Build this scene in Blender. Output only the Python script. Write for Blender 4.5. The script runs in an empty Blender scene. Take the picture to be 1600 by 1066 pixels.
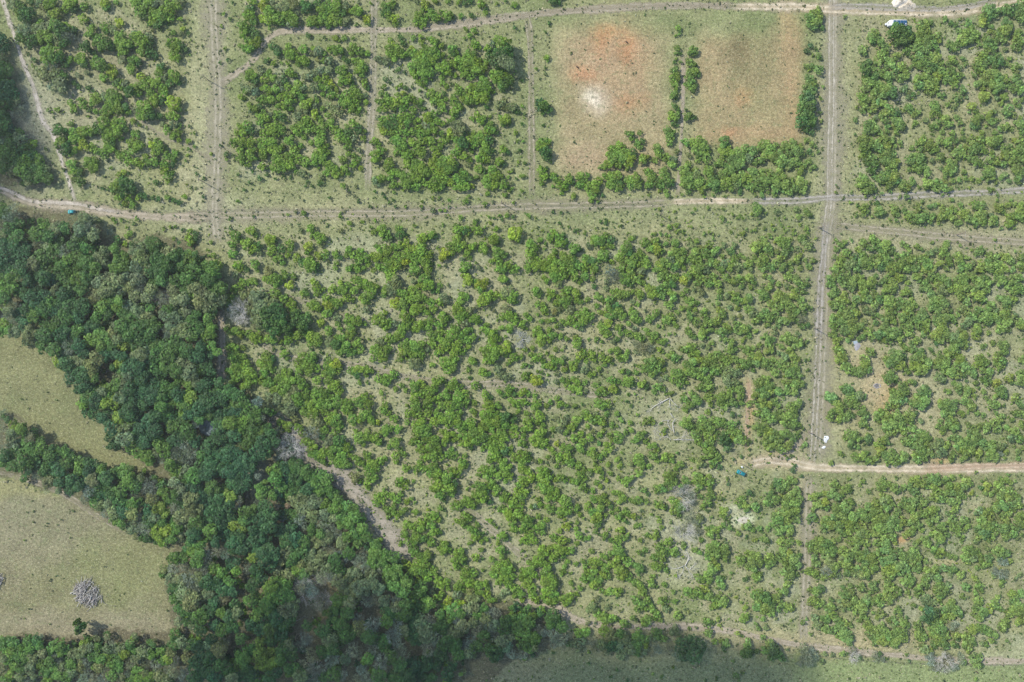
import bpy, math, random
import numpy as np

# ------------------------------------------------------------------ camera, sky, sun, exposure
S = 0.25                       # metres per photograph pixel on the ground
CAM_H = 308.0
SUN_EL = math.radians(42)
HAZE = 1.5e-4
SUN_TO = (-0.87, 0.49)         # horizontal direction towards the sun
scn = bpy.context.scene
col = scn.collection
cam_d = bpy.data.cameras.new('camera'); cam = bpy.data.objects.new('camera', cam_d); col.objects.link(cam)
cam_d.sensor_width = 36; cam_d.lens = 18 * CAM_H / 200.0
cam.location = (0, 0, CAM_H); cam.rotation_euler = (0, 0, 0); cam_d.clip_end = 9000
scn.camera = cam
world = bpy.data.worlds.new('World'); scn.world = world; world.use_nodes = True
wn = world.node_tree; bg = wn.nodes['Background']
sky = wn.nodes.new('ShaderNodeTexSky'); sky.sky_type = 'NISHITA'; sky.sun_disc = False
sky.sun_elevation = SUN_EL; sky.sun_rotation = math.atan2(SUN_TO[0], SUN_TO[1])
sky.altitude = 300
wn.links.new(sky.outputs[0], bg.inputs[0]); bg.inputs[1].default_value = 0.15
sun_d = bpy.data.lights.new('sun', 'SUN'); sun = bpy.data.objects.new('sun', sun_d); col.objects.link(sun)
sun_d.energy = 3.8; sun_d.angle = math.radians(0.53); sun_d.color = (1.0, 0.96, 0.88)
import mathutils
_d = mathutils.Vector((-SUN_TO[0] * math.cos(SUN_EL), -SUN_TO[1] * math.cos(SUN_EL), -math.sin(SUN_EL)))
sun.rotation_euler = _d.to_track_quat('-Z', 'Y').to_euler()
sun.location = (-300, 200, 400)
scn.view_settings.view_transform = 'Standard'; scn.view_settings.look = 'None'
scn.view_settings.exposure = 0.65; scn.view_settings.gamma = 1.0
scn.view_settings.use_curve_mapping = False

R = random.Random(11)
NR = np.random.default_rng(5)

def P(px, py, z=0.0, par=0.0):
    """photograph pixel -> ground point; par = height of what is seen at that pixel"""
    k = S * (CAM_H - par) / CAM_H
    return ((px - 800) * k, (533 - py) * k, z)

def tag(o, label=None, cat=None, group=None, kind=None):
    if label: o['label'] = label
    if cat: o['category'] = cat
    if group: o['group'] = group
    if kind: o['kind'] = kind
    return o

def empty(name, loc, rz=0.0):
    o = bpy.data.objects.new(name, None); col.objects.link(o)
    o.location = loc; o.rotation_euler = (0, 0, rz); o.empty_display_size = 0.5
    return o

def link(name, me, parent=None, loc=None, rot=None, scale=None):
    o = bpy.data.objects.new(name, me); col.objects.link(o)
    if parent: o.parent = parent
    if loc is not None: o.location = loc
    if rot is not None: o.rotation_euler = rot
    if scale is not None: o.scale = scale
    return o

# ------------------------------------------------------------------ materials
def nt(name):
    m = bpy.data.materials.new(name); m.use_nodes = True
    t = m.node_tree; b = t.nodes['Principled BSDF']
    return m, t, b

def plain(name, c, rough=0.7, metal=0.0, var=0.25, scale=6.0, spec=0.3):
    m, t, b = nt(name)
    n = t.nodes.new('ShaderNodeTexNoise'); n.inputs['Scale'].default_value = scale; n.inputs['Detail'].default_value = 5
    g = t.nodes.new('ShaderNodeTexCoord'); t.links.new(g.outputs['Object'], n.inputs['Vector'])
    mp = t.nodes.new('ShaderNodeMapRange'); mp.inputs[1].default_value = .3; mp.inputs[2].default_value = .7
    mp.inputs[3].default_value = 1 - var; mp.inputs[4].default_value = 1 + var
    t.links.new(n.outputs['Fac'], mp.inputs[0])
    vm = t.nodes.new('ShaderNodeVectorMath'); vm.operation = 'SCALE'; vm.inputs[0].default_value = c
    t.links.new(mp.outputs[0], vm.inputs['Scale']); t.links.new(vm.outputs[0], b.inputs['Base Color'])
    b.inputs['Roughness'].default_value = rough; b.inputs['Metallic'].default_value = metal
    b.inputs['Specular IOR Level'].default_value = spec
    return m

def foliage(name, use_obj):
    m, t, b = nt(name)
    if use_obj:
        oi = t.nodes.new('ShaderNodeObjectInfo'); src = oi.outputs['Color']
    else:
        a = t.nodes.new('ShaderNodeAttribute'); a.attribute_name = 'bcol'; src = a.outputs['Color']
    ti = t.nodes.new('ShaderNodeAttribute'); ti.attribute_name = 'tint'
    vm = t.nodes.new('ShaderNodeVectorMath'); vm.operation = 'MULTIPLY'
    t.links.new(src, vm.inputs[0]); t.links.new(ti.outputs['Color'], vm.inputs[1])
    t.links.new(vm.outputs[0], b.inputs['Base Color'])
    b.inputs['Roughness'].default_value = .55; b.inputs['Specular IOR Level'].default_value = .22
    tr = t.nodes.new('ShaderNodeBsdfTranslucent')
    v2 = t.nodes.new('ShaderNodeVectorMath'); v2.operation = 'MULTIPLY'; v2.inputs[1].default_value = (1.35, 1.5, .7)
    t.links.new(vm.outputs[0], v2.inputs[0]); t.links.new(v2.outputs[0], tr.inputs['Color'])
    mx = t.nodes.new('ShaderNodeMixShader'); mx.inputs[0].default_value = .32
    t.links.new(b.outputs[0], mx.inputs[1]); t.links.new(tr.outputs[0], mx.inputs[2])
    t.links.new(mx.outputs[0], t.nodes['Material Output'].inputs['Surface'])
    return m
M_leaf_o = foliage('leaves', True)
M_leaf_s = foliage('leaves_mass', False)
M_bark = plain('bark', (.16, .13, .10), .9)
M_dead = plain('weathered_wood', (.46, .44, .40), .9, var=.3, scale=3)
M_dead2 = plain('grey_wood', (.44, .42, .375), .9, var=.35, scale=3)
M_stick = plain('cut_branch_wood', (.27, .245, .22), .9, var=.5, scale=2)
M_twig = plain('grey_twigs', (.34, .34, .33), .9, var=.3, scale=3)

# ------------------------------------------------------------------ vegetation data
# per tile of 320 x 213 photograph pixels: x, y, radius in units of two pixels and a letter for the look
DATA = """
# 0 0
2,31,6b 4,38,5b 2,46,6o 5,55,6d 1,62,7d 8,57,4o 3,71,6d 8,71,7b 11,78,6b 3,82,6d 2,91,6d 6,94,4b 4,101,7d 15,88,6w 13,80,4o 16,104,4d 10,103,5b
10,3,5o 17,5,5d 24,1,4d 16,11,5g 22,11,6d 31,2,4o 34,5,4o 40,2,6g 37,5,4g 44,11,6g 39,12,3d 20,14,6d
55,3,6y 51,7,4g 58,7,4d 66,5,4g 65,15,4g 82,2,5y 83,6,4d 91,2,3g 94,18,4y 72,23,4g 70,27,4g 74,29,3d 82,22,4g 84,25,3d 89,24,4o
20,24,7o 17,30,5d 25,33,6d 30,23,6o 36,22,5o 43,20,6g 48,23,6d 52,22,5g 36,29,7g 44,31,6o 53,28,7w 51,33,5d 35,35,4o 58,24,4d 32,18,4g
68,37,5d 72,41,4d 40,43,8g 45,46,6d 35,46,4g 51,50,4d 55,47,4g 63,46,5g 66,50,4d 40,53,6w 34,57,7o 44,60,7o 48,67,7o 42,68,5w 50,60,5d 27,47,3d 26,51,2g 22,43,2d
78,33,6g 84,35,5d 88,37,4d 80,36,4g 94,31,6g 98,35,6g 102,36,4d 96,40,5g 78,49,6g 74,51,4g 82,53,5d 88,56,5y 81,61,4g 88,61,3g 68,57,3o 61,59,3o 58,65,3d 62,68,3d 69,69,3d 73,71,2d
108,30,6g 112,33,6g 115,29,4o 111,40,5g 117,35,4d 121,43,4d 117,41,4d 105,47,5g 103,54,5g 108,49,4d 96,47,4o 110,60,4y 106,27,4o 127,52,4d 125,57,5g 136,60,6g 129,60,4o 133,65,4d 140,65,3d 116,62,3g 122,65,5g 128,69,4g 113,67,5g 105,70,5g 98,66,4o 102,72,5d 92,65,4d 95,67,4g 108,73,4g
118,73,5g 128,74,4g 121,79,5g 126,79,4d 112,83,6g 115,88,6g 110,90,5g 118,90,5d 125,91,4d 108,86,4o 136,81,6y 139,85,4d 133,91,4g 137,91,4g
55,80,3g 58,85,4g 63,78,3g 66,82,4g 70,86,3d 76,77,5g 73,79,4g 82,76,4o 88,75,6g 92,78,5g 86,83,5g 92,85,5g 98,84,4d 96,88,3d 85,88,4g 82,87,4g 75,87,3g 69,91,2g 80,92,3g 38,86,2g 41,88,2g 45,86,3g 90,80,5g 101,88,3g 104,95,3g 108,97,2d 110,98,2g 56,97,3g
82,97,6g 77,101,5d 90,96,5g 95,96,4g 92,102,6g 84,104,5g 98,101,4d 47,102,6d 58,104,5g 64,103,5g 69,103,5g 73,105,3d 52,104,3d 106,105,4g 136,97,4o 131,102,4g 140,98,3g 138,104,4g 130,99,3o 127,97,3o 148,99,2d 152,104,2g
107,3,5g 112,6,5g 109,10,4g 113,12,4d 106,1,4y 117,2,5g 122,3,4o 128,2,5o 119,9,4g 123,11,5g 120,17,4g 124,19,4d 117,19,3d 131,7,6g 137,5,5g 127,13,5g 133,14,4g 129,17,3d 142,1,4o 141,15,3g 120,14,4g 125,23,2d
136,26,3g 143,23,3y 147,26,2d 141,26,3o 133,27,2d 134,33,4g 139,33,4g 141,37,4d 137,38,5g 137,45,5g 132,36,3g 119,24,2o 145,39,3d 149,31,1 152,33,1 153,37,1d 158,36,1d 153,41,1 155,46,1d
# 1 0
22,2,2d 15,11,2 20,15,2d 24,12,1d 13,21,2 12,26,1 18,30,1 16,38,2 12,49,2d 18,47,2d 19,56,1d 24,21,1d 5,4,1 0,72,0.1
36,7,4d 35,12,5g 38,17,4d 33,12,4g 29,20,4g 32,22,5g 30,27,4g 37,24,4d 40,27,4d 34,32,4g 40,34,5g 32,38,4g 36,38,5g 37,1,4g 28,36,3g
46,5,5y 43,4,3g 50,9,5g 46,15,4y 52,15,5g 58,15,5g 57,7,4o 63,5,5o 69,3,5o 61,18,4d 66,13,5g 70,17,5g 67,19,4o 72,11,3o 53,2,3o 51,22,2g 56,11,4g 63,11,4g 48,1,3g
76,3,4d 80,6,5d 84,5,4o 77,9,3d 88,2,4d 92,8,5g 96,5,5g 99,10,5g 103,6,5g 94,12,5g 85,16,5g 90,16,5g 83,18,4g 88,20,3g 97,18,4g 99,15,5g 104,16,5g 109,17,4o 103,1,4g 107,10,4d 112,15,3o 110,5,4o 112,8,3g 119,9,5g 122,11,3d 127,15,4y 128,18,3g 119,19,2d 97,21,3g 120,2,2o 130,3,2g
140,4,3g 142,8,4d 146,4,4g 144,13,4g 148,15,4y 149,19,3g 139,11,3d 147,2,3g
81,28,3d 93,30,2d 97,31,1 102,30,3y 105,32,2 109,30,3g 116,30,2g 90,31,1 145,32,3g 153,30,3d 155,34,3d 152,28,2d
54,37,4d 57,41,4d 51,36,2g 66,38,4g 67,43,5g 70,42,4g 63,41,3g 58,43,2g 48,48,3d 50,46,2g 54,50,3g 60,49,2g 65,50,2g 73,47,4g 77,48,5g 80,49,4g 73,50,3g 77,39,4g 85,38,3g 89,40,4o 84,42,3o 93,42,3g 99,38,4g 104,39,5g 107,41,3g 97,39,3g 116,37,4g 120,40,4g 115,42,3g 123,42,3g 127,42,3g 109,46,3d 112,48,3d 98,48,4o 93,48,3g 88,47,3o 118,48,4g 122,50,4g 125,54,4g 120,55,4g 123,59,3g 107,55,5g 111,58,3g
134,46,3o 138,47,4o 142,48,4o 145,40,5g 151,40,5g 148,44,5g 154,43,4g 159,42,4g 148,37,4g 151,55,3d 156,57,2d 141,62,3d 145,65,2d 153,67,3g 150,69,2 157,69,3d 140,68,3g 138,73,3g 142,74,3g 155,73,3y
36,59,5g 33,62,3g 40,63,4d 50,58,4g 53,61,4g 47,62,4g 44,57,3o 43,53,3o 67,57,4g 70,59,3g 64,57,3o 62,62,4d 58,64,4o 30,68,3o 35,70,4o 32,71,3g 40,72,4o 38,67,3o 28,76,3g 31,77,2g 47,69,4g 51,72,4g 55,70,4g 60,70,4o 65,68,4g 62,75,4g 58,77,3g 68,74,4g 73,66,4g 77,69,4o 71,71,4g 52,78,4g 46,78,4g 42,78,3g 49,75,3o 35,82,3g 39,85,4g 43,83,3d 36,86,3o 76,76,4g 70,79,3g
82,60,4o 78,60,3o 87,57,4o 92,55,4o 97,55,4o 88,62,4g 95,62,4g 99,66,4y 96,68,4g 103,70,3g 91,68,4g 86,68,4o 83,70,3o 92,74,3g 99,74,4g 103,75,3g 87,76,3d 109,63,5g 106,66,3g 112,62,4g 115,65,3d 121,62,3o 125,65,4g 127,69,3d 116,70,4g 112,73,4g 118,74,5g 108,76,4g 112,79,5g 119,80,4g 115,85,4g 121,85,3g 119,88,3g 108,81,4g 126,80,3g 125,75,3o 105,83,3o 82,80,4y 78,82,4g 88,79,3g 86,83,3o 62,83,4g 67,85,3g 65,80,4g 57,83,3g 75,86,3o 79,87,3o 92,85,3g 97,83,4o 101,86,4o 105,88,4o 96,90,3g
86,89,4y 89,92,3g 91,95,3g 57,89,4g 61,92,4d 55,92,3g 46,88,3g 43,91,4g 48,92,4g 51,90,3o 44,96,4g 50,99,4g 56,98,4g 60,102,4g 53,103,5g 46,104,4g 40,103,3o 28,99,4g 33,98,4g 30,104,4g 36,103,4d 25,104,3g 72,91,4o 79,94,4g 76,98,4g 71,99,3g 73,103,4g 81,101,4g 87,101,4g 93,99,4g 98,96,4g 101,101,4g 106,104,4g 91,104,4g 67,104,3o 69,100,3g 100,92,3o 111,99,3g 116,97,4g 120,101,4d 113,104,4d 124,103,3g 83,96,3g
137,80,4g 141,79,3g 145,79,4g 141,84,4g 137,86,3g 149,80,4g 153,80,4g 157,79,4g 155,85,4g 148,86,3d 146,84,3g 151,74,3g 157,75,3d 136,92,3o 140,94,4g 144,92,3g 148,92,4d 153,92,4g 158,91,4g 143,98,4d 148,98,4d 153,98,4g 158,97,4g 140,103,4g 146,104,4g 151,104,4g 157,104,4g 137,98,3g
# 2 0
12,4,4y 11,7,3g 5,1,3o 20,1,3g 30,1,3g 38,2,3g 43,3,3d 47,1,3d 56,3,4g 60,7,2d 59,10,3g 68,3,2g 75,1,2d 82,4,3g 80,5,2d 112,1,4d 116,2,3d
7,13,5g 6,17,4g 11,16,4g 18,12,5g 21,14,4g 10,19,4g 27,12,3g 31,12,4g 29,16,3d 40,13,3g 48,12,3d 51,13,2o 24,9,2 34,14,2d
44,23,3g 50,24,3g 47,28,3g 43,30,2 52,26,2g 51,35,4g 54,37,3g 23,27,2d 3,30,3g 9,29,3g 9,33,3g 11,36,2g 19,33,4g 25,36,3g 17,31,3g 22,36,2d 14,30,2 36,25,1 65,21,1 82,22,2d 85,24,1d 109,18,2d 106,25,2d 97,29,1d 96,37,1d 97,39,1 99,54,2 88,50,1d 87,63,2d 107,45,3g 108,47,2 106,53,2d 106,58,2o 83,56,1 82,58,1 88,76,1d
2,38,3y 4,42,4g 8,43,5g 13,41,5g 17,41,5g 21,42,4g 18,46,5g 12,47,5g 7,49,5g 10,53,5g 15,53,4g 11,58,5g 17,57,4g 2,52,4g 3,58,4g 14,49,4g 34,38,4g 33,42,4d 37,41,3g 31,45,2g 26,43,3g 28,52,5g 23,53,4g 30,56,4g 26,57,3d 25,61,3g 34,50,4g 38,48,4g 40,54,3g
45,42,4g 42,47,4g 48,47,5g 50,43,4g 52,49,5g 46,53,5g 52,55,5g 57,53,5g 43,58,4g 48,60,4g 46,50,4g 55,47,3g 41,52,4g 36,59,3g 56,58,3g
70,34,6g 75,33,5g 77,38,5d 65,36,4o 61,38,4g 63,43,5d 70,42,6d 76,43,5d 68,47,5b 74,48,6w 78,51,5w 66,49,4o 60,48,3g
70,57,5g 68,61,5g 73,60,5g 76,65,5d 71,65,4g 78,62,4d 72,67,4d 66,58,4g
7,64,3g 10,66,3g 5,60,2 13,64,3g 2,68,2d 8,71,2g 12,69,2 17,62,2 26,65,3g 29,68,3g 33,66,2d 37,68,3g 40,70,3g 38,73,3g 34,76,3g 35,80,4g 37,85,4g 34,88,4g 40,84,3g 36,90,3d 17,73,4g 22,76,4g 19,80,4g 24,81,4g 26,85,4g 23,88,3d 13,75,3o 27,73,3d 28,78,3g 2,77,4g 5,80,3g 8,83,3d 3,86,4g 11,85,3g 9,79,3g 1,91,4g
50,68,4g 47,70,4g 58,65,5g 56,69,5g 60,70,5g 63,72,3g 54,74,5g 48,75,4g 57,77,5g 61,76,3g 52,80,3g 44,80,3g 41,77,3g 47,79,4g 43,74,3g 55,79,3g 66,72,2 73,71,2g 60,84,3d 72,82,4o 76,84,4o 69,83,3o 80,84,4o 83,87,3d 74,79,3o 88,83,2g 90,89,2d 86,88,2d 89,92,1
53,91,4g 49,93,3g 56,95,4g 58,92,3g 63,91,2g 75,94,5g 73,97,3g 71,92,3g 78,96,3d 63,97,4g 61,101,4g 65,101,4g 68,104,3d 60,104,4g 55,104,3g 50,104,3g 88,97,2d 83,104,3g 104,98,2d 108,99,1 105,98,1g
105,83,5d 102,84,4b 108,86,4d 104,88,3d 102,80,4b
4,96,3g 3,103,4g 8,100,4g 9,105,4g 14,92,5g 18,90,4g 13,98,4o 17,97,4g 22,95,4g 26,97,3g 20,102,4g 14,103,4g 25,104,3g 31,95,3g 34,93,3g 37,98,5o 40,101,5o 36,104,4o 42,104,3d 31,102,3g 32,105,4y 46,104,2d 7,94,3g
# 3 0
50,22,3g 51,26,2g 48,28,2g 49,38,3g 48,42,2g 51,42,2d 48,46,2g 52,49,2d 47,49,2d 61,39,4g 59,42,3d 63,42,3d 59,49,4g 63,51,2d 60,56,4g 63,56,4g 58,59,4g 65,58,3g 60,63,4g 58,66,4g 61,69,4g 63,67,3d 47,55,4g 46,60,4g 49,60,4g 47,65,4g 48,69,3g 46,74,4g 48,77,2d 47,83,3d 50,87,3d 49,84,2 45,91,5g 48,91,4g 46,97,3d 49,98,2d 42,104,5g 45,105,4g 12,105,4g 20,104,3g 57,91,4g 60,92,3g 56,86,2d 63,92,2d
157,11,5g 153,14,5g 157,17,5g 152,19,4g 156,21,4g 159,7,3g 153,36,3b 157,38,2d 150,40,3b 155,43,2g 159,44,3g 150,52,3g 154,52,3d 159,55,4g 152,55,2g 152,62,4g 155,65,4g 151,67,4g 157,67,3g 154,71,4d 150,74,4b 147,78,4d 152,77,5b 147,83,5d 153,83,5b 147,89,5d 152,90,5d 146,95,5d 153,95,5d 149,99,4d 155,98,3d 150,102,3d 144,92,3d 154,104,3d
# 4 0
0,15,4g 2,22,3d 1,46,2d 3,68,2 1,77,2d 1,88,2 20,13,2 32,24,1 1,95,2
43,26,4g 40,30,4g 45,29,3g 42,33,3d 34,39,4g 36,42,3g 48,33,4g 51,38,4g 48,42,4g 46,48,4g 49,47,3g 53,47,4g 56,50,4g 60,44,4g 52,53,3g 52,41,3d 38,49,4d 35,54,5d 37,58,4d 40,52,3d 44,56,4g 43,60,4g 49,58,4g 53,60,4g 58,58,4g 60,54,4g 64,52,4g 66,55,4y 68,59,4g 64,61,4g 55,64,3g 38,64,4g 35,62,3g 42,66,4g 36,68,4g 46,66,4g 50,69,5g 55,69,4g 57,73,5d 52,74,4d 48,75,4g 43,72,4g 33,76,4g 36,78,4g 32,80,3g 41,78,4g 45,80,4g 49,81,4g 43,84,4g 36,84,4g 34,87,3g 40,87,3g 29,84,2g
60,22,5d 58,26,6d 63,26,6d 68,25,5d 70,29,5d 64,32,5d 69,34,4d 60,33,4d 68,40,4d 66,30,4g 57,21,3g
79,20,4g 83,19,4g 80,25,5g 77,28,4g 84,25,4g 87,18,3g 83,31,5g 78,34,5g 84,36,4g 76,38,5g 82,40,4g 78,44,4g 75,46,4g 87,30,4g 92,28,4g 94,32,3g 89,35,4g 86,42,3g 92,40,3g 74,32,3g 98,15,3g 103,18,3d 106,20,3d 109,24,3g 110,15,2
101,35,4g 106,37,4g 108,33,3g 103,39,3d 116,19,4g 118,23,4g 114,26,4g 112,30,4g 119,30,4g 122,27,4g 115,33,4g 123,32,3g 111,35,3g 125,35,3g
128,14,4g 132,14,4g 127,18,4g 131,19,3g 134,8,5g 138,10,4g 130,7,4g 143,8,4g 147,6,4g 152,7,4d 150,10,4d 157,3,4g 156,9,5g 158,15,4g 154,13,3g 134,21,3g 133,25,3g 130,28,3g
145,18,5g 149,20,4g 146,24,5g 142,23,3g 140,28,4g 143,32,4g 137,32,4g 132,34,5g 135,37,4g 131,38,4g 138,27,4g 129,31,3g 155,26,4g 153,30,4g 157,32,4g 153,36,4g 156,38,3g 148,29,2g 145,39,3o
82,49,5g 87,47,4g 91,46,5g 94,51,4g 89,53,4d 78,51,4g 84,54,4g 74,50,3g 71,53,3g 103,46,4g 106,49,3g 100,50,3g 112,46,3g 114,50,3g 110,53,3o 95,56,4g 92,60,4g 98,58,4g 103,56,4g 101,62,4g 107,60,4g 111,59,3y 105,66,4g 98,64,3g 90,64,4g 86,62,4g 81,60,4g 76,62,4g 85,67,4g 91,69,4g 88,73,3g 93,74,3g 84,72,3g 79,67,4g 75,68,3g 66,70,4o 70,72,3o 73,74,3d 69,76,3o 77,73,2g 97,74,3g 96,77,2g 112,70,4g 114,72,2d 108,76,4g 103,79,2g 115,76,2o
127,43,4g 124,48,4g 128,50,4g 122,53,4g 126,56,4g 121,59,3g 130,45,3g 134,47,4d 138,44,4d 141,48,4d 137,51,4d 146,50,3g 149,46,3g 152,52,4g 156,52,3g 154,56,3o 136,58,5g 131,60,5g 139,61,5g 128,64,4g 134,66,5g 140,68,5g 123,66,4g 128,69,3g 145,62,4g 148,67,3g 152,61,4g 156,65,4g 152,70,4g 157,71,4g 137,72,3g 155,60,3g
128,76,5y 130,78,3g 139,77,3o 144,76,4g 142,81,3g 153,79,3g 158,78,3g 156,83,3g 148,85,4g 146,89,4g 152,90,3g 157,92,3g 90,83,5g 92,86,4g 89,89,4g 94,90,3g 100,82,3g 105,84,3o 108,82,2 119,83,4g 122,87,3g 117,88,2 69,84,4g 71,87,3g 66,87,2g 54,85,4g 57,88,4g 60,88,4d 52,88,4g 48,90,3g 44,92,3o 51,94,4g 57,93,3g 41,96,4g 38,99,5g 36,103,4g 43,101,4g 53,99,3g 61,96,5g 64,99,4g 59,99,3g 53,103,3g 48,104,3g 60,104,3g 28,94,3g 28,105,2 74,90,3g 77,88,3g 75,96,3g 73,99,2g 83,94,3o 86,98,2g 91,97,4g 88,100,3g 98,93,4g 101,97,4g 97,100,2g 107,92,3g 110,96,3g 112,101,2g 122,94,5g 120,98,4g 124,99,3g 127,92,3g 132,90,4g 136,88,3g 134,95,4g 138,94,3g 130,99,2g 145,99,4g 150,101,3g 157,98,4g 141,101,3g 104,104,3g 96,103,3g 112,104,2g 127,104,3g 137,104,3g 158,104,3g 88,105,2g 153,96,3g
# 0 1
3,3,7o 10,5,6d 16,3,5o 2,12,5g 9,14,6g 17,12,5d 26,6,4g 25,13,5d 21,20,6g 30,19,5g 14,22,5d 6,24,6d 28,26,5d 33,24,4d 18,28,5g 26,32,6d 32,32,5d 12,28,5o 38,33,4d 22,37,3o 35,28,4d 12,37,2o 20,9,4d 4,19,4o
48,4,5g 53,9,5d 58,3,5g 57,12,5g 66,7,5y 63,3,4g 72,9,4g 77,12,4g 84,4,5g 85,10,5g 82,14,4g 88,6,4d 70,20,5g 73,25,5g 74,19,4g 68,23,3d 56,22,4g 57,28,4g 59,34,3d 63,27,4d 64,36,4d 60,20,2d
43,6,2d 45,9,2d 47,12,2d 36,10,2d 41,21,1d 50,26,2d 51,14,3d 43,23,1d
103,5,5g 108,8,5g 104,11,4g 99,15,4g 95,16,4g 92,13,3g 101,20,4g 106,20,4g 110,22,4g 116,20,4g 114,16,3g 119,7,4y 123,5,4g 125,10,5g 121,12,4g 129,9,3d 121,20,4g 124,20,3d 131,15,4g 135,17,4g 137,13,4g 129,22,4g 135,22,3d 129,27,4y 132,31,4g 131,35,3g 93,30,3g 97,28,3y 101,29,2d 87,25,2g 122,36,3d 87,2,4g 95,2,3g
91,38,5g 97,36,5d 102,38,5d 97,43,5d 90,43,4d 93,48,4g 100,48,4g 104,53,4g 98,53,3g 103,43,4d 110,46,3d 113,47,3d 108,48,3g 80,41,2d 85,41,2d 94,53,2d 120,48,3d 124,49,3d 131,48,3g 136,50,3d 140,52,3d 144,47,3g 126,43,1d 133,43,1g 119,41,1o 77,40,1d 83,45,1o
147,4,3g 152,8,2g 147,10,2g 147,15,2g 145,19,2g 143,23,1d 158,16,1d 152,24,1d 154,30,2d 159,33,2d 157,40,1d 159,47,2d 135,1,3g 140,3,3g
88,65,2g 90,67,2g 95,65,2g 105,68,2d 107,65,2g 99,71,2g 128,72,2g 133,71,2g 137,71,2g 143,73,2d 120,59,1d 124,59,1d 136,62,1 127,55,1 149,56,1d 102,76,3g 99,78,3g 98,84,3y 103,84,2d 90,86,3g 136,80,2g 140,83,2d
149,74,3g 153,76,3d 148,80,4y 149,84,3g 153,80,3d 147,91,3g 148,94,3d 153,92,3d
1,58,6d 11,60,6w 8,64,4w 2,68,5w 8,72,5d 14,70,5d 3,78,5o 15,78,5d 5,60,5d 10,82,5d 12,88,6b 4,88,7b 3,97,7b 11,96,6b 19,93,6b 22,87,5b 25,79,3y 8,104,6b 18,103,6b 31,83,5w 29,77,5d 36,71,6g 38,78,5d 45,73,6o 51,72,5d 46,81,5d 38,86,5o 27,100,5o 34,96,8d 44,91,6d 52,90,5w 58,85,5d 42,103,6d 50,101,5g 54,96,4y 53,104,5d
61,66,6w 67,65,5o 72,67,5w 64,73,6o 71,74,6w 65,79,6d 74,77,5o 60,80,4o 76,66,4o 68,72,5w 83,71,3w 86,75,3w
66,88,5g 70,91,5d 62,95,5d 68,99,6d 61,103,6d 76,96,6o 81,99,6o 75,104,6d 82,90,4o 90,88,4g 92,96,4g 97,93,4g 96,100,6g 101,103,5g 92,81,4d 91,103,5g
108,90,6o 114,86,6o 121,84,6d 127,88,5d 118,92,7d 111,97,7o 124,96,6d 107,102,5o 120,103,7d 132,91,5o 136,94,5d 130,100,6d 137,101,6d 143,95,5d 145,102,6d 150,96,5d 152,103,5d 127,105,6d 115,104,5o 157,103,4g
# 1 1
14,5,1d 18,7,1d 5,14,2 17,14,3d 22,15,2d 17,18,2 23,19,1d 19,21,1d 12,7,2d 4,8,1 8,18,1 12,25,1 26,30,2d 32,28,1d 37,27,2d 43,33,3d 35,36,2d 38,38,1d 49,30,2d 55,33,2d 61,31,2d 63,33,1d 67,32,2d 21,34,1 27,35,1 31,42,2d 25,41,1d 37,41,1d 80,36,2d 79,39,2d 84,39,2d 91,36,3d 89,38,2d 74,42,1d 26,51,2g 20,64,2d 38,63,2d 33,48,1 20,72,2d 20,76,2 11,73,1d 27,70,1 65,61,2g 71,59,2o 77,60,3g 80,64,1 112,43,2d 120,51,2d 129,55,2d 134,55,1 108,39,3g 106,60,2g 106,63,2g 113,68,3g 123,67,2g 120,64,1d 133,66,2 130,71,2g 106,74,3o 109,80,1 97,48,2d 118,39,2o 133,43,2 139,45,2d 141,48,2d 144,52,2d 147,50,2d 133,48,1d 149,55,2d 157,55,2 148,44,2 147,64,1 153,66,1
23,5,4g 29,5,5g 36,5,5g 38,11,4g 28,11,4g 35,14,4g 29,18,5g 33,21,4g 37,17,4g 42,18,2d 46,5,5g 52,5,5g 46,12,4g 45,24,4g 49,25,2d 46,15,4g 54,11,5g 60,9,4g 66,4,5g 70,10,4g 75,8,3g 57,18,5g 62,18,5g 55,24,5g 61,24,5g 66,22,5g 67,16,4g 70,13,4g 74,18,4g 79,20,4g 76,29,4o 72,28,3g 81,30,2o 80,23,3d
78,1,3g 83,5,3g 90,4,5g 93,8,4g 90,13,5g 87,17,5g 92,18,5g 85,21,4g 96,13,3g 97,23,5g 101,25,5g 96,28,4g 102,30,4g 109,25,4g 112,29,3g 107,29,3g 108,18,4g 112,14,3g 117,21,4g 117,15,3g 122,25,3y 111,3,4g 112,8,4g 105,2,4g 124,2,3g 117,2,4o 121,11,3o 120,18,3g 91,32,3o 89,25,2g
133,4,4g 136,7,3g 150,4,5g 155,7,5g 151,11,4g 158,15,5g 158,21,4g 134,16,5g 137,12,4g 132,19,3g 141,11,2g 144,22,5g 147,28,4g 145,33,4g 133,35,4o 138,33,4g 151,29,4g 156,32,5g 158,37,5g 149,38,4g 146,39,3g 136,37,3o 155,42,2g 148,14,2
5,83,2g 2,84,1d 2,89,2g 7,93,3g 3,93,2 14,89,1d 11,96,1 8,78,1 36,74,4g 40,77,3g 24,78,5g 28,81,3d 22,85,4g 22,92,4g 20,94,2g 33,84,6g 38,88,4g 42,86,4d 36,91,3g 43,91,3o 51,81,5g 55,81,3d 53,88,4g 51,92,3g 60,88,4d 58,95,4g 61,99,3g 55,96,3g 67,84,4g 67,88,3g 65,93,3g 72,95,4g 76,98,4d 75,74,3o 83,72,4g 84,77,3g 90,79,5g 91,85,3o 81,86,4y 80,91,3g 94,94,4g 89,93,4y 88,100,3g 95,90,3g 102,92,4g 106,95,3d 103,99,3g 102,103,3g 97,98,2o
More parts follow.
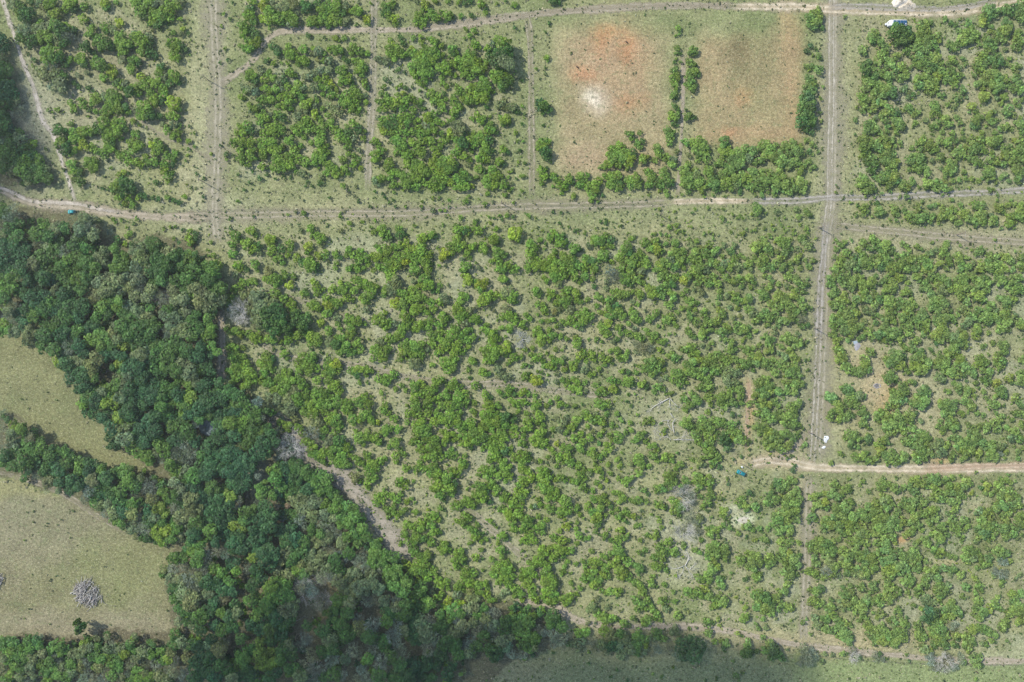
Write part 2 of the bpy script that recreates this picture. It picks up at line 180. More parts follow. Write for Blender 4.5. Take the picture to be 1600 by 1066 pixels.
5,103,6g 10,101,5g 2,105,5g 26,100,4y 28,104,3g 40,100,4g 41,105,3g 24,102,3d 33,104,3d 82,101,6g 86,103,4d 83,97,4g 50,105,4o 91,104,2o
132,75,3g 139,74,5g 143,77,4g 141,80,3g 152,73,4g 153,77,4d 157,77,2d 134,86,3g 138,88,4g 136,95,5g 143,90,5g 148,87,4g 153,85,4g 157,84,4g 158,92,5g 150,95,5g 143,98,5g 149,101,5g 137,102,4g 142,104,4g 156,98,4y 113,90,4g 117,93,4g 122,91,4g 121,97,4g 126,95,4g 131,94,4g 128,100,3g 114,103,4g 119,103,4g 124,103,3g 119,101,3g 132,105,3g 111,93,3g 145,82,3o 155,103,3o
# 2 1
2,5,4g 7,6,4g 11,4,4g 17,4,4g 14,1,3g 5,12,4g 10,13,5g 19,10,4g 21,14,4g 3,14,3g 26,4,4g 24,8,3g 30,2,3g 37,3,4g 42,5,5d 39,9,4g 47,3,4g 50,7,4g 53,2,5g 57,3,4g 62,3,4d 59,9,5g 62,12,4d 57,14,4g 60,18,4g 55,17,4g 36,13,4g 43,15,4g 48,12,3g 47,19,3g 38,16,3g 46,23,3o
5,22,5g 9,25,5g 3,27,4g 13,28,5g 8,31,5g 4,33,5g 11,36,4g 5,39,4g 15,38,4g 19,21,5g 24,22,5g 28,19,5g 33,20,5g 35,24,4d 30,26,5g 24,28,5g 19,27,4g 20,34,5g 26,33,5g 31,36,4g 25,39,4g 20,40,4g 37,33,4g 43,30,4g 46,33,4d 41,36,4g 38,40,4g 44,40,4g 40,27,3g 49,39,3y 52,32,3g
54,26,4g 58,27,3d 65,27,5g 68,31,5g 61,33,4g 60,37,5g 66,38,4y 69,37,3g 57,31,3o 73,38,4g 77,40,2d 70,20,4g 73,22,3d 73,10,4g 76,12,3d 61,45,3g 80,41,2g 75,46,3g 72,9,3o
84,4,2g 89,4,2g 86,11,2d 85,20,2g 90,21,2g 87,16,1 80,27,2g 77,28,2 83,33,2d 88,31,3g 93,25,1 84,23,1 77,32,2 78,43,2 88,43,2g 86,46,1d 80,37,2o 46,47,2g 49,49,1d 54,49,1g 23,48,2 18,49,2g 13,49,1d 10,51,2g 19,53,1 9,55,2g 9,58,1d 26,53,1g 31,50,2 31,55,2d 18,58,3o 24,58,2g 28,58,2g 44,51,3g 42,53,1 65,51,2o 69,47,1o 59,53,3g 81,52,2g 66,47,1d 36,55,1 31,62,1 26,69,2g 4,70,2g 40,64,3g 51,67,3g 53,66,2d 62,63,2g 66,64,2g 70,62,2 72,65,2d 76,62,3g 81,63,2d 90,60,1 93,62,3g 100,65,1d 106,65,1d 91,67,1d 77,70,1o 68,72,3g 59,71,2g 63,68,2g 112,59,2d 118,60,2d 124,60,1d 117,68,2d 124,71,2g 129,74,2d 132,73,2d 137,74,1 137,76,2g 152,61,1d 153,65,2d 153,68,2d 149,67,2d 120,77,3d 119,71,1d 98,53,1o 147,51,2g 128,47,3g 118,45,2g 114,46,1d 119,52,0.5
103,8,5g 106,12,5d 100,9,3g 109,4,3g 107,16,4d 104,5,4g 110,20,2d 103,27,4g 105,32,4g 103,37,3g 107,32,3d 107,25,2d 102,24,2g 113,33,4g 116,35,4g 112,30,3g 119,39,4g 122,41,3g 124,33,4g 127,36,3d 120,44,2g 122,37,3g 112,39,2
133,31,4g 136,34,4g 133,38,4g 139,39,4g 145,38,5g 148,35,4g 145,42,4g 142,46,4g 142,50,3g 147,46,2d 139,30,3g 151,46,2d 153,32,4g 157,31,4g 158,37,5g 155,38,3g 150,24,3g 155,22,5g 158,17,5g 158,10,4g 155,14,3g
38,73,4g 43,74,4d 46,76,3g 36,70,3g 45,71,3g 39,77,3g 50,72,3g 54,74,4g 17,77,4g 20,78,3d 10,80,5g 14,79,3d 9,82,3g 22,87,2g 32,86,4g 37,81,5g 42,85,4g 34,90,4g 38,87,4g 27,92,5y 25,96,3y 31,94,3d 50,86,4g 48,89,2g 58,88,5g 56,84,3g 45,91,4g 47,95,3g 41,96,3o 66,81,5g 69,83,3d 62,78,3o 82,76,6y 79,79,3g 85,81,3g 81,82,3w 23,101,2g 28,102,2o 4,88,5g 9,89,6g 14,93,5g 5,96,6g 11,98,5g 4,104,6g 14,104,5g 16,100,3d 44,102,5g 42,105,4g 54,103,3o 52,99,2 69,91,5g 73,93,4g 67,96,3g 71,99,4g 77,101,4g 70,104,4g 74,104,4g 83,104,4g 81,102,3g 64,98,3g 79,105,3g
113,76,4g 109,78,3g 117,79,4g 110,81,3g 116,83,4g 119,84,4g 122,83,3d 102,81,3g 106,84,2g 94,84,4g 97,87,4g 93,91,4y 97,92,3g 105,88,2g 113,90,3g 115,92,2d 101,97,4g 98,101,5g 104,101,5g 94,99,4g 92,103,4g 108,98,4g 111,95,4g 114,98,4g 108,103,4g 113,104,5g 122,95,5g 125,99,5g 119,92,3g 119,99,4g 129,88,5g 133,89,3d 128,92,3g 129,99,4d 121,104,4g 132,101,4g 138,95,4g 142,97,4d 137,99,4g 127,105,4g 145,102,4g 143,105,4g 136,104,4g
148,82,5g 153,78,4g 157,81,4d 145,80,4g 155,85,3g 151,87,3g 158,86,3g 140,86,3o 151,93,5g 154,96,3d 148,97,3g 158,98,3g 157,105,5w 143,83,3g
# 3 1
3,7,4g 6,10,4g 2,14,4g 9,14,5g 6,18,5g 12,18,5g 14,13,4d 3,22,4g 11,23,4g 18,5,4g 20,9,3g 13,2,3g 22,4,3d 33,9,4g 34,14,4g 32,19,3g 36,12,3d 24,17,4g 22,19,4g 27,16,2d 43,2,4g 43,6,3g 46,18,4o 41,17,4g 45,22,4g 49,12,3o 38,14,3o 29,19,2o
2,31,5g 4,36,4d 3,40,4g 11,34,4g 16,33,5g 18,38,4g 13,38,4g 20,36,3d 26,28,4g 29,32,5g 27,38,4g 33,36,4d 38,28,4g 40,33,5g 36,38,4g 43,37,4d 40,43,3g 35,43,2g 12,46,1g 22,47,1g 27,46,2g
56,5,4g 61,5,4g 66,5,5g 69,8,5g 63,10,4g 71,12,4g 67,15,4g 65,19,3g 72,17,4g 58,15,3o 86,5,5g 88,9,4g 85,13,5g 91,14,4g 95,12,4g 92,19,5g 98,16,5g 97,22,5g 88,24,4g 82,21,4g 79,22,3d 102,10,4g 105,17,4o 108,12,5g 113,9,4g 118,7,5g 122,11,5g 124,16,5g 118,15,4g 114,19,4g 110,21,3g 128,14,4g 126,7,3g 133,8,5g 139,7,5g 142,12,5g 136,14,4g 131,19,5g 137,21,4g 142,20,4g 146,14,3g 145,27,4g 148,23,3g 145,8,3g 135,25,3o 128,20,4g 133,24,3g
54,27,5g 58,22,3g 57,32,5g 54,37,4g 59,38,4g 53,33,3g 64,31,5o 66,36,5g 68,41,4g 62,40,3g 63,26,3g 74,28,5g 72,25,3g 76,34,5g 78,38,5g 81,42,3g 73,38,4g 79,32,3d 86,30,5g 91,26,5g 87,36,5g 94,33,5g 90,40,4g 95,38,4o 98,43,3d 97,37,4g 85,41,3g 100,30,4g 104,33,5g 108,28,5g 105,39,4g 111,34,5g 115,31,4g 112,39,4g 118,35,5g 115,27,3g 121,29,4g 124,33,4g 129,28,4y 131,32,4g 127,37,5g 125,42,4g 133,38,5g 138,36,4g 141,41,4g 136,43,4g 145,36,5g 147,42,4g 132,43,3g 148,38,4g 128,41,3g 107,42,3g 101,38,3g
150,3,3g 154,6,3g 152,12,3g 155,14,2g 152,20,3g 156,24,3g 153,26,2g 153,36,1d 158,31,1 150,20,2g 157,8,2 159,12,2
41,46,3g 53,46,2g 49,47,1 58,44,3g 70,47,2g 71,44,1 77,46,2g 86,47,2g 89,46,1 98,45,2g 110,46,2g 115,46,3g 120,44,2g 125,46,3g 115,42,3g
33,61,1d 35,57,2g 31,57,1 42,59,1 47,59,2g 50,57,1 63,57,2g 61,60,2d 73,56,2g 78,57,1 80,61,1 85,57,2g 84,64,3g 89,61,1 92,61,2g 98,62,2g 96,64,2g 100,64,2g 107,61,2g 111,57,5g 114,57,3g 118,60,2g 127,59,3o 142,57,3o 150,60,4g 154,62,2d 144,63,3g 139,63,1 133,64,2g 129,66,1 123,69,2g 91,67,1 112,65,1 37,69,2g 43,71,3g 48,70,3g 50,74,2g 53,75,2d 48,75,2g 60,71,2g 36,69,1 54,76,2g 58,77,1 32,76,2g 36,76,2g 40,77,2g 43,78,2g 30,77,2g 78,70,1 74,75,2g 70,76,2g 77,77,2g 77,80,2g 58,80,2g 65,83,2g 84,67,0.5 91,75,2g 100,76,3g 103,73,2g 110,73,2g 107,74,2 117,72,2g 113,68,1 124,73,2g 121,77,2g 122,79,2 126,72,1 130,69,2 133,74,2g 136,73,1 140,73,2g 140,76,2g 145,69,2g 150,72,3g 151,76,2g 155,70,1 157,80,2g 154,85,2g 96,77,1 89,67,1 12,76,1 5,70,2d 15,70,1d 1,74,1 10,59,1d 2,59,1 5,66,1 14,66,1
24,82,4g 23,85,3g 32,82,4g 35,85,3d 28,88,4g 33,88,5y 37,90,3g 40,84,3g 13,80,3g 16,78,2o 9,87,5g 12,91,4d 6,91,4g 3,95,4g 8,98,4g 16,96,5g 20,92,4g 23,96,4g 13,100,5g 20,100,4g 25,100,4g 5,104,4g 12,105,4g 21,105,4o 48,84,4g 46,83,3g 49,91,5g 45,92,4g 53,90,4g 53,96,4g 50,99,4g 57,97,3g 40,99,5g 44,97,4o 36,100,4g 33,104,4g 38,105,4g 46,102,4g 54,103,3g 60,85,4o 63,90,4g 61,95,4g 65,97,4g 60,100,3o 66,103,5g 62,105,4g 72,105,4o 64,82,3g 68,87,3o 74,85,4g 72,89,3g 77,91,4g 74,95,3g 80,88,3g 70,92,4g 79,99,4g 75,99,4g 84,94,3g 86,100,4o 83,104,4g 85,85,3o 91,90,4g 94,85,3o 98,93,3g 93,96,4g 101,95,3g 90,102,4g 96,101,4o 97,104,3g 92,99,3o 102,101,3g 105,99,4g
111,87,5y 114,90,3g 117,84,4g 120,87,4g 116,80,3g 108,86,3g 122,92,3g 116,95,4g 113,99,4g 119,97,3g 106,104,3o 130,82,5y 134,84,4g 127,82,3g 137,81,3g 127,90,3g 133,91,4g 138,88,3g 130,95,4g 143,88,3o 126,99,4g 131,102,4g 137,99,3g 145,93,3g 142,97,4g 122,103,4g 149,97,3g 151,101,3g 155,97,3g 145,103,3g 138,104,3g 148,82,4o 151,86,4o 146,80,4g 156,89,2g 153,103,3g 116,103,4g 109,95,3g
# 4 1
2,2,1 15,4,1 26,8,1 27,15,1d 28,23,1d 31,17,2g 32,24,1 27,30,1 27,34,1 32,29,1 23,35,1 13,44,2g 4,44,1 24,52,2g 26,52,1 25,44,2g 30,54,2g 32,57,2g 35,54,2g 13,38,1
34,3,5g 39,4,4g 35,9,5d 40,9,4g 37,13,4g 34,15,3g 44,6,4g 49,4,4g 47,10,4g 53,8,4g 51,2,4g 57,3,4g 59,7,3g 53,14,5g 57,15,4g 48,15,3g 42,17,4g 37,20,4d 41,24,5d 42,28,3g 45,21,3g 52,19,5g 56,21,5g 60,20,4g 59,26,3g 53,25,3g 52,31,5g 47,33,4g 57,32,5g 60,35,4g 48,29,3o 43,32,3g 50,36,3g 55,37,4g 53,40,3g 34,32,4g 33,37,5g 37,36,4g 35,41,4g 40,39,4g 43,42,3d 38,42,4g 32,36,3g 49,45,2g 55,43,2g
63,5,3g 64,8,2g 72,9,3g 76,6,3g 80,4,4g 79,10,3g 86,7,5g 90,10,4g 88,12,3g 94,4,4g 99,5,4g 103,2,3g 102,9,3o 107,4,3g 112,2,3g 109,11,4g 106,14,4g 112,14,4g 108,17,3g 114,9,3g 119,4,4g 121,10,5g 127,10,4g 130,12,3g 118,13,3g 126,3,4g 134,4,5y 138,4,5g 137,8,3d 141,2,3g 145,10,4g 149,8,3g 143,15,4g 148,15,5g 153,12,4g 157,10,5g 158,4,4g 152,3,3y 135,13,3g 133,18,4g 138,20,4g 143,22,4g 149,20,4g 157,20,4g 156,15,4g
71,17,4g 71,20,4g 75,16,4g 78,18,5g 81,19,3g 75,21,3g 70,26,3g 74,26,3g 77,25,5g 80,23,4g 84,28,4g 82,26,3g 88,19,3o 94,16,4g 96,19,2d 100,20,3g 104,22,5g 104,26,4g 99,26,4g 95,25,3o 103,30,3g 98,31,3g 118,18,4g 122,20,4g 126,21,3g 130,24,3g 132,29,5g 134,32,4y 130,32,3g 127,33,2g 113,28,3g 114,33,3g 109,34,3g 119,33,3g 124,35,3g 154,26,5g 155,32,4g 157,28,4g 155,36,3g 142,32,3g 138,36,3g 145,30,3o 148,35,3g 133,26,4g 158,37,1
65,38,4g 68,40,4g 72,35,4g 74,36,2g 73,38,1 84,37,5y 84,40,3g 89,37,4g 92,36,4g 91,40,4g 98,36,3o 97,40,4g 104,35,3g 102,41,3g 107,39,2o 78,40,2 117,40,2g 113,41,1 133,42,3y 136,42,2g 69,43,2 68,47,3g 63,47,2g 75,44,1 93,44,1 124,43,1 127,45,1 139,46,2 152,44,1 43,48,2g 36,47,2g 45,46,1 96,46,2 70,51,2 80,51,2g 86,50,1g 104,50,2g 101,46,1
29,53,1g 30,54,2d 32,56,2d 40,52,2d 45,52,3d 46,55,1 35,56,4g 37,59,3g 34,61,3g 41,63,2g 29,62,2g 25,63,1 46,58,4g 49,60,4g 45,61,3g 59,57,4g 61,61,3g 58,60,3g 55,65,2g 60,65,2g 56,54,2o 66,58,3g 70,61,4g 73,64,4g 68,63,3g 75,66,2d 77,56,4g 78,58,2d 82,58,2 86,55,3g 90,54,3g 93,53,2g 80,64,5g 83,62,4g 86,65,4g 89,62,3g 95,63,4g 93,68,2y 96,56,3g 101,59,4g 98,62,4g 103,56,3g 106,58,3g 110,54,3g 104,64,4g 107,68,3g 113,61,5g 116,64,4g 110,67,3g 112,58,3g 103,50,2 122,54,4g 126,55,4g 125,58,2d 128,52,2 119,52,2 121,66,4g 126,62,5g 129,66,3g 127,67,4g 122,69,3g 135,67,4g 138,68,3g 134,62,3o 137,64,3g 140,56,4g 143,59,3g 138,54,2g 147,54,3g 150,50,2g 152,53,3g 158,54,4g 157,59,5g 155,63,4g 149,63,4g 152,67,3g 148,68,4g 153,60,3g 152,72,2g 142,72,2g 139,50,2 139,44,1 158,65,3g
80,77,1 57,80,1 88,83,2g 92,81,1g 110,85,2g 108,83,1 120,84,1o 137,81,2g 137,85,1 141,85,1 153,90,2g 157,90,1 131,88,1g 25,81,2g 13,81,2g 11,83,1 12,81,1
16,85,4g 13,88,3g 20,83,3g 34,83,4g 37,86,3g 41,81,4g 45,82,3g 41,87,4g 47,88,4g 52,85,5g 55,88,4g 56,91,3d 50,91,4g 65,84,3g 68,86,3g 70,89,3g 76,86,3g 79,88,3g 21,91,4g 17,95,4g 24,90,2g 26,96,3g 31,89,4g 34,93,4g 29,94,4d 12,94,3o 15,100,4g 12,104,4g 20,103,4g 24,100,5o 31,99,4g 29,104,4g 36,98,5g 39,101,4g 44,99,4g 41,94,3g 47,95,4g 51,96,4g 48,102,4g 54,98,4g 56,103,5g 62,101,5g 66,98,4g 60,94,4g 66,93,4g 72,96,4g 70,100,3g 68,104,4g 75,103,4d 79,96,4g 83,94,3g 87,91,4o 91,89,3o 96,90,4g 98,86,4g 100,83,3g 84,100,5g 88,103,4g 82,104,4g 94,99,4y 95,94,3g 100,93,3g 101,98,4d 99,103,3g 109,95,5g 106,93,3g 111,98,4g 115,95,3g 110,103,4g 116,102,4g 120,99,3o 122,92,3g 125,89,4g 128,90,3g 119,89,2g 133,94,4g 137,95,4g 131,98,4g 127,101,4g 134,102,5g 140,100,4g 142,93,3g 146,95,4g 149,97,4g 144,103,4g 125,104,4g 138,105,4g 151,104,3g 158,95,4g 157,101,4g 158,104,3g 152,101,2g
# 0 2
5,6,6g 12,3,6g 4,13,6g 11,11,5g 3,20,5g 16,13,5d 22,17,5b 21,6,5b 28,3,6b 35,4,6b 40,6,5b 48,4,7d 56,8,6d 62,5,5d 68,4,6d 30,13,5b 27,21,6b 36,18,5b 44,14,4o 40,24,6g 34,29,6d 44,30,6b 51,25,7b 58,27,7b 66,26,6b 53,34,6d 62,33,6b 50,17,5b 57,17,5b 64,14,5d
10,26,4w 13,29,5w 10,35,5w 13,39,4w 7,30,4o 3,24,4o 3,41,5y 7,45,4g 2,46,4g 12,46,5o 18,33,5b 22,29,5b 27,34,5d 20,41,5b 24,46,6o 30,42,6o 29,50,6o 22,53,5o 36,49,6d 35,57,6d 42,45,6d 44,54,6d 37,39,5d 46,38,5d 43,60,5d 48,49,5b 52,44,5b 57,48,5b 52,54,5b
74,12,6o 79,8,6o 84,5,5o 77,18,6o 72,21,4o 85,13,6o 92,6,6o 94,14,6o 99,4,5o 102,11,5o 108,5,6o 110,13,5w 107,18,5o 113,10,6w 118,14,5o 115,20,4o 124,17,4w 128,21,5w 131,24,3w 121,9,5d 127,5,5d 125,6,4o 133,8,5o 139,6,5d 137,14,6o 147,5,5g 145,13,4d 153,3,6d 152,12,5o 157,15,6o 152,20,6g 157,24,5o 144,21,5o 138,22,5o
83,23,6y 88,21,5g 94,22,4g 80,28,5g 86,28,6g 92,27,4g 76,35,4g 84,33,4d 102,26,5o 108,30,6o 98,32,5d 103,38,7d 96,43,6d 106,46,7d 113,41,6d 116,34,6o 121,41,6d 119,48,6d 110,53,7d 101,51,5d 118,27,4g 128,33,4o 132,30,5g 138,31,6o 136,38,7o 144,37,6o 148,30,5o 143,46,7o 135,47,6w 131,43,4w 151,40,6d 157,44,5d 150,49,5d 138,54,5d 130,56,5d 154,33,4d
62,45,5g 60,49,4d 68,44,5b 74,41,5b 78,46,5g 72,53,5y 77,53,5g 83,51,5g 88,48,4o 90,42,4o 87,57,5d 92,52,4o 98,55,5y 103,58,4g 80,58,4g 67,57,5y 62,57,5b 55,58,5w 56,63,5b 50,65,5b 66,62,5b 47,69,4y 49,74,3y 53,72,6b 58,68,6o 64,70,5o 60,78,6b 56,82,5b 66,79,6b 72,74,6o 77,67,6o 82,64,5b 74,82,4d 65,88,6b 61,92,4b 70,89,5b
94,71,4y 96,74,3g 88,74,3d 90,64,4b 96,65,4b 103,69,5b 99,74,4b 109,65,6o 108,73,7b 116,61,6o 122,57,6d 117,69,7b 115,78,7b 112,82,6b 124,65,7d 125,75,8d 132,69,7d 134,61,6d 140,66,6d 146,60,6d 145,71,7o 138,76,6d 148,78,6o 141,83,5d 154,65,6b 157,58,5b 153,85,5o 148,87,4y 155,76,5d 158,89,5b 150,92,5d
97,77,4g 101,79,5o 94,83,5o 97,89,6o 91,88,5g 84,91,5y 85,97,5g 80,93,4o 74,94,5g 70,97,6g 66,103,5g 76,101,6b 82,103,5y 90,101,6y 95,97,5o 102,91,6b 107,87,6g 106,95,6b 111,93,5b 103,102,6b 113,101,7b 120,97,6b 120,90,6b 128,90,7d 126,97,6d 135,92,6d 133,99,6d 126,104,5g 133,103,6g 140,95,5b 144,101,6g 150,102,7g 149,97,5y 156,100,5b 158,105,6b 76,75,0.5
17,99,1d 22,106,1d
# 1 2
3,5,6d 9,3,5g 5,15,7d 12,13,6d 4,23,7o 11,21,6o 6,31,5d 3,36,4g 5,43,4g 3,49,5g 6,57,4g 10,62,4g 3,64,5b 2,73,6b 5,77,4b 2,86,5b 24,2,4o 29,8,4g 34,8,3g 38,7,4g 24,13,4g 29,12,3g 19,20,4g 24,20,4g 20,24,4g 27,24,6w 24,30,6w 28,32,6w 23,36,4w 30,18,5o 36,17,5o 41,20,7o 46,19,5o 37,27,7o 44,28,8o 52,25,7o 56,31,8d 50,35,8d 43,37,7o 58,40,7d 54,45,6d 61,35,6d 64,44,6d 30,38,4w 66,50,4g
47,5,3g 53,5,5g 57,7,5g 63,2,4g 66,10,4y 69,3,3g 55,16,4g 58,17,3g 62,20,4g 68,25,5g 70,31,5g 73,36,7d 78,37,7d 76,42,6d 69,38,5o 72,49,5g 65,53,4g 84,50,5g 88,53,5g 83,54,4g 80,47,4g 17,44,3g 23,46,5g 27,48,4g 30,47,3g 35,48,4g 39,51,5g 43,52,4g 50,52,4g 54,53,4g 43,44,3g 58,48,3g 60,54,3g
86,8,4g 87,12,4g 90,15,3g 93,13,3g 87,17,3g 79,16,4g 76,16,3g 83,25,4g 87,26,5g 90,29,3g 100,13,4g 106,8,3y 107,14,5g 112,10,4g 118,6,4g 122,7,5g 117,14,4g 122,11,3g 95,20,4g 97,26,5y 102,24,5g 106,23,4g 111,20,4g 116,21,3g 95,32,4g 98,30,4g 91,39,4y 104,35,4o 104,40,3g 97,45,4g 106,44,3g
127,10,5g 130,15,5g 126,21,5g 133,11,4g 122,20,3g 125,40,3g 140,18,3g 141,14,4g 146,4,5g 149,8,6o 146,13,5o 152,15,4g 156,17,4g 149,24,5y 155,25,5g 144,1,4g 159,22,4g 126,29,4o 141,31,3y 137,37,6g 133,35,3g 145,39,4g 142,43,4g 149,40,4o 155,44,6g 152,49,5g 148,52,4g 143,51,4g 156,34,5g 158,39,4g
113,36,5g 118,38,5g 114,42,5g 121,40,3d 114,48,5g 107,51,5g 103,50,3g 98,54,5o 103,56,5d 106,61,5g 110,58,6g 115,62,4g 119,55,5g 122,60,4g 97,48,3g 128,52,2g 137,55,5o 134,60,5g 139,62,6g 132,67,4g 139,67,4g 143,59,4g 157,56,5g 155,62,4g 159,61,5g 153,68,3g 158,67,2
20,58,4g 24,60,4g 30,59,3g 22,66,5g 28,66,5g 25,73,6g 31,72,5g 27,80,6g 35,79,6g 20,77,4g 23,84,5g 34,86,5g 39,83,4g 18,84,4o 30,89,4g 12,86,4b 42,64,2o 48,66,5g 52,67,4d 44,71,4g 50,72,5g 47,78,5g 53,76,4g 45,84,4g 50,86,5g 62,63,4g 64,67,3g 54,60,2d 61,59,2d 83,60,2d 91,62,2d 96,64,2g 73,71,4g 77,67,5g 83,66,5g 79,72,5g 87,68,3d 74,76,4g 82,76,5g 88,75,4g 84,71,4g 94,68,2d 97,72,5g 102,72,5y 99,77,5g 104,76,4g 94,79,4g 88,84,4g 97,84,5g 102,88,5g 99,91,4g 105,93,4g 91,91,3g
60,77,4o 64,79,5g 59,84,5g 66,85,6g 73,83,4g 76,87,5g 62,91,6g 55,92,5g 70,92,6o 79,95,5g 72,99,6g 65,99,7o 57,99,6o 50,96,4o 49,103,5o 58,105,5o 67,104,6o 76,103,4d 84,96,4g 88,94,5g 93,95,5g 98,97,4g 83,103,5g 90,102,5g 96,103,5g 104,101,5g 80,103,4g
11,92,5d 6,96,6d 3,102,7b 14,98,6b 20,93,6d 27,96,5d 18,101,6d 25,103,6d 31,101,4d 42,101,4w 38,103,2w
115,77,4g 120,76,5g 118,79,4d 127,76,4g 130,77,3g 126,80,3g 136,83,4g 140,83,4g 144,82,4g 148,79,4g 142,86,4g 133,84,2g 121,86,3g 127,86,2g 131,97,2g 138,94,3g 149,91,3g 154,88,3g 157,92,3g 124,97,4g 121,101,5g 127,102,5g 112,102,5g 110,106,4g 141,104,4g 158,83,2 158,104,2
# 2 2
3,7,3o 2,14,4g 12,5,5g 9,10,4g 15,10,5g 18,14,3d 24,10,3g 22,14,3g 30,10,2o 27,20,5o 24,23,4g 44,3,4y 46,6,5y 51,7,3g 57,9,5y 55,13,4g 61,19,6g 57,22,5g 66,18,4g 73,5,4g 77,6,2d 76,15,5o 73,18,4g 80,19,5g 83,23,3g 79,22,3g 48,29,4o 53,27,3o 51,36,5g 53,39,3g 75,28,5o 73,34,4g 78,34,5g 82,38,4g 82,33,3g 66,30,2o 63,28,2o
3,20,4g 8,19,5g 7,28,5g 13,22,4g 13,31,4g 3,30,4g 19,29,4g 17,24,4g 41,18,4g 44,19,4g 39,23,4g 37,29,5g 42,31,4g 40,35,5g 45,34,3g 44,39,4o 26,35,5g 31,36,3g 23,41,4g 28,40,3g 16,38,4g 14,43,4g 7,42,5g 3,45,3g 11,41,4g 1,37,3g 25,46,4g 36,44,5g 33,49,5g 40,49,4g 44,46,4g 48,45,3g 49,51,4g 44,53,4g 18,49,5g 23,51,4g 18,56,4g 28,55,5g 30,59,4g 38,57,5g 35,62,5g 41,61,4g 46,58,3g 24,60,4g 21,63,3g 4,58,5g 9,56,4g 3,63,5g 9,63,4g 14,60,3o 10,66,3g
59,44,4g 62,47,4g 67,46,3g 65,50,5g 70,52,3g 63,53,3g 60,41,3g 72,43,3g 78,43,4g 78,46,3g 75,50,2g 69,37,2g 64,58,5g 60,62,5g 66,64,6g 61,68,4g 70,61,5g 64,70,3g 76,58,5y 79,61,3g 75,64,3g 5,72,5o 2,69,4o 9,70,2o 18,72,3g 28,70,5g 34,71,4g 30,76,4g 33,75,4g 36,68,4g 24,71,2g 49,69,4g 52,71,2g 46,76,3g 47,82,2d 40,83,1d 15,77,1d 58,78,4g 62,79,3g 56,76,3g 69,75,4o 71,80,4o 76,81,4o 75,85,2g 77,74,0.5
102,16,3d 107,7,3g 105,4,3g 113,3,5g 118,3,4g 122,3,3g 129,3,4g 137,3,4g 143,5,3g 144,11,3d 133,7,3g 156,3,5w 154,7,3o 153,12,3o 116,9,4o 98,15,4g 101,18,3g 111,16,4g 109,20,3g 116,19,3g 124,13,4g 122,16,4g 130,16,4g 131,20,3g 122,23,5g 115,24,4g 117,28,3o 104,25,3g 105,29,4g 100,25,3g 107,32,2g 100,33,2g 130,22,3g 134,23,3g 139,21,3g 147,19,4g 151,22,3g 156,21,4g 155,27,4g 158,33,5g 153,32,3g 146,26,3g 149,31,3g 158,15,3g 137,30,4g 132,33,4g 136,37,5g 141,34,4g 130,41,4g 126,37,4g 125,29,4o 113,31,3o 103,38,3g 108,38,3g 112,37,3g 119,38,3g 122,40,3g 115,42,3g 91,33,3g 94,36,3g 88,41,4g 86,36,2o 91,44,2g 111,33,2o
100,45,4g 103,49,4g 102,54,5g 98,48,3g 109,45,3g 112,49,4g 109,53,3g 118,50,3g 123,52,3g 121,58,2o 131,55,5g 130,51,3g 140,52,2g 146,52,3g 150,54,2g 151,44,5g 154,48,4g 155,40,4g 149,40,3g 159,54,3o 157,61,3g 134,44,3o 117,41,3o 135,41,3o 90,60,3g 96,59,3g 95,64,3g 100,66,4g 97,68,3g 104,69,3g 111,66,3g 107,63,2g 114,60,3g 119,61,2g 113,70,4g 118,69,4g 109,73,4g 113,75,3g 105,73,3g 121,76,3g 120,66,3o 123,73,2o 133,65,4g 136,63,4g 142,64,4g 138,69,3g 131,69,3g 144,68,3g 150,66,4g 155,68,4g 152,72,3g 158,71,3d 129,74,4g 126,71,3g 137,76,4o 144,79,3g 141,80,3g 148,75,3g 87,86,0 85,88,1
77,71,3g 82,66,4g 79,69,3g 87,66,3g 90,72,3g 88,74,2g 94,73,2d 100,77,2g 103,78,2d 90,81,4g 95,84,3g 99,85,5y 101,82,3g 86,78,1 108,80,2g 115,79,3o 114,85,3o 119,84,3g 124,85,3g 122,88,2g 127,90,4g 130,85,4g 132,92,4g 137,92,3o 137,86,3g 145,88,3g 149,91,4g 152,94,4g 147,94,3g 158,84,4g 159,91,4g 128,83,3g 93,79,3d 51,88,4g 55,89,2d 59,95,4g 63,97,3d 70,93,3g 73,96,3d 78,91,4g 77,95,3g 82,95,3d 86,95,3g 89,93,4g 93,95,3g 98,96,3g 88,101,4g 92,102,3g 81,101,4g 84,104,3g 99,102,4g 98,105,4g 110,101,3g 115,98,3g 117,103,4g 122,104,3g 107,104,3g 129,104,3g 149,103,5g 154,103,4g 128,98,1d 135,103,2d 51,102,3g 49,100,2g 62,104,5g 69,104,4g
4,89,5g 9,87,4g 4,97,5g 10,94,4g 15,93,5g 21,86,5g 24,84,4g 19,91,4g 15,100,5g 22,99,4g 28,96,5g 34,87,5g 38,90,4g 31,90,4g 38,97,5g 43,95,4g 37,103,5g 44,101,4g 31,103,4g 25,104,4g 15,105,4g 5,104,5g 11,85,2o 28,86,2g
# 3 2
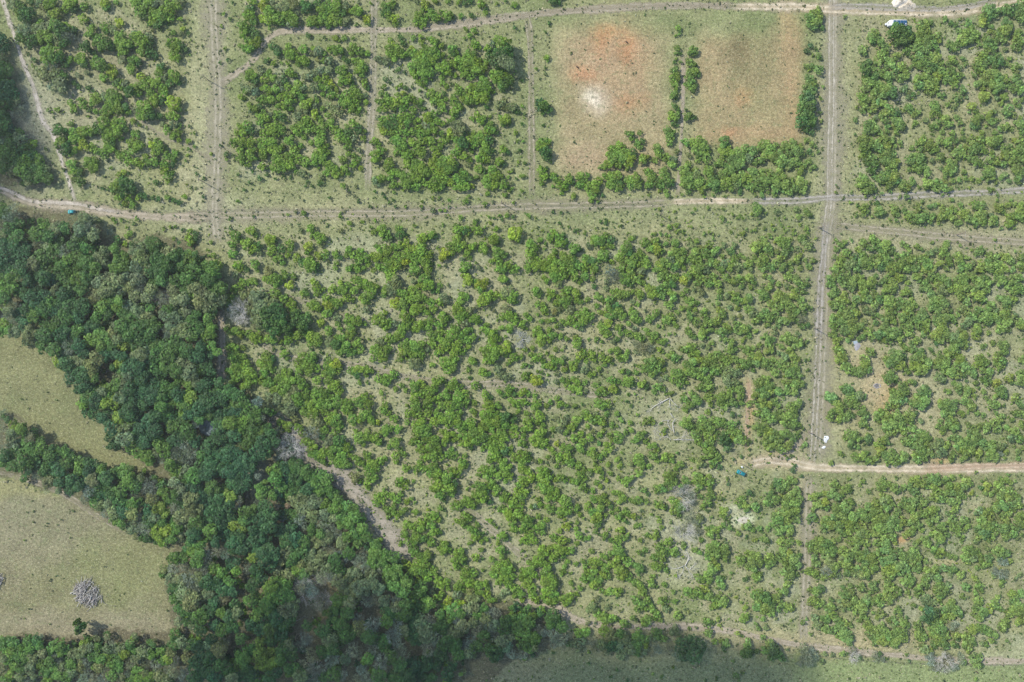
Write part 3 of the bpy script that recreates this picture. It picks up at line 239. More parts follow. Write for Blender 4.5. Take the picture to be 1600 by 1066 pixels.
3,3,5w 8,5,5g 12,8,4g 18,6,4g 22,8,3g 14,3,4g 21,3,3g 4,17,5g 9,17,4g 2,14,3g 14,15,3g 19,16,4g 20,20,3g 27,13,5g 30,17,5g 35,13,4g 39,11,4g 37,18,4g 44,16,4g 46,20,4g 42,25,4g 41,8,3g 45,9,4g 47,4,4g 42,3,4g 36,3,4g 54,6,4y 57,3,4g 65,3,4g 70,5,4g 65,8,4g 77,3,4g 74,9,4g 80,8,4g 62,13,3o 67,15,4o 56,14,3g 53,17,3g 56,21,3g 87,4,4g 92,7,4g 98,5,4g 105,4,4g 109,8,3g 99,11,3g 106,11,3g 117,3,3g 121,4,3g 123,7,3g 128,9,3g 121,11,4g 135,3,4g 134,10,3o 142,6,4g 146,10,4g 138,12,3g 142,14,3g 147,15,3g 151,5,2g 154,7,1 150,9,3d 150,16,2d 116,17,5g 112,15,3g 119,20,3g 93,17,4g 96,21,4g 101,22,4g 105,20,4g 88,18,3o 82,15,3g 82,19,3g 81,24,3g 128,18,5g 133,22,5g 140,18,5g 145,21,4g 122,24,4g 126,27,4g 130,27,4g 137,27,5g 142,30,4g 148,26,4g 153,28,3d 148,32,3d 116,12,2o 152,22,1 157,38,0.5
3,30,5g 6,34,4g 2,27,4d 15,33,5g 18,37,4g 13,29,3g 32,23,2g 24,30,2o 32,32,4g 28,36,4g 25,37,2g 18,25,3g 14,23,3o 60,23,4g 65,24,3g 58,28,3g 63,29,3g 59,34,4g 64,38,4g 61,37,3g 70,31,4g 72,36,3g 76,39,4g 80,38,4g 71,40,4g 84,32,4g 81,29,3g 49,31,3g 53,28,3g 44,35,4g 41,37,4g 46,39,3g 48,42,3g 38,34,2g 90,27,3o 96,28,3g 104,29,4g 108,32,4o 93,35,3o 98,34,3o 87,35,2o 111,37,4g 115,35,4g 118,31,4g 121,35,4g 119,41,3g 125,33,4g 130,37,4g 134,38,4g 138,35,4g 128,41,3g 143,38,3g 147,42,3d 151,41,3d 124,43,3o 145,36,4w
96,41,4g 101,44,4g 94,45,3g 98,47,3g 105,43,3g 88,42,4g 84,46,4g 89,46,3g 80,46,3g 70,46,4g 68,49,4g 73,51,2g 58,47,4g 57,44,3g 62,50,3g 75,45,3g 86,53,3g 83,52,2g 91,55,4g 90,60,4g 94,60,3g 100,53,3g 105,49,3g 110,46,3g 118,49,3g 115,51,2g 120,54,4g 124,52,3g 125,47,3o 131,51,3g 135,50,4g 140,52,4g 143,48,3o 136,55,3g 145,55,4g 150,54,2g 154,49,1 140,58,3g 137,61,4g 139,65,4g 134,66,4o 130,58,3g 128,63,3o 122,60,4g 118,62,3o 113,57,3g 108,59,3g 103,60,4g 99,58,3g 106,64,4g 112,66,5g 117,70,5g 121,73,4g 110,70,4g 103,71,5g 100,73,3g 97,69,3g 124,68,3g 129,71,4g 135,73,4g 140,72,4g 143,68,3g 143,75,3g 137,78,5g 143,81,4g 145,86,4g 132,75,3g 125,78,4g 108,76,3g
3,43,4g 5,48,3g 9,46,3g 12,48,4g 18,50,4g 22,51,3g 16,44,3o 25,45,3g 26,48,3g 31,49,4g 36,54,4g 40,53,3g 29,53,3g 38,43,2g 34,42,2g 11,40,3g 43,48,2g 47,48,2g 2,52,3d 2,61,4g 10,62,3g 8,66,4g 5,69,2g 3,66,3g 18,56,4w 22,59,5w 27,58,4w 17,62,3o 35,60,3g 38,62,2g 45,63,3g 47,67,4g 42,65,3g 50,66,3g 28,71,6g 25,75,5g 33,74,5g 36,70,4g 30,79,4g 38,76,3g 16,72,2d 19,73,2g 6,77,3g 11,78,3d 17,78,3g 11,85,5g 7,87,3g 15,87,3d 22,87,4g 25,89,3d 34,89,4g 31,93,3g 38,91,3g 44,94,3g 40,95,2g 35,83,3w 40,82,3o 3,85,3g 2,92,3g 2,98,1 11,95,2g 16,95,2g 10,101,2d 13,104,2d 26,104,1d 6,100,1
56,60,4g 60,58,4g 64,63,4g 59,64,3g 51,59,2o 68,57,3o 73,58,3o 76,55,3g 57,72,5g 61,70,4g 66,68,4g 71,70,4g 60,78,5g 56,77,4g 66,77,4g 70,77,4g 67,81,4g 48,78,5g 52,81,4g 46,83,4g 51,86,4g 56,86,3g 75,66,4g 80,64,4g 84,67,4g 77,72,4g 83,74,4g 88,70,4g 93,68,4g 90,66,3g 78,77,4g 82,78,3g 89,77,5o 95,78,4o 97,74,3g 76,82,2o
72,83,4g 74,88,4g 67,89,4g 70,91,3g 76,91,3g 88,85,5o 94,86,4o 90,91,4g 97,91,4g 86,81,4o 99,96,4g 84,98,5g 89,96,4g 92,101,4g 80,97,3g 61,95,4g 64,100,5g 55,99,4g 54,95,2g 58,103,4g 74,98,4g 72,97,3g 75,103,3g 81,102,3g 95,103,3g 99,102,3g 86,104,4g 105,103,3g
113,86,5g 118,84,5g 120,89,5g 114,91,4g 110,95,4g 117,95,5g 121,94,4g 128,93,4g 134,92,4g 140,92,4g 141,87,4g 134,86,4g 116,101,5g 113,104,4g 109,101,3g 120,103,4g 125,101,4g 128,104,3g 132,98,2g 137,104,4g 143,102,4g 141,105,4g 144,97,1d 149,68,2d 152,68,2d 147,72,1d 151,76,2d 150,54,2d 154,60,1 152,99,1
# 4 2
8,5,4g 12,3,4g 9,10,4g 12,15,4g 9,17,4g 17,5,4g 22,3,4g 20,9,4g 26,7,5g 25,12,4g 32,4,4g 34,10,5g 40,8,5g 35,15,4g 42,12,3g 44,3,3g 49,7,4g 53,5,4g 57,8,5g 52,13,4g 57,14,4g 50,16,3g 62,4,4g 66,4,3g 69,8,3g 68,14,4g 71,16,3g 65,16,3g 74,4,3g 77,3,4y 78,6,3g 87,3,4g 91,3,4g 89,6,3g 96,5,4g 100,8,4g 82,9,4g 85,12,4g 80,13,3g 87,17,4g 93,10,4g 95,14,5o 102,13,4g 107,7,4g 112,5,5g 108,12,5g 114,12,4g 118,3,4g 121,5,3g 121,13,4g 125,8,5g 129,4,4g 133,8,4g 130,14,4g 124,18,5g 127,21,4g 121,21,3g 138,3,4g 142,6,5g 147,10,4g 152,5,5g 156,4,4g 148,12,3g 155,12,5g 152,15,4g 159,13,4g 110,18,4g 115,23,4g 113,19,3g 117,18,3o
19,18,4g 20,22,4g 15,22,4g 12,26,4g 9,24,3g 18,28,4g 29,21,4g 34,20,4g 38,21,4g 27,25,3g 43,18,4g 47,21,4g 43,25,4g 36,29,4o 41,30,4o 45,33,3g 25,31,4g 29,32,4g 21,33,5g 14,34,4g 10,36,4g 17,38,5g 24,38,5g 11,42,4g 19,45,5g 26,44,5g 31,42,4g 35,38,3o 38,46,4g 34,50,3g 41,50,4g 47,48,5g 52,44,5g 58,47,6g 62,51,5g 55,52,4g 50,53,3g 46,53,2g 54,22,5g 57,26,4g 52,28,3g 63,23,4g 67,25,5g 72,23,4g 70,28,4g 62,28,3g 75,26,3g 54,34,5g 57,38,4g 50,37,4g 59,31,3g 65,35,5g 71,34,4g 75,37,4g 80,33,5g 83,39,4g 78,41,4g 70,41,4g 65,42,3g 67,32,4g 44,39,3g 42,35,2g 31,52,3g 25,50,3g
88,25,5g 93,22,5g 97,24,5g 91,28,4g 98,29,4o 102,30,3g 92,35,5g 98,36,5g 95,41,5g 102,35,4g 91,40,3g 105,38,3g 111,28,4o 114,30,4o 108,33,3g 113,41,4o 117,38,4o 111,44,3o 119,34,4g 124,29,4g 121,34,3g 125,37,3g 145,22,5g 151,21,4g 148,26,3g 140,20,3g 131,29,4g 134,26,4g 130,35,5g 136,34,4g 132,39,4g 139,37,4g 144,33,5g 147,30,3g 146,40,5g 141,44,4g 148,45,3g 152,36,4o 157,39,4g 158,42,4g 153,33,3o 138,30,3o
70,47,4g 68,49,2g 76,53,4g 80,50,2d 72,55,3g 83,44,4g 81,48,3g 85,50,2g 91,48,5g 94,52,4g 98,47,5g 101,51,4g 91,55,3d 106,50,5o 112,50,5g 109,55,5g 114,56,4g 105,55,4g 123,44,5g 122,49,4g 125,47,3d 132,47,3g 109,46,3o 104,59,5g 101,63,5g 105,64,4g 99,67,4g 108,61,3g 87,60,3g 89,63,2g 94,62,2g 99,62,3g
10,48,4g 13,54,4g 16,52,3g 12,50,3g 13,60,4g 17,61,4g 16,67,5g 20,66,4g 21,72,4g 18,74,3g 23,76,4g 28,77,4g 31,80,3g 35,72,5g 36,67,4g 34,76,5g 38,76,4g 40,62,4g 43,63,2d 37,60,2g 27,78,3g 22,53,3g 59,65,7g 55,70,5g 63,71,5g 65,66,4d 52,68,4g 60,74,3g 55,82,6g 51,81,3g 59,84,3d 67,59,3g 65,57,3g 73,60,4g 78,62,4g 75,67,5g 80,66,4g 74,73,5g 80,76,5g 85,70,4g 84,75,4g 77,78,3g 68,77,4g 70,60,3g
94,68,5g 98,71,5g 92,73,4g 90,70,3g 97,76,4g 110,68,5g 113,73,5g 106,74,4g 103,78,5g 108,80,4g 113,80,3g 94,82,5o 97,84,3g 92,80,3o 118,76,4g 122,72,4g 125,68,5g 129,70,4g 120,79,4g 127,76,4g 133,77,4g 132,81,3g 132,64,2g 127,58,3g 130,57,2d 135,55,3g 143,57,5g 144,62,4g 139,66,4g 143,69,4g 137,71,3g 140,74,4g 144,74,2g 158,68,4g 129,83,4d 131,85,4g 138,86,4y 136,88,2g 148,82,4y 150,85,3d 157,80,4g 158,85,5g 115,85,2d
71,85,3g 74,86,3d 64,90,5g 62,95,5g 58,99,5g 65,99,4g 67,87,3g 68,93,4g 57,93,4g 53,105,4g 60,103,4g 81,92,5g 79,97,4g 84,95,4g 76,99,5g 82,101,5g 72,103,4g 79,104,5g 105,86,3g 108,89,4g 109,93,3g 101,93,3g 98,92,2g 122,86,3g 124,90,2g 120,92,3g 115,91,4g 114,96,4g 121,97,3g 128,93,3g 130,98,3g 141,92,5g 143,95,4d 137,97,3g 146,98,2d 134,102,4g 138,103,4g 117,102,4g 119,105,4g 113,101,4g 98,103,6g 94,101,3g 103,104,5g 153,97,4g 155,100,3g 157,103,4g 144,104,2d 107,100,2g
9,97,5g 12,100,4g 6,97,3g 19,90,4g 22,92,5g 26,95,4g 31,96,4o 35,97,3g 24,100,5g 21,103,4g 28,103,4g 15,105,5g 34,106,3g 5,69,1d 3,58,1 2,97,0.5 10,103,1
# 0 3
3,4,4w 2,14,4w 6,8,3d 1,22,3w 12,12,4y 17,15,4g 10,20,5o 19,18,4d 24,22,4w 6,30,5w 12,27,5o 18,26,5g 12,34,6d 5,36,5b 3,40,5g 10,43,5d 19,39,5d 16,43,5d 25,31,6d 34,30,5g 33,25,4d 40,31,4d 39,36,5d 28,38,5d 23,42,4g 30,44,5b 22,48,4b 31,50,4w 36,48,5d 38,44,4d 29,49,4w 44,40,5b 47,33,5d 51,33,5g 55,36,5d 53,42,5d 47,47,5b 43,52,5d 39,56,5o 38,60,4w 47,57,4b 50,52,4o 46,63,3o
59,34,3w 62,41,5g 64,46,5g 69,41,4d 70,48,5b 75,43,4d 62,52,5b 57,55,5b 56,61,5b 62,60,4b 68,57,5b 73,55,5o 78,50,5b 80,46,4d 80,58,5d 82,65,5b 76,66,5b 70,64,4w 68,70,4w 76,72,5d 86,60,5d 88,67,4d 84,53,5b 90,50,4d 98,48,6g 95,53,4g 103,46,3d 104,54,5g 100,57,5g 110,54,4o 106,60,5d 112,50,3d 94,65,5d 94,73,5d 86,74,4o 80,75,4o 84,80,4w 90,80,5o 90,86,4g 97,80,5b 95,88,4g 88,85,3w
118,60,6w 113,65,5w 106,68,4w 104,74,5g 103,81,5o 110,72,4d 119,70,5o 125,70,4w 118,79,6b 112,85,5w 117,87,5d 113,92,5w 104,92,5o 108,97,5o 114,99,5d 121,83,5o 129,65,5g 127,60,4d 125,76,5y 132,72,4g 130,81,4y 137,77,4w 136,83,5d 127,88,4d 123,95,6y 131,94,5y 127,102,5g 134,101,4g 121,101,4d 139,92,5g 145,93,5o 141,100,4o 152,97,6b 157,104,5g 149,103,4g 154,88,6d
67,2,4b 74,3,5b 80,7,4b 86,3,5b 93,7,5y 84,10,4b 100,3,6b 108,3,6b 102,10,5y 88,15,5b 87,21,5b 92,17,5o 97,14,5o 92,27,5b 87,28,4b 98,23,5o 103,28,5g 110,32,5g 115,36,5g 107,21,5b 111,15,6b 118,10,6b 122,17,6b 114,25,6b 124,25,5g 121,5,5b 128,4,6g 135,7,7b 137,14,6d 145,4,5g 143,9,5d 150,3,6b 156,8,4d 153,12,3w 148,18,6d 138,19,3w 140,23,5b 135,25,4b 146,25,6w 153,24,5b 129,31,6g 123,33,4o 118,40,4g 127,38,4w 136,33,6w 142,32,6w 150,33,6w 148,42,6w 140,38,6o 133,43,5g 138,48,5y 146,49,5o 145,56,6g 137,57,5o 152,52,6g 156,45,5d 158,36,4d 153,60,6b 158,67,6b 142,64,6o 137,66,4d 150,70,6o 145,75,6b 155,77,6o 149,83,6o 142,84,6o 138,71,4d 133,66,3w
22,70,0.5d 21,80,1d 26,79,0.5d 54,78,0.5d 26,88,1d 37,89,1d 45,90,1d 48,86,1d 6,87,0.5 15,91,0.5d 20,91,0.5 30,96,0.5 53,93,0.5d 55,100,1d 57,104,0.5d 19,102,1 7,101,0.5 24,101,0.5 34,2,0.5
# 1 3
3,4,5d 10,3,6b 18,4,6b 25,3,6b 33,4,6d 40,8,5d 38,1,5d 21,11,6g 30,10,6g 13,12,6b 17,18,7b 11,21,6b 24,20,6b 28,15,5g 38,17,6d 44,18,6d 49,14,4d 52,20,5b 55,25,4b 46,26,6b 48,33,6d 42,34,6b 35,25,6d 30,28,5o 20,28,6b 4,29,6b 10,35,6b 18,36,6b 25,35,6b 5,42,6b 12,46,6b 3,50,6b 33,39,6b 37,44,5b 27,43,6b 20,48,6b 28,52,6b 33,57,6b 22,57,5b 34,50,5b 26,61,5b 17,63,6d 7,60,6d 4,68,5b 12,69,5b 20,67,5y 3,76,6b 11,78,7b 19,74,5b 20,82,6b 12,88,7b 4,86,6b 5,95,5g 16,96,6b 9,103,5b 23,90,4y 30,93,4y 27,100,6b 34,105,5b 22,104,5b 32,80,5d 36,84,5d 31,87,5d 38,77,4d 27,70,3w 26,76,3w
48,1,3d 53,2,4g 45,7,3w
62,4,5w 66,2,5o 60,10,4g 65,13,5g 73,14,4g 76,18,4g 70,7,4o 78,2,5g 85,3,6g 93,2,4g 87,9,6o 83,18,6w 88,23,4w 80,25,5g 84,30,5g 98,4,4g 102,4,4g 97,9,4g 103,9,5g 105,13,4g 102,18,4g 94,16,4g 92,21,4d 98,24,5o 86,35,5g 92,34,5g 98,32,4g 105,24,5d 109,28,5g 103,30,5g 112,30,4g 100,38,5g 105,42,5g 110,42,5g 107,36,5g 113,36,3g 92,40,4g 113,45,2g 110,2,3g 114,3,3g
58,30,5w 65,27,6w 70,33,5w 61,35,4w 75,38,3w 56,38,3w 50,47,3y
56,48,6g 55,54,5g 62,47,6b 68,45,6d 74,45,6d 79,49,6d 72,53,6d 66,56,6b 60,60,5g 62,66,5g 57,65,5b 53,67,4g 44,62,5g 47,57,3g 44,67,4g 48,63,4g 69,63,5d 73,60,5d 80,62,5b 77,68,6o 70,70,5o 78,76,7o 86,72,6o 85,54,5g 91,52,5g 96,55,5g 92,60,5g 97,62,4g 86,58,4g 88,64,5g 99,67,3d 94,73,4g 104,70,4g 102,77,5g 111,76,5g 108,83,5g 116,77,4g 117,83,5g 122,85,5g 113,89,5g 106,90,4g 123,93,5g 118,97,5g 127,99,4g 112,99,5g 120,103,5g 101,84,5o 94,81,5o 90,88,6w 98,92,6w 96,100,6o 104,98,5w 108,104,5o 85,83,5o 84,92,4d 77,90,4w 83,97,3d 91,97,4d 87,103,5o 78,103,5d 72,101,6b 64,103,6b 60,94,6b 68,92,5b 74,85,5w 70,83,5d 66,81,4d 62,83,4w 57,76,3r 65,75,3r 58,81,5b 48,77,6b 53,82,5b 46,85,6b 51,90,6b 44,93,6b 42,100,6b 48,103,5b 38,94,4b 41,72,3w 42,52,3w
116,7,4g 125,4,5g 122,8,4g 130,8,4g 128,2,4g 116,11,3g 120,13,3w 118,17,3g 121,22,5g 127,21,5g 133,22,5g 136,25,4g 124,27,3g 135,10,3y 142,16,5g 138,18,3g 145,14,3g 148,7,4g 151,15,4g 144,3,3g 149,26,5g 144,29,3g 153,23,2g 159,3,4g 158,10,3g 149,36,4g 153,32,3g 150,41,3g 156,35,3g 140,1,4g 118,38,4g 122,42,4g 127,36,4g 131,42,5g 138,40,4g 141,38,3g 127,45,4g 134,46,4g 129,50,5g 132,54,4g 127,57,4g 128,61,3g 120,47,2d 117,53,5o 121,56,3g 153,56,4g 157,59,4g 151,59,3g 158,46,4g
135,68,4g 140,65,4g 134,73,4g 139,70,4g 146,67,4g 150,70,4g 153,66,3g 148,74,3g 142,78,4g 147,79,4g 144,83,3g 150,82,4g 155,79,4g 158,72,3g 158,90,4g 156,97,4g 159,103,4g 153,105,3g 133,104,4g 137,102,3g 140,97,1d
# 2 3
3,3,4g 8,4,4g 9,10,5g 5,12,4g 15,3,4g 20,9,5g 26,7,5g 22,4,4g 32,4,5g 37,8,5g 39,3,4g 31,11,4g 12,16,6g 6,18,5g 3,25,4g 14,23,5g 20,24,5g 17,29,5g 10,31,5g 8,27,4g 23,31,4g 19,36,5g 24,37,4g 14,37,4g 10,37,3g 6,46,4g 11,46,4g 8,41,3g 19,45,5g 22,50,5g 16,50,4g 29,20,5g 33,19,4g 28,25,4g 34,24,3g 25,17,3g
41,13,5g 48,11,5g 43,20,5g 50,18,5g 55,17,5g 58,13,5g 46,25,5g 53,24,5g 42,26,4g 58,22,4d 48,29,3d 37,22,3g 59,4,5g 65,3,5g 69,5,4g 62,10,5g 68,10,5g 75,5,5d 80,7,4d 74,11,5g 81,14,4g 82,19,4g 72,17,4g 74,22,4g 67,20,4g 64,15,4g 64,23,4g 66,29,5g 71,28,5g 60,28,4g 66,34,5g 63,39,4g 74,33,4d 79,30,3g 69,38,4g 68,22,3g 57,31,3g 51,3,3g 49,1,3g
30,35,4g 35,36,4g 33,31,3g 43,36,3g 41,41,4g 40,46,4g 44,44,3g 35,49,4g 32,47,3g 37,52,3g 29,43,2g 29,54,6g 22,59,6g 30,61,6g 24,66,5g 33,65,4g 19,62,4g 26,70,3d 34,58,4d
92,9,4g 96,8,3g 90,15,4g 93,14,4g 89,20,3g 88,26,4g 91,29,2g 101,4,4g 103,7,4g 100,10,3g 104,12,3g 91,3,3g 85,1,3g 101,20,5g 104,17,4g 99,26,4g 105,25,4g 97,23,4g 103,29,3g 115,7,3o 119,10,4o 122,6,3o 112,15,3g 117,16,4o 124,13,3g 131,8,4g 127,14,4g 122,18,3g 130,12,3g 129,22,4g 134,19,3g 135,25,4g 133,30,4g 139,6,4g 143,8,4g 148,8,4g 151,10,4g 137,3,4g 145,3,3o 154,3,3g 139,13,3g 143,17,3o 141,22,4g 148,20,3g 151,17,3g 156,20,3g 148,26,3g 153,27,3g 156,30,4g 152,34,3g 158,24,3g 158,12,3g
108,29,3g 111,31,3g 115,27,3y 120,29,4g 124,30,4g 117,37,4g 108,37,3g 112,39,3o 123,36,4g 125,41,4g 120,41,3g 115,44,3g 113,34,3g 132,44,4g 136,47,3g 133,51,4g 137,54,3g 131,56,4g 135,60,4g 127,56,3g 125,53,2g 140,50,3o 118,53,4g 114,55,3g 121,55,3g 112,52,2 140,34,3g 144,36,4g 143,31,3g 145,43,3g 147,47,4g 141,48,3g 150,49,3g 155,43,3g 149,37,3g 98,40,3o 102,40,3g 95,39,2g 107,41,2o
82,37,4g 88,36,5g 91,38,4g 88,41,4g 86,33,3g 93,35,3d 79,34,3g 58,47,5g 54,51,3g 61,52,4g 64,47,4g 73,42,5g 77,46,4g 74,49,5g 78,52,4g 75,56,3g 70,52,4g 66,51,3g 71,39,3g 68,45,3d 65,58,4g 68,62,4g 62,60,3g 66,66,3g 70,67,2g 60,57,2g 55,60,5g 52,66,4g 58,68,5g 62,72,3d 54,71,3g 60,64,3d 44,71,5g 48,73,5g 41,74,4g 36,76,4g 50,76,3g 46,57,3o 49,60,2g 45,62,2g
88,47,4g 92,48,4g 86,45,2g 95,53,4g 93,55,3g 98,54,3g 88,54,4g 85,59,4g 90,58,4g 90,64,4g 94,63,2d 84,64,4g 82,70,4g 87,68,4g 75,67,4g 76,71,3g 72,70,3g 104,48,5g 108,52,4g 102,53,4g 110,48,2g 106,57,4g 104,61,5g 109,63,5g 113,67,5g 108,69,4g 117,70,4g 115,63,3g 121,71,5g 124,76,4g 120,79,5g 118,83,3g 110,77,4g 107,76,3g 100,70,3g 102,74,3g 98,76,3o 95,76,3g 70,78,3g 66,76,2g 73,75,2g
80,75,4g 86,77,4g 88,72,3g 78,82,5g 84,82,5g 88,84,4g 76,80,4g 80,88,4g 82,93,4g 92,88,5g 89,93,4g 95,86,3g 99,93,4g 103,90,4g 107,86,3g 101,84,3g 93,97,4g 91,102,4g 97,102,4g 87,103,3g 104,96,3g 72,98,4g 75,101,3d 69,104,3g 63,87,3g 66,90,2g 68,92,2g 60,86,2g 43,82,4g 46,85,4g 41,88,4g 37,87,3g 48,83,2d 44,91,3g 53,90,3g 51,95,4g 52,100,4g 47,93,3g 57,97,3d 56,103,3g 60,101,3g 47,104,3g 65,100,2g
4,73,2g 2,80,2g 5,80,3g 14,78,2y 24,77,3g 27,78,2d 2,70,2g 3,56,2 9,88,4g 14,84,4g 19,83,4g 23,86,3g 17,90,4g 20,95,4g 16,97,3g 3,92,4g 9,93,4g 5,99,5g 10,101,4d 17,104,4g 26,105,4g 4,104,4g 23,96,3d 29,105,3g
122,91,4y 126,88,2g 131,88,3g 117,95,3g 114,100,4g 119,102,4g 124,102,3g 111,99,3g 130,93,3g 132,98,4g 136,101,3g 140,100,3g 138,95,2g 131,104,3g 145,95,3g 148,98,2d 152,99,4g 157,102,3g 130,79,3g 133,82,3g 131,76,3g 136,85,2g 139,76,4g 143,80,4g 149,77,4g 146,84,5g 147,89,4g 153,83,3g 144,70,4g 149,70,5g 154,72,4g 157,76,3d 152,67,3g 140,73,2g 138,63,3g 143,63,3g 146,57,3g 149,60,3y 154,55,3g 157,50,3g 150,53,3g 159,65,3g 158,80,3g 127,67,1 130,65,1 156,94,2g 121,86,2 144,64,1
# 3 3
2,3,3g 5,8,3g 2,13,2g 12,10,3g 14,11,2d 18,4,2g 9,18,3g 13,16,3g 3,20,4g 4,25,3g 1,24,3g 25,9,4g 30,10,3g 28,6,2g 20,20,4g 17,23,4g 23,18,3g 24,25,3g 30,28,4g 33,32,3g 30,36,4g 33,40,3g 27,27,2g 39,38,4g 44,36,3g 49,34,2g 45,40,3g 51,43,4g 48,46,3g 36,11,2g 39,16,3g 39,19,2g 48,19,2w
19,38,5g 21,42,4g 17,41,3g 13,42,3o 22,46,2d 27,44,3g 2,39,3g 4,44,3g 6,34,2g 19,50,4g 12,54,4g 8,56,4g 3,54,3g 5,42,2g 25,50,1g 20,35,1g
56,10,5g 60,14,4g 52,11,3g 68,7,4g 72,12,5g 66,13,4g 78,8,4g 82,10,5g 75,15,4g 86,11,4g 91,12,4g 72,20,4g 67,17,4g 80,18,3g 63,20,4g 66,25,4g 75,25,4g 71,27,4g 78,22,3g 86,20,4g 91,17,4g 96,18,4g 97,23,4g 85,24,5b 88,29,4b 92,22,3y 101,24,4g 75,33,5g 80,36,4g 82,39,3g 70,32,3g 72,37,3g 77,41,4g 66,41,4o 61,39,3g 70,43,3o 76,44,3g 82,45,3d 65,45,2g 68,38,3g
112,3,4g 118,2,5g 122,7,5g 116,8,3g 127,4,5g 134,5,6g 139,3,5g 133,10,4g 140,11,5g 144,12,3g 92,4,3b 98,5,2b 104,13,2d 97,10,2b 105,25,3d 105,31,2d 55,0,3g 59,4,1g 73,2,3g 114,14,5g 120,17,5g 124,20,5g 113,19,3g 119,23,5g 121,29,4g 128,23,5g 133,19,5g 139,22,4g 136,28,5g 130,31,4g 127,28,4g 147,15,2d 145,21,2g 149,27,3g 146,29,2g 143,18,3g
93,39,2b 99,37,2b 105,36,1d 138,36,2d 135,38,2d 152,38,1g 150,35,1 152,12,1d 107,43,1g 139,47,3b 141,44,2b 146,52,2b 88,54,2g 89,58,2b 88,64,1b 105,65,3b 102,65,1b 108,67,2b 81,55,1o 105,55,1 113,55,1 97,55,1o 110,53,1
132,58,4g 127,57,4g 137,55,4g 141,56,3g 130,62,4g 123,60,3g 135,61,3g 121,66,4g 120,72,4g 126,70,4g 117,74,2g 137,68,5g 142,64,4g 144,70,4g 140,73,5g 134,74,5g 136,80,5g 142,78,4g 130,80,4g 128,86,5g 135,87,4g 142,85,4g 125,83,4g 133,84,4g 131,68,3g 155,68,4g 158,74,4g 155,78,3g 159,67,3g 154,84,4g 152,88,2g 157,86,3g 132,93,4g 137,95,4g 128,95,4g 123,90,3g 120,93,3g 126,90,3o 137,91,3g
43,52,5g 46,56,4g 41,56,4g 48,55,3g 38,62,4g 34,61,4g 44,60,4g 33,64,3g 55,55,4g 52,60,3g 56,58,2d 65,52,4g 68,55,4g 66,60,4g 62,56,3g 64,63,3g 74,52,3g 75,57,4g 74,62,3g 77,55,2g 71,58,3g 67,68,3g 75,67,4g 72,72,4g 69,76,3g 75,74,3d 73,79,2d 77,69,2d 82,69,3o 85,70,2d 99,70,4g 102,75,4g 98,75,3g 95,73,2g 103,78,3g 91,71,1g 110,76,4g 112,77,2d 85,79,4g 84,83,3g 90,84,2o 76,84,2g 87,85,3d
47,72,5g 51,76,5g 46,79,4g 50,82,3g 44,70,3g 55,78,3d 36,75,4g 33,74,3g 40,77,3d 32,72,2g 23,63,3g 26,66,2d 14,71,4g 19,71,4g 25,72,3g 21,79,2o 6,68,4g 3,65,3g 4,72,3g 9,80,4g 12,83,3g 15,84,3y 19,84,2d 4,83,4g 7,86,3g 2,78,3g 29,82,2g 35,87,3g 37,92,3g 34,84,2g 10,88,2d 17,91,3g 20,90,2g 26,98,3g 31,99,4g 34,99,3g 33,96,3g 20,102,3g 5,94,4g 8,100,4g 3,101,4g 2,106,4g 11,97,2g 42,104,4g 37,105,3g 46,104,2d 44,88,2g 54,105,3g
52,64,5w 58,68,6w 55,60,3w 61,72,3w 57,84,5w 54,92,5w 63,87,4w 66,85,4o 64,94,4w 65,90,3o 48,94,3w
72,93,3g 76,92,3g 80,94,4g 85,90,3g 75,98,4g 81,99,3g 73,97,3g 90,92,3g 93,94,2d 68,102,3g 86,101,2o 87,104,2o 97,97,3g 104,91,4g 101,92,3g 108,94,3g 113,93,3g 115,95,2d 103,99,2b 96,95,2o 110,102,3g 117,101,4g 120,103,2g 79,105,4g 89,88,2g 138,100,2g 130,103,4g 136,104,4g 144,104,3g 159,103,5g 153,105,4g 112,84,2o 131,100,3g
# 4 3
10,2,4d 8,6,4g 17,3,4g 15,8,4g 21,6,4g 23,2,3g 26,5,3d 33,2,4g 36,5,4g 34,8,2d 34,11,4g 37,13,3g 40,15,2d 45,5,4g 49,3,4g 53,7,5g 46,9,3g 52,13,5g 57,11,5g 61,5,5g 59,16,4g 64,12,4g 66,17,4g 54,18,4g 70,5,5g 72,10,3g 68,9,3g 75,3,3d 73,15,4g 52,22,3g 79,9,3o
22,19,4g 26,20,5g 31,23,4g 20,23,3g 25,27,4g 30,29,3g 38,20,3g 38,23,4d 35,27,2d 44,27,3g 49,24,4g 53,26,3g 48,28,3g 56,27,2d 47,32,4y 46,35,3y 50,30,3g 28,37,4g 33,36,4g 37,39,4g 42,39,4g 36,34,3g 52,36,5g 57,35,5g 62,39,4g 66,37,5g 60,41,4g 54,40,4g 16,34,3g 19,36,2g 9,42,3g
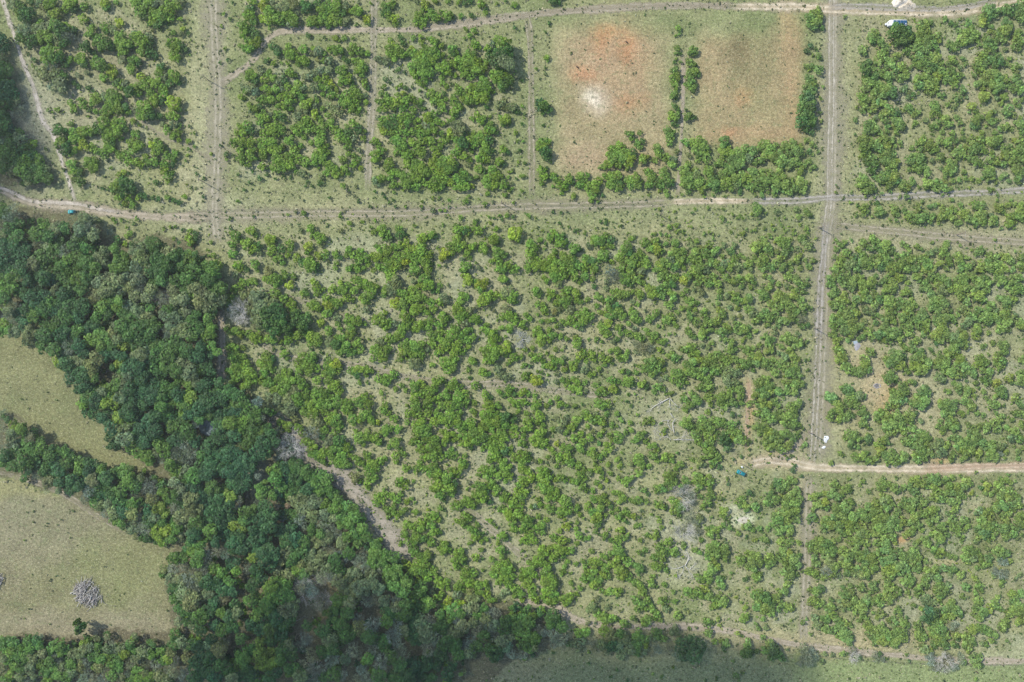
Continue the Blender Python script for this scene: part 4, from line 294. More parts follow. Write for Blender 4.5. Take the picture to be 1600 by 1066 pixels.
66,24,4g 70,26,4g 74,22,4g 78,18,4g 82,21,5g 77,27,5g 84,27,4g 86,23,3g 73,29,3g 75,35,4g 80,32,5g 82,37,4g 77,39,4g 86,34,4g 90,28,5o 94,25,4o 95,33,5o 89,36,3o 99,28,4g 97,3,4g 102,2,4g 92,13,3g 94,9,3g 97,14,4g 100,10,4g 96,18,3g 105,10,4g 107,13,4g 103,14,4g 102,6,3g 104,35,4g 103,39,3g 109,23,4g 104,22,4g 108,29,4g 113,26,5g 111,32,4g 115,35,4g 112,38,3g 119,26,5g 122,22,5g 126,25,4g 117,19,4g 121,17,4g 118,31,4g 124,34,4y 124,39,3g 126,30,3o 131,28,4g 134,33,5g 137,37,4g 132,38,3g 135,27,4g 141,29,4o 141,34,3w 146,33,3y 145,38,2g 130,14,4g 125,13,3g 133,12,3d 116,12,3g 120,14,3g 110,2,3g 112,4,3g 123,3,3g 128,4,3g 137,10,4g 140,8,4g 143,5,3g 139,15,4g 138,3,3g 146,14,3y 152,17,4y 150,22,4o 144,28,3o 156,23,4g 158,22,3y 150,8,3g 153,3,4g 158,4,4g 158,12,4g 159,30,3g 155,33,3g 155,38,3g 152,29,2g 116,2,2g
95,41,2 23,54,2g 34,56,3g 32,59,2g 37,58,1d 38,64,3g 60,53,2g 122,49,2g 80,46,0.5 22,46,0.5 29,48,0.5 11,58,4g 15,60,3g 19,63,4g 23,60,3g 24,63,3d 50,54,3g 48,59,5g 53,58,4g 50,62,3g 58,61,4g 61,64,3d 66,60,3g 70,60,4g 65,62,3g 75,54,4g 77,58,4g 71,56,3g 74,64,4g 81,58,4g 85,54,4g 90,54,5g 94,57,4g 89,60,4g 84,60,3g 92,64,4g 99,55,4g 101,60,4g 98,65,4g 103,65,4g 104,53,3g 107,60,4g 115,56,4y 118,58,3g 113,60,4y 119,65,3y 117,68,2g 113,68,3g 110,66,4g 108,71,4y 110,52,2g 103,72,4g 105,78,4g 108,76,3g 100,71,3g 95,70,4g 90,69,4g
4,65,3g 1,66,3g 10,65,4g 14,68,4g 8,68,3g 17,67,3g 4,72,4g 6,77,3g 2,76,3g 24,72,4g 20,71,2g 27,73,2d 13,77,5g 20,77,5g 17,83,5g 11,84,4g 5,86,4g 9,90,5g 5,92,4g 3,88,3g 15,91,5g 22,89,5g 26,84,5g 28,92,4g 23,95,4g 18,96,4g 15,101,3g 32,80,4g 36,84,5g 34,90,4g 38,76,4g 42,80,5g 46,78,4g 43,73,4g 50,71,4o 54,70,4g 57,74,3g 53,77,4g 49,67,3g 44,85,5g 51,84,5g 57,86,5g 47,92,5g 54,92,5g 60,92,4g 42,91,4g 43,97,4g 50,98,4g 57,99,4g 60,80,4g 64,74,4g 68,76,4g 72,78,4g 66,70,3g 74,72,4g 70,71,3g 78,76,3g 77,68,4g 81,72,4g 85,70,3o 65,88,4g 70,88,4g 74,84,4g 79,82,4g 77,90,4g 80,94,3g 73,93,4g 68,97,4g 72,97,3g 84,80,4g 88,78,4g 86,87,4g 91,84,4g 92,78,3g 88,92,3g 95,90,4g 97,94,4g 100,98,3g 92,98,4g 87,98,3g 95,101,4g 101,88,3g 104,85,4g 104,92,4g 109,90,4g 108,96,4g 112,100,3g 113,86,4g 116,91,3g 114,94,3g 111,103,2g 100,81,3o 117,79,2o 110,82,1r
5,105,5g 1,101,3g 10,103,3g 24,103,4g 32,97,5o 37,97,4g 30,103,5g 36,104,4g 45,104,4g 52,104,5g 59,104,3g 77,103,3g 82,101,4g 85,105,4g 92,105,3g 75,105,3g 122,103,3o
126,61,3g 131,60,4y 129,65,3g 134,66,3g 137,63,3g 127,56,2g 130,54,2g 140,59,4g 143,63,4g 141,67,4g 148,63,4g 147,69,4g 153,67,4g 150,74,4g 155,71,4g 152,78,3g 156,75,4g 139,73,4g 143,75,5g 138,77,4g 134,78,3g 145,55,4g 149,57,3g 153,56,2g 141,54,3g 148,51,2g 143,83,4g 148,81,4g 145,87,4g 125,79,4o 129,80,5g 127,86,4g 134,83,4g 124,93,4g 130,91,5g 136,90,4g 136,97,4g 129,97,5g 125,99,4g 132,102,3g 143,93,5g 149,92,4g 146,98,4g 151,97,4g 145,101,3g 154,100,3o 155,87,5g 158,83,4g 154,93,3g 157,92,3g 158,88,4g 158,98,2
# 0 4
136,9,5d 144,8,5d 146,3,4d 152,3,5g 157,6,4g 155,11,5g 130,18,5o 128,23,4d 138,18,6w 145,15,4w 151,19,5w 158,17,5w 135,26,5o 142,27,6o 138,33,6d 148,26,6w 156,25,6o 152,32,6w 144,36,7o 136,41,4d 150,42,7o 158,38,6o 153,48,6w 143,48,6d 149,55,7d 157,55,6d 140,58,4o 157,65,5d 150,63,3o 137,68,4d 137,76,6d 133,83,4o 143,75,4o 150,76,5d 157,80,6b 147,87,5o 154,92,7b 158,99,6b 152,103,5b 138,90,4w 137,98,5w 145,98,4w 142,103,3w
62,64,5d 59,60,3d 65,62,3d 60,68,3o 19,57,1 39,61,1d
4,74,4g 3,79,4g 11,75,5g 9,82,4y 17,79,4g 15,86,5g 23,74,4g 24,80,4g 29,73,4d 32,77,4g 34,84,4o 20,87,4g 26,88,4o 7,89,4g 3,88,3o 3,96,4o 12,94,4g 18,95,5d 9,101,4g 17,102,4o 24,95,4o 27,101,4o 32,92,4y 23,104,4w 3,104,3g 36,98,4g 38,104,4g 39,90,4g 45,88,5w 41,80,4g 47,77,5g 52,80,4g 48,84,3g 43,95,4g 50,95,4o 45,101,4g 52,102,4g 56,92,4g 57,86,4o 57,99,4o 63,83,4o 62,90,4o 66,80,4o 71,79,4o 67,76,4y 64,95,4o 70,90,4w 69,98,4w 77,79,4g 74,86,4g 79,88,4g 84,87,4y 84,80,4o 78,94,4o 83,96,4w 88,92,4g 92,87,4g 94,94,4g 90,80,4o 96,80,4o 98,84,4y 104,82,4g 102,77,4d 88,101,4g 95,101,4o 100,100,3w 102,92,4w 107,88,4o 108,97,4g 104,104,4g 113,81,5o 118,84,4g 117,75,3d 120,77,3d 115,90,5w 123,92,5w 113,99,4o 118,102,5g 125,101,4o 129,89,4g 126,82,4g 132,88,4y 132,97,4w 130,104,4o 66,104,4w 74,103,4w 81,104,4w 110,104,4g 76,72,3o 84,71,3w 88,75,3w 106,70,3o 33,70,2w
# 1 4
2,6,5w 3,14,4w 11,3,4w 16,6,4w 8,17,5g 14,21,4g 23,14,6b 25,19,4g 22,4,4b 30,3,5b 38,9,4y 40,3,5b 35,17,4w 42,18,5b 47,8,6b 50,2,5b 55,6,5b 51,14,5b 56,18,5o 60,9,5o 3,28,6b 10,29,6b 3,36,5o 15,34,5b 16,40,5w 11,36,4w 20,28,5g 22,36,4b 8,44,5b 24,45,4b 4,50,5b 14,52,5g 20,55,5b 9,62,5b 14,65,5g 6,72,5b 22,62,5d 26,52,5o 29,72,5d 38,31,6b 44,27,5b 36,42,5d 41,40,5g 44,48,6g 52,32,6y 58,29,6g 63,31,6g 60,38,6g 53,38,6g 66,38,5g 49,44,5g 53,49,6g 56,56,6b 50,58,5b 40,55,5g 37,61,5b 44,65,5b 50,66,5d 61,62,5d 66,57,5d 65,49,6o 70,45,5o 68,52,5o 43,75,5y 53,72,6d 60,68,5b
12,81,6o 5,78,5o 4,87,6b 12,92,5d 3,98,6b 8,103,6b 18,97,5d 15,75,5w 22,104,5o 30,86,6g 36,81,5g 28,91,5g 33,94,4d 37,98,6b 30,102,6b 44,85,6y 50,83,5y 52,91,6y 45,93,5y 56,90,4y 42,104,5d 52,102,5b 57,98,4b 62,80,6d 68,84,5d 60,88,5d 66,77,4o 65,95,4d 72,96,5d 75,101,5o
64,4,5o 70,8,6d 76,5,5d 82,7,5o 88,12,6o 84,17,5o 92,7,5o 97,3,5w 75,14,5o 72,19,5y 78,22,5d 66,22,5o 96,17,5o 102,10,5d 108,7,6w 104,18,6d 113,5,5d 99,24,4w 92,24,5w 79,31,6w 84,35,5w 75,33,4w 90,43,6w 93,47,4w 106,27,5o 110,34,6o 105,42,6d 113,45,5o 116,38,6o 117,22,6o 120,12,6w 124,8,5w 115,30,5o 123,32,7o 131,29,6o 136,33,5o 130,22,5o 126,17,4w 133,6,5g 131,14,5g 136,20,5w 128,42,5w 135,42,5w 141,42,4o 151,42,5w 147,30,5d 102,50,5d 96,52,4d 112,52,5d 100,58,5d 93,66,6d 98,73,6o 106,60,6d 105,70,7d 113,68,6d 120,57,5w 122,64,6o 132,61,6w 128,70,6d 117,80,6w 124,83,6w 132,80,6w 140,75,6d 148,70,6w 155,66,5o 155,52,6d 145,51,6d 142,58,5g 150,47,5o 157,45,5d 150,60,5w 80,62,4d 80,72,5w 75,78,5w 85,84,5w 93,82,6d 100,88,6w 80,93,6w 88,95,6w 76,102,5o 85,102,6w 94,100,5d 102,99,6d 108,101,4w 123,95,4w 127,102,5w 128,88,4g 125,90,3g 138,90,6w 146,86,6d 153,82,6w 136,100,6d 145,96,6w 153,93,6d 150,102,6d 142,104,5w 158,102,6b 120,103,4w 100,80,5d 110,88,4o
141,7,5g 148,8,5g 139,13,4g 144,18,5g 150,17,5g 155,12,4y 158,16,4y 146,24,5g 153,24,5g 148,31,4g 142,23,4g 135,2,4g 155,36,5d 158,30,4g
# 2 4
3,4,5g 9,8,5g 14,7,4g 6,14,5g 12,14,5g 3,20,5g 9,20,5g 15,21,4g 7,27,4g 13,26,4g 19,19,4g 17,20,3g 22,26,4g 25,30,4g 29,28,4g 21,31,3g 27,3,4g 31,3,3g 23,2,3g 36,6,4g 40,4,4g 36,12,5g 41,10,4g 37,16,4g 43,13,3d 56,3,3g 52,9,4g 57,10,2d 71,3,4g 72,8,3g 76,5,2d 64,10,3g 68,13,3g 74,14,5g 69,18,5g 66,22,4g 75,19,5g 79,17,4g 74,25,5g 80,24,4g 70,28,4g 77,30,4g 83,33,4g 75,35,4o 72,38,3o 87,37,4g 82,39,3g 88,42,3g 44,20,5g 49,21,4g 42,25,4g 46,28,4g 38,31,5g 41,33,4g 49,30,4g 54,30,4g 59,29,4g 61,33,3g 55,36,4g 60,38,4g 64,42,4g 52,41,4o 47,40,4o 69,40,3o 57,19,2g 9,33,5g 4,38,4g 12,40,4g 5,45,5d 12,48,4d 17,44,4g 22,40,4g 18,35,4o 25,37,3g 30,43,4y 26,48,4g 34,50,5g 24,53,4g 32,56,4g 38,44,4g 41,45,4y 37,38,4o 45,50,5o 50,47,4o 40,53,4g 53,53,4g 58,48,4g 62,51,4w 67,52,4w 55,59,4w 30,33,3g 47,35,4o
93,13,3g 101,10,5g 97,14,4g 104,13,4g 90,20,5g 94,19,4g 87,24,4g 93,26,4g 97,22,4g 91,30,4g 96,33,4g 94,35,3g 100,25,2g 99,42,4g 96,38,4g 104,40,3g 107,20,5g 110,24,5g 106,28,5g 112,30,5g 107,35,5g 112,37,5g 110,43,4g 106,43,3g 113,43,4g 108,16,4g 122,42,5g 126,39,4g 120,41,3g 131,38,3g 122,46,3g
103,3,4g 107,5,4g 112,9,4g 109,2,4g 117,3,5g 122,4,4g 126,3,4g 120,8,3g 123,12,3g 121,16,3g 120,20,3g 119,22,2g 126,21,2g 130,14,3g 135,12,3g 142,4,3g 144,13,5g 148,13,4g 140,13,3g 139,20,4g 144,20,4g 151,22,4g 155,24,3g 153,17,4g 152,8,4g 157,6,3g 158,14,4g 136,24,4g 141,25,4g 144,30,4g 148,30,3g 150,35,3g 137,28,3g 126,29,3g 128,33,2g 133,33,3g 157,35,4g 154,36,3g 148,26,4g 137,16,3g 147,41,3o 90,8,2g 88,4,2g 142,48,5o 146,52,4g 149,55,4g 154,48,3o 153,57,5g 158,56,4g 139,60,3o 145,60,2o 80,48,2g 82,44,2o 93,47,2g 86,48,1
3,55,6b 9,60,7o 3,64,6b 16,57,4w 13,68,7o 20,70,7w 5,72,6b 15,80,6w 25,62,6d 30,68,6o 37,58,4w 36,66,6o 42,62,6o 28,75,6d 36,77,6d 46,76,7w 53,66,4w 50,60,4o 52,78,5d 61,63,5w 58,70,5d 60,57,5o 66,61,5o 68,70,5w 74,64,5d 75,58,4d 24,84,6b 33,84,6w 38,84,5d 46,84,4o 62,80,5d 68,83,5b 66,87,4b 72,74,5o 78,70,5o 76,78,4o 84,62,5g 88,57,5g 86,68,5g 93,60,5g 96,55,4g 102,53,3g 92,70,5g 97,72,5g 88,76,5d 94,78,5d 80,84,4w 88,84,4w 100,65,4w 98,80,3o 80,56,4g 3,92,6b 8,98,6b 14,90,6b 12,104,5b 3,104,6b 22,92,5b 30,100,5b 33,93,4b 18,102,4d
112,54,6d 115,59,5d 110,61,4d 119,63,4d 109,65,4w 114,70,5w 118,72,5w 113,76,4w 105,68,3w 124,77,3d 112,83,2d 132,68,4g 138,67,4g 134,74,4o 128,76,4o 132,79,4o 142,74,5w 144,79,4w 152,66,5g 157,70,6o 150,76,5o 155,80,5o 158,78,5b 140,83,2
40,100,2 60,105,1 78,98,1g 85,104,1 96,102,1 128,94,1g 140,92,2d 144,104,1 157,102,2d 150,95,1
# 3 4
3,4,5g 6,8,4g 2,11,4g 19,5,3g 24,3,3g 22,7,2d 36,3,5g 41,4,4g 37,9,4g 31,9,4g 46,4,4g 49,6,3g 47,7,3g 35,16,4g 31,15,4g 40,18,3g 41,20,2g 11,13,4g 15,15,3d 19,17,5g 23,20,2d 3,18,5g 7,22,5g 11,25,4g 16,28,4g 20,31,4g 3,24,3g 22,36,4g 30,24,3g 29,30,4g 33,32,2g 39,30,3g 27,28,2g 2,36,4g 5,35,3g 2,40,2d 46,36,3g 48,23,2g 54,1,3g 63,3,3g 66,5,3g 61,4,2g
75,2,5g 79,5,5g 73,8,4g 77,11,4g 86,3,5g 86,9,4g 80,16,4g 76,19,5g 73,23,5g 81,17,3g 66,25,4g 69,27,3g 74,28,3g 82,26,4g 83,30,4g 80,33,2g 57,35,4g 60,38,4g 64,36,4g 67,38,4g 71,33,4g 74,39,4g 70,40,3g 78,42,4g 81,40,3g 79,46,4g 85,43,5g 86,46,3g 76,48,3g 61,29,1g 90,12,1d 91,21,2g 86,24,2g 90,38,2o 95,40,2y 99,44,2y 83,37,2 94,5,1
99,11,4g 97,12,3g 105,6,4g 110,8,5g 107,13,5g 113,13,4g 108,17,4g 104,16,3g 121,8,4g 122,13,4g 119,12,3g 120,16,3g 131,4,4g 136,6,4g 129,9,4g 133,12,4g 140,10,5g 143,15,4g 138,17,4g 137,21,5g 142,22,3g 133,20,4g 134,26,3g 146,20,2d 104,24,2o 102,26,3b 111,24,4g 113,22,3g 110,28,2g 104,33,2g 123,31,2g 135,30,4g 133,35,4g 130,36,3g 127,34,2g 144,7,3d
110,38,4g 113,36,4g 118,40,5d 112,43,4g 111,47,4g 117,48,5g 122,45,5g 126,40,5g 130,46,4g 122,52,4g 116,52,3g 128,50,3g 136,47,4g 139,49,3g 134,50,3g 102,48,3g 101,56,5g 104,57,2d 116,57,3g 126,57,2o 138,58,2g 110,61,2g 112,64,3g 118,64,3o 131,62,2o 140,62,1 116,71,3g 118,74,1d 96,68,3y 99,70,2d 133,54,1
158,3,4g 153,2,4g 156,9,4g 158,14,4g 152,20,4g 156,21,4g 158,24,3g 153,34,3g 157,35,4g 154,43,4g 158,45,4g 147,60,3g 150,57,2g 156,56,4o 158,61,4o 153,69,2 146,7,1b
17,42,4g 21,45,4g 19,49,4g 25,42,4g 28,45,3g 30,50,4g 33,53,4g 25,49,3g 37,43,4g 41,43,2g 47,43,3g 40,49,4o 14,56,3g 17,58,2d 25,58,5g 23,61,3g 31,57,3g 36,58,3g 7,60,4g 11,62,3d 2,57,3d 4,51,2o 49,54,4g 53,55,2d 58,52,2o 55,49,2o 70,57,2g 73,60,4g 77,60,2g 81,57,3y 82,62,2g 64,64,2o 58,64,2 73,68,4g 70,69,3d 78,75,3g 83,74,3g 87,76,4g 85,79,3d 86,82,2d 93,90,2g 85,87,1d 17,64,1
4,68,5d 8,72,6o 3,78,6o 12,80,5o 5,84,5o 18,70,5g 17,77,5g 18,83,4d 24,73,4g 24,78,4g 22,82,4o 33,68,5g 38,72,4g 30,72,4o 33,80,4w 28,84,3w 41,80,4w 47,66,5o 48,72,4o 52,68,4o
58,72,7b 63,77,8b 57,82,8b 65,84,7d 53,78,6w 52,85,5w 62,88,5b 67,80,4d
104,76,4g 103,82,5d 101,86,3d 107,84,3d 111,82,3d 121,76,4g 118,82,4d 124,80,5b 127,84,5b 130,87,4d 123,87,4d 135,81,2o 147,84,5w 150,88,5w 155,85,5w 148,79,4w 153,80,3w 145,90,4w 153,91,4w
46,95,2g 30,100,2g 10,105,2d 2,97,2d 37,102,2d 95,101,3d 100,99,2d 80,103,2d 61,96,1 26,96,1d 20,90,1d 88,96,1d 71,105,2d 97,105,2d 14,94,1d 118,101,1 130,104,1
# 4 4
2,2,4g 5,7,4g 10,4,5g 8,13,5o 12,16,5g 5,20,5w 10,22,4g 3,24,4g 15,23,3o 19,4,5g 23,9,5g 20,14,5g 25,17,4g 22,21,4g 18,9,4o 28,4,4g 31,8,5g 36,6,4g 40,9,5g 35,13,4g 42,14,4g 45,5,4g 50,3,4g 54,3,4g 47,9,3g 30,18,4g 36,20,5g 41,20,3g 43,17,4g 38,25,3g 33,22,4o 28,22,4o 51,12,5g 56,10,5g 53,18,5g 58,18,5g 52,23,4g 57,22,4g 62,15,5g 63,20,4g 68,18,4g 66,8,5g 72,6,5g 77,9,4g 75,4,4g 72,13,4g 77,15,4g 74,18,3g 61,5,4g 83,12,3g 77,19,3g
90,3,4g 95,5,4g 93,8,3g 99,6,3g 102,8,3g 106,9,3g 87,13,2o 114,3,4g 118,4,5g 122,5,4g 113,9,4g 116,13,3g 125,7,3g 120,9,4o 126,11,3g 132,10,4g 128,15,4g 123,17,3g 133,14,3g 140,4,5g 145,6,4g 143,12,4w 149,12,3g 140,10,3o 148,5,3g 131,2,3o
90,18,4y 92,21,3g 97,17,4g 85,19,4g 86,23,4o 104,18,4g 108,20,3g 110,22,4g 112,24,2d 102,22,3o 121,25,3g 120,23,2g 139,21,5w 144,21,4w 136,19,3w 143,27,3g 142,30,3g 156,23,3o 154,25,2o 136,23,3o
69,25,4g 66,28,4g 71,28,4g 73,26,3g 70,31,3g 1,33,4d 18,32,3g 21,34,2g 24,31,3g 29,32,2g 33,32,4g 42,31,4g 44,34,3g 40,36,3g 46,28,2g 53,28,4g 56,32,4g 61,36,4g 58,39,3g 52,39,4g 55,42,4g 53,35,4g 64,36,2d 69,36,3g 71,40,2g 77,34,4g 80,36,3g 76,38,3g 81,29,4g 83,26,4g 84,31,3g 92,25,4g 93,30,4g 91,35,4g 96,34,5g 94,38,4g 99,32,4o 101,36,3o 93,42,3g 95,45,2g 100,29,3o 73,46,3g 75,47,2d 83,42,5o 88,44,4o 86,40,3o
114,32,4g 117,34,2d 111,39,3y 113,41,2g 116,40,2o 125,31,4g 127,35,3g 122,37,3g 124,42,4g 126,45,3g 122,48,4g 128,52,5g 122,53,4g 125,56,4g 133,49,4g 137,47,4g 141,49,3g 136,44,4g 139,40,3y 141,39,2d 143,50,2d 150,37,4g 153,40,4g 157,37,4g 151,43,4g 155,46,4g 152,50,5g 157,51,5g 148,53,4g 145,58,4g 143,62,5g 147,62,3d 155,59,4g 158,58,4g 142,66,2d 158,47,3g 119,58,1g
2,44,3g 9,42,3g 9,47,4y 6,50,4g 10,54,4g 13,57,4g 2,57,3g 5,57,4g 20,38,5g 24,37,4g 26,42,4g 20,45,4o 18,48,4o 24,48,3g 29,44,4g 33,48,5g 29,50,4g 35,44,4g 37,40,4o 42,43,4g 47,45,4g 45,41,4g 48,39,3g 38,45,3g 16,43,3o 33,55,3g 36,56,3g 31,58,3g 42,52,2g 48,53,4g 51,54,2d 45,56,3g 61,50,4g 63,54,3g 58,57,3g 54,58,3g 60,60,3g 57,62,3o 66,60,4g 69,62,3d 68,56,2d 16,61,4g 20,60,4g 24,62,3g 5,65,4g 11,66,4g 14,64,3d 3,64,3g 19,68,5g 22,73,5g 16,70,4g 25,71,3d 17,64,4g
38,62,5g 42,65,4g 40,69,4g 48,64,5g 51,67,4g 46,70,4g 43,74,4g 49,74,5g 53,71,4g 40,72,3g 59,68,5g 64,68,5g 61,73,5g 57,75,4g 66,72,4g 60,78,3g 76,62,4g 79,65,3d 77,69,4g 81,71,4g 78,73,3g 82,68,2d
80,49,3g 85,51,5b 90,52,5b 84,56,5b 88,58,5g 93,60,4g 89,65,5g 95,66,5g 99,70,4g 92,72,5g 88,69,4g 96,75,5g 98,78,4g 89,76,3g 97,50,4g 97,55,4g 102,48,5g 107,50,5g 110,54,3d 104,54,4g 97,58,3g 103,44,4g 104,62,4w 102,61,2w 106,70,4g 104,76,3g 108,72,3d 107,78,3b 90,79,3d 82,81,4o 87,82,3g 80,78,3o
119,65,5g 124,64,5g 128,65,4g 132,67,4g 136,69,4g 134,74,3g 137,75,2d 114,70,4g 118,73,4g 121,76,3d 114,77,4g 117,80,4g 112,77,2g 127,76,3o 130,77,3d 128,72,2w 146,74,2g
2,90,3o 4,84,3o 10,85,3o 18,84,3g 25,82,4w 28,86,3g 31,87,3d 22,84,2d 43,86,4w 47,84,3b 49,88,3w 52,88,2d 68,85,2g 70,90,2b 86,88,5w 92,94,4w 88,94,4w 98,91,5w 104,94,4w 100,87,4w 96,96,3o 110,88,4w 113,91,3d 120,88,4g 124,88,4g 122,92,4g 126,93,3d 109,84,2w 122,104,2g 150,104,1g 92,98,2g 149,76,1
"""
Y0 = [0, 213, 426, 640, 853]
ent = []
tile = None
for line in DATA.strip().splitlines():
    if line.startswith('#'):
        a, b_ = line[1:].split(); tile = (int(a) * 320, Y0[int(b_)]); continue
    for tok in line.split():
        x, y, r = tok.split(',')
        k = 'g'
        if r[-1].isalpha(): k = r[-1]; r = r[:-1]
        r = float(r) * 2.0
        if r <= 0: continue
        ent.append((tile[0] + float(x) * 2, tile[1] + float(y) * 2, r, k))

def inpoly(x, y, poly):
    c = False; j = len(poly) - 1
    for i in range(len(poly)):
        xi, yi = poly[i]; xj, yj = poly[j]
        if (yi > y) != (yj > y) and x < (xj - xi) * (y - yi) / (yj - yi) + xi: c = not c
        j = i
    return c

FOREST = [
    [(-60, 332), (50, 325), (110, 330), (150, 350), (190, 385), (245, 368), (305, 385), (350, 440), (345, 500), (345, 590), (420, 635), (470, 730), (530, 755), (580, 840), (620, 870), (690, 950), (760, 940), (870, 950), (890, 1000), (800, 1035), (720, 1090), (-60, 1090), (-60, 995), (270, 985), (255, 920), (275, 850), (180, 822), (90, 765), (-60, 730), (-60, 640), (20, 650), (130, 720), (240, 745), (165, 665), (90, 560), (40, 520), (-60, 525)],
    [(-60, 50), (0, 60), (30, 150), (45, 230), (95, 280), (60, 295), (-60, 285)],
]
def in_forest(x, y): return any(inpoly(x, y, p) for p in FOREST)
SHORT = [(-60, 985), (330, 985), (250, 1090), (-60, 1090)]     # the low bright wood at the bottom left

COLS = {'g': (.142, .242, .034), 'y': (.210, .295, .032), 'd': (.072, .150, .034), 'b': (.046, .116, .040),
        'o': (.150, .195, .082), 'w': (.24, .28, .21), 'r': (.185, .16, .10)}
ent = [e for e in ent if not (1048 < e[0] < 1102 and 988 < e[1] < 1036)] + [(1076, 1011, 23, 'b'), (1058, 1024, 9, 'w'), (1060, 1000, 8, 'o')]
plants = []
for (x, y, r, k) in ent:
    if ((x - 333) / 9) ** 2 + ((y - 662) / 9) ** 2 < 1: continue
    f = in_forest(x, y)
    j = R.uniform(.82, 1.18)
    if abs(x - 787) < 14 and abs(y - 99) < 12: k = 'o'
    c = COLS[k]
    if not f and k != 'w':      # the bushes get paler and finer towards the right-hand blocks
        w_ = min(1, max(0, (x - 850) / 400)); w_ = w_ * .55 if k in 'gyo' else w_ * .25
        c = tuple(a + (b_ - a) * w_ for a, b_ in zip(c, (.195, .270, .095)))
    if f and k == 'y': c = (.150, .235, .036)
    if f and k == 'g': c = (.105, .205, .040)
    hj = R.gauss(0, .07)
    c = (c[0] * j * (1 + hj), c[1] * j, c[2] * j * (1 - hj + R.gauss(0, .08)))
    rm = r * S * R.uniform(.88, 1.04) * (1.10 if r >= 8 else .94)
    if f:
        rm *= 1.12
        if inpoly(x, y, SHORT): h = R.uniform(3.5, 5.0)
        elif y < 300: h = R.uniform(2.5, 3.6)
        elif (x > 430 and 600 < y < 900) or x > 640: h = R.uniform(3.8, 5.4)
        else: h = R.uniform(5.6, 8.6)
        if k == 'w': h *= .9
        kind = 'bare' if k == 'w' else 'tree'
    else:
        h = .88 * rm + .2
        kind = 'bush'
        if k in 'db' and rm > 2.3: h = 1.15 * rm + .4
        if k == 'w': kind = 'baresmall'
    plants.append(dict(px=x, py=y, r=rm, k=k, f=f, h=h, c=c, kind=kind))
# the lone tree with the long shadow by the brush pile, the big round tree at the lower edge, the tree by the trailer
for p in plants:
    if abs(p['px'] - 123) < 12 and abs(p['py'] - 978) < 14: p['kind'] = 'tree'; p['h'] = 6.4
    if 1062 < p['px'] < 1096 and 990 < p['py'] < 1035: p['h'] = 5.8; p['kind'] = 'tree'
    if 760 < p['px'] < 810 and 60 < p['py'] < 110: p['h'] = 5.6; p['kind'] = 'tree'

# ------------------------------------------------------------------ crown templates (unit radius)
def crown_template(seed, nleaf, nlobe, leaf, dome=True, mode='leaf'):
    g = np.random.default_rng(seed)
    L = []
    for i in range(nlobe):
        d = .66 * math.sqrt((i + .5) / nlobe) + g.normal(0, .05)
        a = i * 2.39996 + g.uniform(-.5, .5)
        lr = g.uniform(.26, .44)
        if dome: z = .30 + .48 * math.sqrt(max(0, 1 - (d / .95) ** 2)) + g.uniform(-.08, .08) - .1
        else: z = .45 * math.sqrt(max(0, 1 - (d / .95) ** 2)) + g.uniform(-.12, .14)
        L.append((d * math.cos(a), d * math.sin(a), z, lr, g.uniform(.70, 1.28)))
    V = []; T = []
    n = 0; tries = 0
    while n < nleaf and tries < nleaf * 6:
        tries += 1
        l = L[g.integers(len(L))]
        u = g.normal(0, 1, 3); u /= np.linalg.norm(u) + 1e-9
        if u[2] < -.15: u[2] = -u[2]
        q = np.array(l[:3]) + u * l[3] * g.uniform(.80, 1.06)
        deep = False
        for m in L:
            if m is not l and np.linalg.norm(q - np.array(m[:3])) < m[3] * .72: deep = True; break
        if deep: continue
        if dome and q[2] < .03: q[2] = .03 + g.uniform(0, .05)
        nn = u * .75 + np.array((0, 0, .45)) + g.normal(0, .32, 3); nn /= np.linalg.norm(nn)
        t1 = np.cross(nn, g.normal(0, 1, 3)); t1 /= np.linalg.norm(t1) + 1e-9
        t2 = np.cross(nn, t1)
        s = leaf * g.uniform(.7, 1.35)
        if mode == 'twig':
            t1 = u + g.normal(0, .35, 3); t1 /= np.linalg.norm(t1)
            t2 = np.cross(t1, g.normal(0, 1, 3)); t2 /= np.linalg.norm(t2) + 1e-9
            a, b = s * 2.4, s * .22
        else: a, b = s, s * g.uniform(.6, .95)
        # four-cornered leaf clump with one corner lifted so that it never lies flat
        V += [q - t1 * a - t2 * b * .6, q + t1 * a * .3 - t2 * b + nn * s * .15, q + t1 * a + t2 * b * .5, q - t1 * a * .2 + t2 * b - nn * s * .1]
        tv = l[4] * g.uniform(.62, 1.38)
        T.append((tv * g.uniform(.92, 1.1), tv, tv * g.uniform(.85, 1.1)))
        n += 1
    return np.array(V, dtype=np.float32), np.array(T, dtype=np.float32)

T_bush_hi = [crown_template(100 + i, 330, 11 + i % 4, .105) for i in range(10)]
T_bush_md = [crown_template(200 + i, 130, 8 + i % 4, .155) for i in range(14)]
T_bush_lo = [crown_template(300 + i, 34, 4 + i % 3, .27) for i in range(12)]
T_tree_hi = [crown_template(400 + i, 520, 17 + i % 5, .085, False) for i in range(10)]
T_tree_md = [crown_template(500 + i, 260, 13 + i % 4, .12, False) for i in range(12)]
T_bare = [crown_template(600 + i, 420, 12, .085, False, 'twig') for i in range(5)]
T_bare_b = [crown_template(650 + i, 260, 9, .10, True, 'twig') for i in range(5)]

